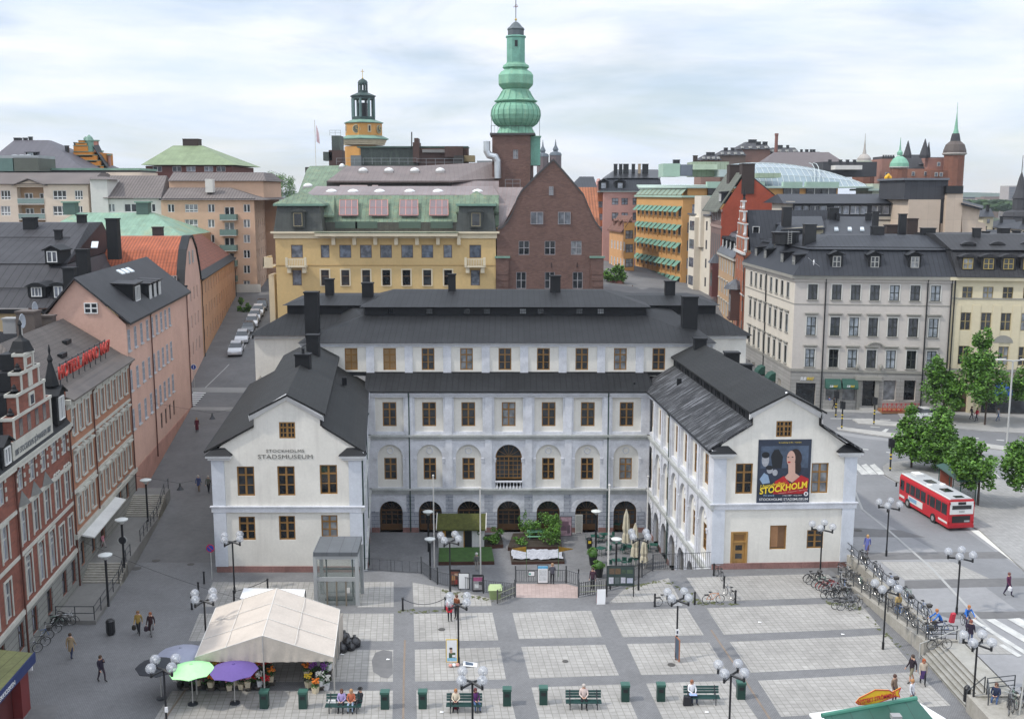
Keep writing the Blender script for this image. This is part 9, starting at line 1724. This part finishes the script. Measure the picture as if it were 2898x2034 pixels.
q=G(2675,1790,1);q.x-=.2;T=thing('child_seat','red and black child seat on the back of the blue bicycle','child seat',q+Vector((.5,0,.7)));q.z-=.2;k=MB();k.loft([[(q.x+.42,q.y-.14,1.75),(q.x+.42,q.y+.14,1.75),(q.x+.7,q.y+.14,1.75),(q.x+.7,q.y-.14,1.75)],[(q.x+.55,q.y-.15,2.35),(q.x+.55,q.y+.15,2.35),(q.x+.78,q.y+.15,2.4),(q.x+.78,q.y-.15,2.4)]],mat('seat_red',(.4,.02,.04),.6));k.build('shell',T)
for i,(x,y,z,c,l)in enumerate(((2688,1187,1.1,(.03,.1,.14),'pedestrian in teal jacket with white bag before the far houses'),(2749,1186,1.1,(.05,.04,.06),'pedestrian in dark clothes before the far house portal'),(2763,1191,1.1,(.5,.04,.06),'pedestrian in a red jacket before the cream house'),(2824,1191,1.1,(.45,.45,.48),'pedestrian in a pale top at the restaurant'),(2345,1156,1.1,(.12,.16,.35),'pedestrian in blue by the green awnings'),(2360,1158,1.1,(.05,.05,.06),'dark dressed pedestrian by the green awnings'),(1767,828,9.2,(.5,.5,.5),'pale dressed pedestrian by the potted street tree'),(1790,830,9.2,(.03,.04,.07),'pedestrian in navy at the office arcade'))):person(l,G(x,y,z),1.5 if i%2 else-1.4,'walk',c,JN if i%3==0 else BLK)
person('fish stall customer in brown top behind the fish sign',G(2530,1985),.6,'stand',(.2,.14,.1),(.04,.03,.05),(.08,.04,.03),1.75);person('white shirted fish stall customer with brown bag',G(2580,1998),.8,'stand',(.65,.65,.68),(.1,.1,.15),(.4,.2,.08),1.72,item=(.16,.07,.04))
# ---------- exhibition banner ----------
T=thing('exhibition_banner','large dark exhibition banner with a woman in red on the right wing','banner',fR.pt(fR.uz(2215,1420)[0],6));u0,zt=fR.uz(2147,1243.8);u1=fR.uz(2297,1243.8)[0];zb=fR.uz(2215,1421)[1];BWd=u1-u0;BH=zt-zb;off_=[.05]
def bp_(pts,m,nm='print'):off_[0]+=.004;k=MB();P=[fR.pt(u0+x*BWd,zt-y*BH,off_[0])for x,y in pts];k.face(P if(P[1]-P[0]).cross(P[2]-P[1]).dot(fR.n)>0 else P[::-1],m);return k.build(nm,T)
def el(cx_,cy_,rx,ry,n=18):return[(cx_+rx*math.cos(2*PI*i/n),cy_+ry*math.sin(2*PI*i/n))for i in range(n)]
k=MB();k.obox(fR.pt((u0+u1)/2,zb),fR.t,fR.n,BWd/2,.003,.05,0,BH,mat('banner_night_blue',(.025,.035,.06),.6,.3,.5));k.build('cloth',T)
PS=mat('print_skin',(.55,.34,.27),.6,.1);PH=mat('print_hair',(.025,.012,.01),.6);PR=mat('print_red',(.42,.015,.02),.6,.2,2);PG=mat('print_grey',(.34,.35,.38),.6,.3,2);PB=mat('print_black',(.008,.01,.014),.6);PBL=mat('print_pale_blue',(.25,.35,.48),.6)
bp_([(.05,.1),(.95,.1),(.95,.45),(.05,.45)],mat('banner_dusk',(.06,.085,.13),.6,.4,.4));bp_([(.26,.22),(.30,.16),(.38,.15),(.43,.22),(.47,.27),(.45,.45),(.28,.45),(.24,.27)],PB);bp_(el(.14,.32,.07,.105),PG);bp_(el(.14,.24,.075,.05),PB);bp_(el(.23,.48,.06,.055),PG);bp_(el(.22,.44,.07,.035),PB);bp_(el(.33,.52,.05,.05),PG);bp_([(.04,.62),(.12,.52),(.2,.56),(.24,.68),(.1,.7)],PBL)
bp_(el(.70,.30,.125,.155),PH);bp_(el(.76,.45,.06,.09),PH);bp_(el(.62,.30,.082,.125),PS);bp_([(.57,.38),(.70,.36),(.71,.53),(.80,.58),(.66,.68),(.50,.60),(.58,.53)],PS);bp_([(.33,.66),(.50,.57),(.62,.70),(.68,.68),(.82,.56),(.97,.62),(.95,.86),(.30,.86)],PR);bp_(el(.585,.355,.028,.013),PR)
for x in(.565,.645):bp_(el(x,.275,.018,.008,8),PB)
YT_=mat('banner_yellow',(.75,.55,.03),.6,0);up_=Vector((0,0,1));tt_=(fR.t*1+up_*.14).normalized();uu=(up_-fR.t*.14).normalized()
bt=lambda s_,x,y,w_,c_,m,t_=fR.t,u_=up_,b=0.0,sh=0.0:textfit(s_,w_*BWd,c_*BH,m,fR.pt(u0+x*BWd,zt-y*BH,.22),t_,u_,T,ext=.004,bold=b,shear=sh)
bt('En utställning om film – med film!',.58,.045,.42,.016,YT_);bt('I huvudrollen:',.29,.725,.48,.05,YT_,tt_,uu,.01,.25);bt('STOCKHOLM',.50,.80,.92,.10,YT_,tt_,uu,.03,.2);bt('Filmerna • Platserna • Stjärnorna',.68,.82,.56,.018,PS,tt_,uu);bt('Fri entré',.22,.885,.2,.026,PBL,b=.02);bt('6 mars 2009 – 10 jan 2010',.66,.885,.36,.018,WPAP);bt('STOCKHOLMS STADSMUSEUM',.50,.955,.92,.038,WPAP,b=.005);bt('www.stadsmuseum.stockholm.se',.71,.985,.46,.013,WPAP);bp_(el(.93,.86,.042,.036),WPAP);bp_(el(.93,.86,.018,.02,8),PB)
# ---------- court garden ----------
CZ=-5.1;CY=lambda x,y:G(x,y,CZ)
a,b_=CY(1241,1550),CY(1370,1550);T=thing('garden_cottage','small white cottage with moss green turf roof and orange shutters in the court','cottage',a);WW_=mat('white_boards',(.66,.66,.64),.8,.08,2,pat='slat',s=(.14,5));yd=a.y;k=MB();k.box((a.x,yd,CZ),(b_.x,yd+2.4,CZ+2.15),WW_);k.mesh([(a.x,yd,CZ+2.15),(a.x,yd+2.4,CZ+2.15),(a.x,yd+1.2,CZ+3.0)],[(0,1,2)],WW_);k.build('wall',T);TF=mat('turf_roof',(.07,.075,.015),.95,.4,3,bump=.5);k=MB();k.slab([(a.x-.2,yd-.35,CZ+2.05),(b_.x+.2,yd-.35,CZ+2.05),(b_.x+.2,yd+1.2,CZ+3.2),(a.x-.2,yd+1.2,CZ+3.2)],.15,TF);k.slab([(a.x-.2,yd+1.2,CZ+3.2),(b_.x+.2,yd+1.2,CZ+3.2),(b_.x+.2,yd+2.7,CZ+2.05),(a.x-.2,yd+2.7,CZ+2.05)],.15,TF);k.build('roof',T)
for x in(a.x-.22,b_.x+.16):k=MB();k.slab([(x,yd-.38,CZ+2.15),(x+.08,yd-.38,CZ+2.15),(x+.08,yd+1.2,CZ+3.3),(x,yd+1.2,CZ+3.3)],.22,WHR);k.build('barge_board',T)
k=MB();k.box((a.x+.75,yd-.04,CZ+1.1),(a.x+1.35,yd,CZ+1.8),GLASS);k.build('window',T)
for x in(.42,1.37):k=MB();k.box((a.x+x,yd-.06,CZ+1.1),(a.x+x+.32,yd,CZ+1.8),mat('orange_shutter',(.45,.22,.02),.7));k.build('shutter',T)
k=MB();k.box((a.x+2.6,yd-.03,CZ),(a.x+3.35,yd,CZ+1.95),BLACKM);k.box((a.x+2.52,yd-.06,CZ),(a.x+2.6,yd,CZ+2.0),mat('orange_shutter'));k.build('door',T);k=MB();k.torus((b_.x-.5,yd-.06,CZ+1.6),(0,1,0),.17,.05,LEAF,12,5);tag(k.build('wreath'),'green wreath hanging on the white cottage wall','wreath')
BED=mat('brown_bed_boards',(.07,.03,.02),.9,.2,2);SOIL=mat('dark_soil',(.04,.03,.02),.95,.3,3);GRS=mat('lawn_green',(.035,.085,.015),.95,.35,2,bump=.5)
def bed(label,px,top,plants,h=.35,name='planting_bed'):
 P=[CY(x,y)for x,y in px];T=thing(name,label,'garden bed',P[0]);k=MB();k.prism([(p.x,p.y)for p in P],CZ,CZ+h,BED);k.build('frame',T);k=MB();k.face([Z(p,CZ+h+.01)for p in P],top);k.build('soil',T);r_=random.Random(len(label));k=MB()
 for x,y,rr,hz,n_ in plants:foliage(k,Z(CY(x,y),CZ+h+hz),rr,hz,n_,r_,.11)
 if k.f:k.build('foliage',T)
bed('rectangular green lawn in a low wooden frame beside the cottage',[(1241,1599),(1399,1597),(1391,1556),(1243,1559)],GRS,[])
bed('brown bed with low green plants right of the cottage',[(1372,1553),(1424,1550),(1418,1520),(1372,1522)],SOIL,[(1385,1545,.9,.5,500),(1405,1535,.8,.6,500)]);bed('large garden bed with tall green shrubs in front of the arcade',[(1437,1558),(1590,1556),(1585,1515),(1452,1517)],SOIL,[(1470,1548,.9,.35,300),(1560,1545,1.2,.9,900),(1500,1525,1.2,1.0,700),(1545,1520,1.3,1.1,800),(1575,1530,.9,1.2,600),(1480,1520,.5,1.2,250)]);bed('dark bed mostly covered by a crumpled white fleece',[(1448,1597),(1598,1595),(1588,1561),(1443,1563)],SOIL,[],.25)
T=thing('garden_fleece','crumpled white fleece cloth spread over the near garden bed','cloth',CY(1450,1590));k=MB();r_=random.Random(2);A_,C_=CY(1449,1592),CY(1590,1565);N=16
pt=[[Vector((A_.x+(C_.x-A_.x)*i/N+r_.uniform(-.1,.1),A_.y+(C_.y-A_.y)*j/5+r_.uniform(-.15,.15),CZ+.34+r_.random()*.14))for i in range(N+1)]for j in range(6)]
for j in range(5):
 for i in range(N):k.face([pt[j][i],pt[j][i+1],pt[j+1][i+1],pt[j+1][i]],mat('white_fleece',(.42,.43,.47),.9,.3,4))
k.build('cloth',T)
def topiary(x,y,lb_):p=CY(x,y);T=thing('potted_bush',lb_,'potted plant',p,0,'clipped bushes in black pots');k=MB();k.lathe([(.3,0),(.42,.85),(.44,.9)],p,BLACKM,12);k.build('pot',T);k=MB();foliage(k,p+Vector((0,0,1.15)),.62,.48,500,random.Random(int(x)),.09);k.sphere(p+Vector((0,0,1.1)),.45,LFM[2],12,8);k.build('foliage',T)
topiary(1678,1598,'clipped round bush in a black pot, farther one');topiary(1695,1632,'clipped round bush in a black pot, nearer the fence')
CF=mat('cream_parasol_cloth',(.55,.50,.38),.9,.1,3)
for x,y0,y1,lb_ in((1771,1560,1440,'tallest closed cream parasol by the arcade'),(1796,1600,1479,'closed cream parasol behind the globe lamp'),(1822,1608,1526,'closed cream parasol nearest the court corner')):
 p=CY(x,y0);T=thing('closed_parasol',lb_,'parasol',p,0,'closed cream parasols');t_=Q(x,y1,p.y).z-CZ;k=MB();k.tube(p,p+Vector((0,0,t_)),.04,WHR,6);k.build('pole',T);k=MB();k.loft([[p+Vector((r1*(1+.25*math.cos(6*a))*math.cos(a),r1*(1+.25*math.cos(6*a))*math.sin(a),t_*f_))for a in[2*PI*i/24 for i in range(24)]]for r1,f_ in((.34,.22),(.28,.4),(.22,.45),(.3,.55),(.2,.85),(.04,.99))],CF);k.build('canopy',T)
def make_chair():T=thing('cafe_chair','','chair',(0,0,0));g_=mat('cafe_green',(.01,.07,.05),.6);k=MB();k.box((-.22,-.2,.43),(.22,.22,.46),g_);lb(k,'seat',T);k=MB();k.box((-.22,.2,.5),(.22,.24,.88),g_);lb(k,'backrest',T);[(lambda k:(k.tube((x,y,0),(x*.9,y*.9,.43),.018,g_,4),lb(k,'leg',T)))(MB())for x in(-.2,.2)for y in(-.18,.2)];return T
def make_table():T=thing('cafe_table','','table',(0,0,0));g_=mat('cafe_green');k=MB();k.box((-.4,-.4,.72),(.4,.4,.75),g_);lb(k,'table_top',T);[(lambda k:(k.tube((x,y,0),(x,y,.72),.02,g_,4),lb(k,'leg',T)))(MB())for x in(-.35,.35)for y in(-.35,.35)];return T
ch,ta=make_chair(),make_table();f1=True;wd=['beside the litter bin','behind the dish lamp','under the tallest parasol','nearest the flagpole','beside the arcade door','by the right wing wall','behind the notice board','nearest the fence corner','between the two parasols']
for i,(x,y)in enumerate(((1683,1535),(1710,1530),(1745,1555),(1700,1570),(1745,1500),(1850,1560),(1745,1605),(1800,1600),(1782,1565))):
 p=CY(x,y);place(ta,f1,p,.3*i,'small green café table '+wd[i],'green café tables');place(ch,f1,p+Vector((.75,.2,0)),-1.3+.2*i,'green café chair right of the table '+wd[i],'green café chairs');place(ch,False,p+Vector((-.7,-.1,0)),1.5+.3*i,'green café chair left of the table '+wd[i],'green café chairs');f1=False
T=thing('litter_bin','black litter bin with yellow label in the court','litter bin',CY(1668,1551));p=CY(1668,1551);k=MB();k.lathe([(.26,0),(.28,.95),(.2,1.1)],p,BLACKM,12);k.build('body',T);k=MB();k.box((p.x-.14,p.y-.3,CZ+.6),(p.x+.14,p.y-.26,CZ+.85),YS);k.build('label_plate',T)
board('large pink toned garden photograph panel beside an arched door',CY(1601,1516),1.25,2.1,.0,mat('pink_photo',(.42,.28,.32),.8,.35,3),False,deco=((-.1,.6,.8,1.0,(.16,.09,.12)),(.3,.3,.3,.9,(.12,.08,.1))));T=board('tall white lettering stand beside the open arcade door',CY(1638,1508),.75,1.9,.1,GLT,True,WHR)
T=thing('picnic_table','pale green wooden table in the garden bed','table',CY(1517,1530));p=CY(1517,1530);gm_=mat('mint_wood',(.16,.36,.22),.8)
for n_,a,c_ in(('table_top',(-.9,-.4,1.0),(.9,.4,1.06)),('bench_seat',(-.9,-.9,.7),(.9,-.65,.75)),('leg',(-.7,-.5,.3),(-.6,.5,1.0)),('leg',(.6,-.5,.3),(.7,.5,1.0))):k=MB();k.box(p+Vector(a),p+Vector(c_),gm_);k.build(n_,T)
for x,sg,lb_ in((1490,-1,'left orange and green triangular pennant on a stake'),(1581,1,'right orange and green triangular pennant on a stake')):p=CY(x,1640)+Vector((0,.8,0));T=thing('garden_pennant',lb_,'flag',p);k=MB();k.tube(p,p+Vector((0,0,3.0)),.025,LEAF,5);k.build('stake',T);k=MB();k.prism([(0,0),(1,0),(0,1)],0,.01,LEAF);k=MB();q=p+Vector((0,0,2.9));k.loft([[q,q+Vector((0,.03,0)),q+Vector((0,.03,-.55)),q+Vector((0,0,-.55))],[q+Vector((sg*1.35,0,-.2)),q+Vector((sg*1.35,.03,-.2)),q+Vector((sg*1.35,.03,-.25)),q+Vector((sg*1.35,0,-.25))]],mat('orange_green_cloth',(.30,.17,.02),.9,.4,2));k.build('pennant',T)
for x,y,y1,z,lb_ in((1229,1604,1347,CZ,'white flagpole in front of the cottage left side'),(1360,1633,1382,CZ,'white flagpole in front of the cottage right side'),(1720.6,1655,1375,0,'white flagpole left of the notice board'),(1829,1604,1349,CZ,'white flagpole beside the closed parasols')):p=G(x,y,z);q=Q(x+4,y1,p.y);T=thing('flagpole',lb_,'flagpole',p,0,'white flagpoles in front of the museum');k=MB();k.tube(p,(p.x,p.y,q.z),.075,WHR,8,.05);k.build('pole',T);k=MB();k.sphere((p.x,p.y,q.z+.06),.1,WHR,8,6);k.build('finial',T)
# ---------- raised pavement, steps on the left ----------
def wk(y0,y1,z,n_='raised_pavement',k=None):k=k or MB();k.prism([(LX(y0),y0),(LX(y0)+3.1,y0),(LX(y1)+3.1,y1),(LX(y1),y1)],-.2,z,CONC if n_=='stair_steps' else mat('grey_paved_walk',(.19,.185,.175),.9,.15,.5));return k
for y0,y1,z in((69.5,76.6,.3),(79,90.7,1.1),(94.1,96.3,2.2)):tag(wk(y0,y1,z).build('pavement'),kind='structure')
for y0,z0,z1,n_,lb_ in((76.6,.3,1.1,8,1),(90.7,1.1,2.2,11,2)):
 k=MB();[wk(y0+i*(2.4 if lb_==1 else 3.4)/n_,y0+(2.4 if lb_==1 else 3.4),z0+(z1-z0)*(i+1)/n_,'stair_steps',k)for i in range(n_)];tag(k.build('stairs'),kind='structure')
E1=lambda y,z,o=3.0:Vector((LX(y)+o,y,z))
railing('dark railing around the lower raised pavement on the left',[E1(69.6,.3,.3),E1(69.6,.3),E1(76.6,.3)],1.0,1.6,(1,.5),IRON);railing('sloping dark railing beside the lower left steps',[E1(76.6,.3),E1(79,1.1),E1(80.5,1.1)],1.0,1.3,(1,.5),IRON);railing('dark railing along the hotel raised pavement',[E1(84,1.1),E1(90.7,1.1),E1(94.1,2.2),E1(96,2.2)],1.0,1.5,(1,.5),IRON)
p=G(314,1795);T=thing('litter_bin','black litter bin at the end of the raised pavement railing','litter bin',p);k=MB();k.lathe([(.22,0),(.3,.2),(.3,1.0),(.2,1.1)],p,BLACKM,12);k.build('body',T);p=G(2735,1990);T=thing('litter_bin','slim black litter bin beside the lamp on the steps','litter bin',p+Vector((0,0,0)));k=MB();k.lathe([(.2,0),(.2,1.0),(.1,1.15)],p,BLACKM,12);k.build('body',T)
def rsign(p,h,r1,c1,c2,lb_,bar=False):T=thing('road_sign',lb_,'sign',p);k=MB();k.tube(p,p+Vector((0,0,h)),.035,WGR,6);k.build('pole',T);k=MB();q=p+Vector((0,-.05,h));k.tube(q,q+Vector((0,-.03,0)),r1,c2,20);k.tube(q+Vector((0,-.03,0)),q+Vector((0,-.04,0)),r1*.78,c1,20);(k.tube(q+Vector((-r1*.6,-.045,r1*.6)),q+Vector((r1*.6,-.045,-r1*.6)),r1*.1,c2,4)if bar else k.box(q+Vector((-.04,-.05,-r1*.5)),q+Vector((.04,-.04,r1*.5)),WPAP));k.build('sign_face',T)
SB,SR=mat('sign_blue',(.02,.06,.35),.5),mat('sign_red',(.45,.02,.04),.5);rsign(G(600,1640),2.6,.33,SB,SR,'blue and red no parking sign at the left wing corner',True);rsign(GT(508,1120),3.2,.42,SB,WPAP,'round blue road sign at the pink corner house');rsign(GT(551,1096),2.7,.4,SB,WPAP,'round blue arrow sign on the orange house corner');rsign(G(352,1604,1.1),2.2,.38,IRON,WGR,'round sign seen from behind on a lamp post by the steps');rsign(GT(478,1210),2.4,.4,IRON,WGR,'round grey backed sign on the pink house wall')
def tlight(x,y,z,lb_):p=G(x,y,z);T=thing('traffic_light',lb_,'traffic light',p);k=MB();k.tube(p,p+Vector((0,0,2.9)),.09,BLACKM,8);[k.tube(p+Vector((0,0,h)),p+Vector((0,0,h+.12)),.12,YS,8)for h in(.25,1.3,1.7)];k.build('pole',T);k=MB();k.box(p+Vector((-.32,-.2,2.6)),p+Vector((-.02,.12,3.5)),BLACKM);k.box(p+Vector((.02,-.1,2.5)),p+Vector((.3,.2,3.4)),BLACKM);k.build('signal_head',T)
tlight(2519,1332,1.1,'traffic light with yellow rings at the end of the bus stop island');tlight(2382,1213,1.1,'traffic light with yellow rings on the far island');tlight(2473,1200,1.1,'traffic light with yellow rings before the red terrace');tlight(2365,1180,1.1,'traffic light beyond the museum roof near the green awnings')
T=thing('wooden_terrace','raised wooden terrace with red cross braced railing','terrace',G(2550,1172,1.1));k=MB();a,b_=G(2497,1170,1.1),G(2612,1176,1.1);tw=mat('terrace_wood',(.28,.12,.05),.8,.2,2);RR=mat('terrace_red',(.42,.03,.03),.6);k.box((a.x,a.y,1.1),(b_.x,a.y+2.5,1.45),tw);k.build('deck',T);k=MB()
for i in range(8):
 x0_=a.x+(b_.x-a.x)*i/8;x1_=a.x+(b_.x-a.x)*(i+1)/8;k.tube((x0_,a.y,1.4),(x0_,a.y,2.5),.05,RR,4);k.tube((x0_,a.y,1.5),(x1_,a.y,2.45),.03,RR,4);k.tube((x0_,a.y,2.45),(x1_,a.y,1.5),.03,RR,4)
for z in(1.5,2.45):k.tube((a.x,a.y,z),(b_.x,a.y,z),.04,RR,4)
k.build('railing',T)
# ---------- kiosks at the near corners ----------
z_=3.2;q=[G(97,1847,z_),G(-80,2060,z_),Vector((-34,50,3.7)),Vector((-32.0,60.6,3.7))];q[1]=Vector((-27.6,50,z_));T=thing('street_kiosk','kiosk with mossy green metal roof and dark blue fascia at the lower left','kiosk',(-30,55,0));k=MB();c2=q[0]+Vector((-3.2,.1,.3));k.slab([q[1],q[0],c2,Vector((-31,50,3.5))],.08,mat('mossy_green_roof',(.19,.20,.08),.7,.25,.6,pat='seam',s=(.62,9),mort=.04));k.build('roof',T);k=MB();d=q[0]-q[1];nn=Vector((d.y,-d.x,0)).normalized();BF=mat('kiosk_navy',(.02,.035,.12),.5);k.loft([[p+nn*.06+Vector((0,0,zz))for zz in(.06,-.55)]+[p+nn*-.02+Vector((0,0,zz))for zz in(-.55,.06)]for p in(q[1],q[0])],BF);k.build('fascia',T);k=MB();k.prism([(-28.3,50),(-28.9,57.2),(-31.5,57.2),(-31,50)],0,2.7,mat('kiosk_dark_red',(.10,.02,.02),.6,.2));k.build('wall',T);k=MB();k.prism([(-28.25,56.2),(-28.35,57.4),(-28.8,57.4),(-28.8,56.2)],0,2.6,mat('kiosk_red_post',(.16,.025,.025),.6));k.build('corner_post',T);textfit('SÖDERKIOSKEN',3.0,.26,WPAP,q[1]+d*.42+nn*.09+Vector((0,0,-.4)),d,parent=T,ext=.01)
for i in range(3):k=MB();k.box((-31.6+i*.5,60.5+i*.4,.5),(-31.0+i*.5,60.6+i*.4,1.6),[WPAP,mat('red_magazine',(.5,.1,.08),.7,.4,5),WPAP][i]);tag(k.build('poster_rack'),['white poster rack behind the left kiosk','red and white magazine rack behind the left kiosk','leaning white notice board behind the left kiosk'][i],'rack')
T=thing('fish_stall','fish stall with dark green metal roof and white canopies at the lower right','market stall',(18,49,0));gq=[G(2331,2023,3.3),G(2591,1975,3.3)];GM_=mat('green_stall_metal',(.015,.085,.06),.5,.15,.6,pat='seam',s=(1.1,9),mort=.04);k=MB();dn=Vector((.05,-3.0,-.55));k.slab([gq[0]+dn,gq[1]+dn+Vector((.5,0,0)),gq[1],gq[0]],.1,GM_);k.build('roof',T);k=MB();e=(gq[1]-gq[0]).normalized();k.tube(gq[0]-e*.1,gq[1]+e*.05,.13,mat('green_ridge',(.05,.20,.14),.5),8);k.build('ridge_cap',T);k=MB();wq=[G(2290,2018,2.75),G(2330,2060,2.75),G(2700,2060,2.75),G(2676,2032,2.75),G(2605,1989,2.75),G(2560,1981,2.75)];k.slab(wq,.12,mat('white_canopy',(.78,.78,.76),.7,.03));k.build('canopy',T);k=MB();k.box((16.5,46,0),(20.5,50.3,2.6),mat('stall_maroon',(.2,.04,.05),.6));k.build('body',T);k=MB();p=G(2540,2022,3.3);k.box(p+Vector((-.4,-.4,-.1)),p+Vector((.1,0,.12)),mat('grey_vent'));k.build('roof_vent',T)
T=thing('fish_sign','yellow fish shaped sign with red lettering above the fish stall','sign',Q(2480,1990,51.6));fs_=[(2422,1987),(2433,1974),(2459,1961),(2478,1951),(2516,1952),(2526,1958),(2549.5,1945),(2543,1960),(2547,1971.5),(2535,1969),(2516,1976),(2484,1988),(2459,1993),(2430,1992.5)];k=MB();P=[Q(x,y,51.6)for x,y in fs_];n_=len(P);k.mesh(P+[p+Vector((0,.08,0))for p in P],[tuple(range(n_-1,-1,-1)),tuple(range(n_,2*n_))]+[(i,(i+1)%n_,n_+(i+1)%n_,n_+i)for i in range(n_)],mat('fish_yellow',(.68,.42,.02),.6));k.build('panel',T);k=MB();k.path(P+[P[0]],.025,SR,4);k.build('rim',T);a=Q(2478,1983,51.5);d=Q(2538,1963,51.5)-Q(2430,1986,51.5);textfit('NYSTEKT STRÖMMING',d.length*1.0,.24,SR,Q(2483,1981,51.55),d,d.cross(Vector((0,1,0))).normalized()*-1 if d.cross(Vector((0,1,0))).z<0 else d.cross(Vector((0,1,0))).normalized(),T,ext=.01,bold=.02,shear=.15)
for x in(2459,2500):k=MB();k.tube(Q(x,1990,51.7),Q(x,2005,51.7),.03,IRON,5);k.build('post',T)
p=Q(2303,743,110);T=thing('flying_gull','white gull gliding in front of the dark mansard roof','bird',p);k=MB();gw_=mat('gull_white',(.75,.75,.75),.8);k.loft([[p+Vector((x,y*.25*s_,z+.02*k2))for y,k2 in((-.6,0),(0,1),(.6,0))]for x,z,s_ in((-.62,.5,.15),(-.25,.2,1),(0,0,1.3),(.25,-.12,1),(.62,-.42,.15))],gw_,cap=False);k.lathe([(.01,-.3),(.08,-.1),(.08,.1),(.01,.35)],p,gw_,8);k.build('body',T)
pole_=G(2898,1990,1);T=thing('sign_post','tall grey sign post with stay wires at the right edge','post',G(2885,2020,1));p=G(2885,2020,1);k=MB();k.tube(p,p+Vector((.25,0,5.2)),.05,WGR,8);k.build('pole',T)
wr=MB();q=E1(77,3.6,.1);e=Vector((-17.9,68.2,2.2));wr.path([q.lerp(e,i/10)-Vector((0,0,1.2*(i/10)*(1-i/10)))for i in range(11)],.012,BLACKM,4);tag(wr.build('overhead_wire'),'thin dark wire hanging across the left street','wire')
for x,y,Yy,lb_ in((601,1185,105,'small hanging street lamp above the left street, farther one'),(510,1385,92,'small hanging street lamp above the left street, nearer one')):p=Q(x,y,Yy);T=thing('hanging_lamp',lb_,'lamp',p);k=MB();k.lathe([(.05,.6),(.1,.3),(.3,.05),(.34,0)],p,IRON,10);k.build('lamp_shade',T);k=MB();k.path([p+Vector((-9,0,2.2)),p+Vector((0,0,.6)),p+Vector((7,0,2.0))],.012,BLACKM,4);k.build('wire',T)
# ---------- the air ----------
hz_=MB();hz_.box((-1800,-40,-60),(3400,4600,110),BLACKM);hz_.mats=[];ho=hz_.build('haze');ho.data.materials.clear();HM=bpy.data.materials.new('air');HM.use_nodes=True;n_=HM.node_tree;n_.nodes.remove(n_.nodes['Principled BSDF']);v_=n_.nodes.new('ShaderNodeVolumePrincipled');v_.inputs['Color'].default_value=(.80,.86,.95,1);v_.inputs['Density'].default_value=.00011;v_.inputs['Anisotropy'].default_value=.3;n_.links.new(v_.outputs[0],n_.nodes['Material Output'].inputs['Volume']);ho.data.materials.append(HM);tag(ho,kind='stuff')
for i,(x,y,r1)in enumerate(((442,1585,.35),(540,1596,.3),(386,1608,.4),(2428,1500,.35),(1250,1780,.25),(1900,1880,.25),(1600,1870,.2))):
 p=GT(x,y)if x<600 else G(x,y,1.02 if x>2400 else .02);k=MB();k.lathe([(r1,0),(r1,.012),(r1*.8,.014)],p,mat('cast_iron_cover',(.07,.065,.06),.7,.2,5),14);tag(k.build('manhole_cover'),kind='structure')
k=MB();r_=random.Random(9);MO=mat('moss',(.09,.10,.035),.95,.4,4)
for i in range(260):e_,f_=r_.choice((((1930,1700),(2090,1712)),((1890,1640),(1990,1712)),((1250,1672),(1380,1695)),((1130,1730),(1270,1728)),((2390,1690),(2590,1866)),((2340,1706),(2440,1718)),((1770,1665),(1880,1640))));t_=r_.random();p=G(e_[0]+(f_[0]-e_[0])*t_+r_.gauss(0,6),e_[1]+(f_[1]-e_[1])*t_+r_.gauss(0,2.5),.013+.00002*i);a_=r_.random()*3;u=Vector((math.cos(a_),math.sin(a_),0))*r_.uniform(.08,.3);v=Vector((-u.y,u.x,0))*r_.uniform(.2,.5);k.face([p-u,p-v,p+u,p+v],MO)
tag(k.build('moss_patches'),kind='stuff')
for x,y,w_ in((968,1851,'beside the rubbish bags'),(1098,1865,'on the asphalt patch'),(1250,2014,'under the second bench'),(2000,2014,'in front of the white shirted man'),(2150,1760,'on the field below the right wing'),(2385,1794,'near the ramp wall')):p=G(x,y,.03);k=MB();k.mesh([p+Vector((-.12,-.07,0)),p+Vector((.1,-.09,.02)),p+Vector((.14,.07,0)),p+Vector((-.08,.1,.03)),p+Vector((0,0,.05))],[(0,1,4),(1,2,4),(2,3,4),(3,0,4)],WPAP);tag(k.build('paper_scrap'),'scrap of white paper lying '+w_,'litter','scraps of paper on the square')
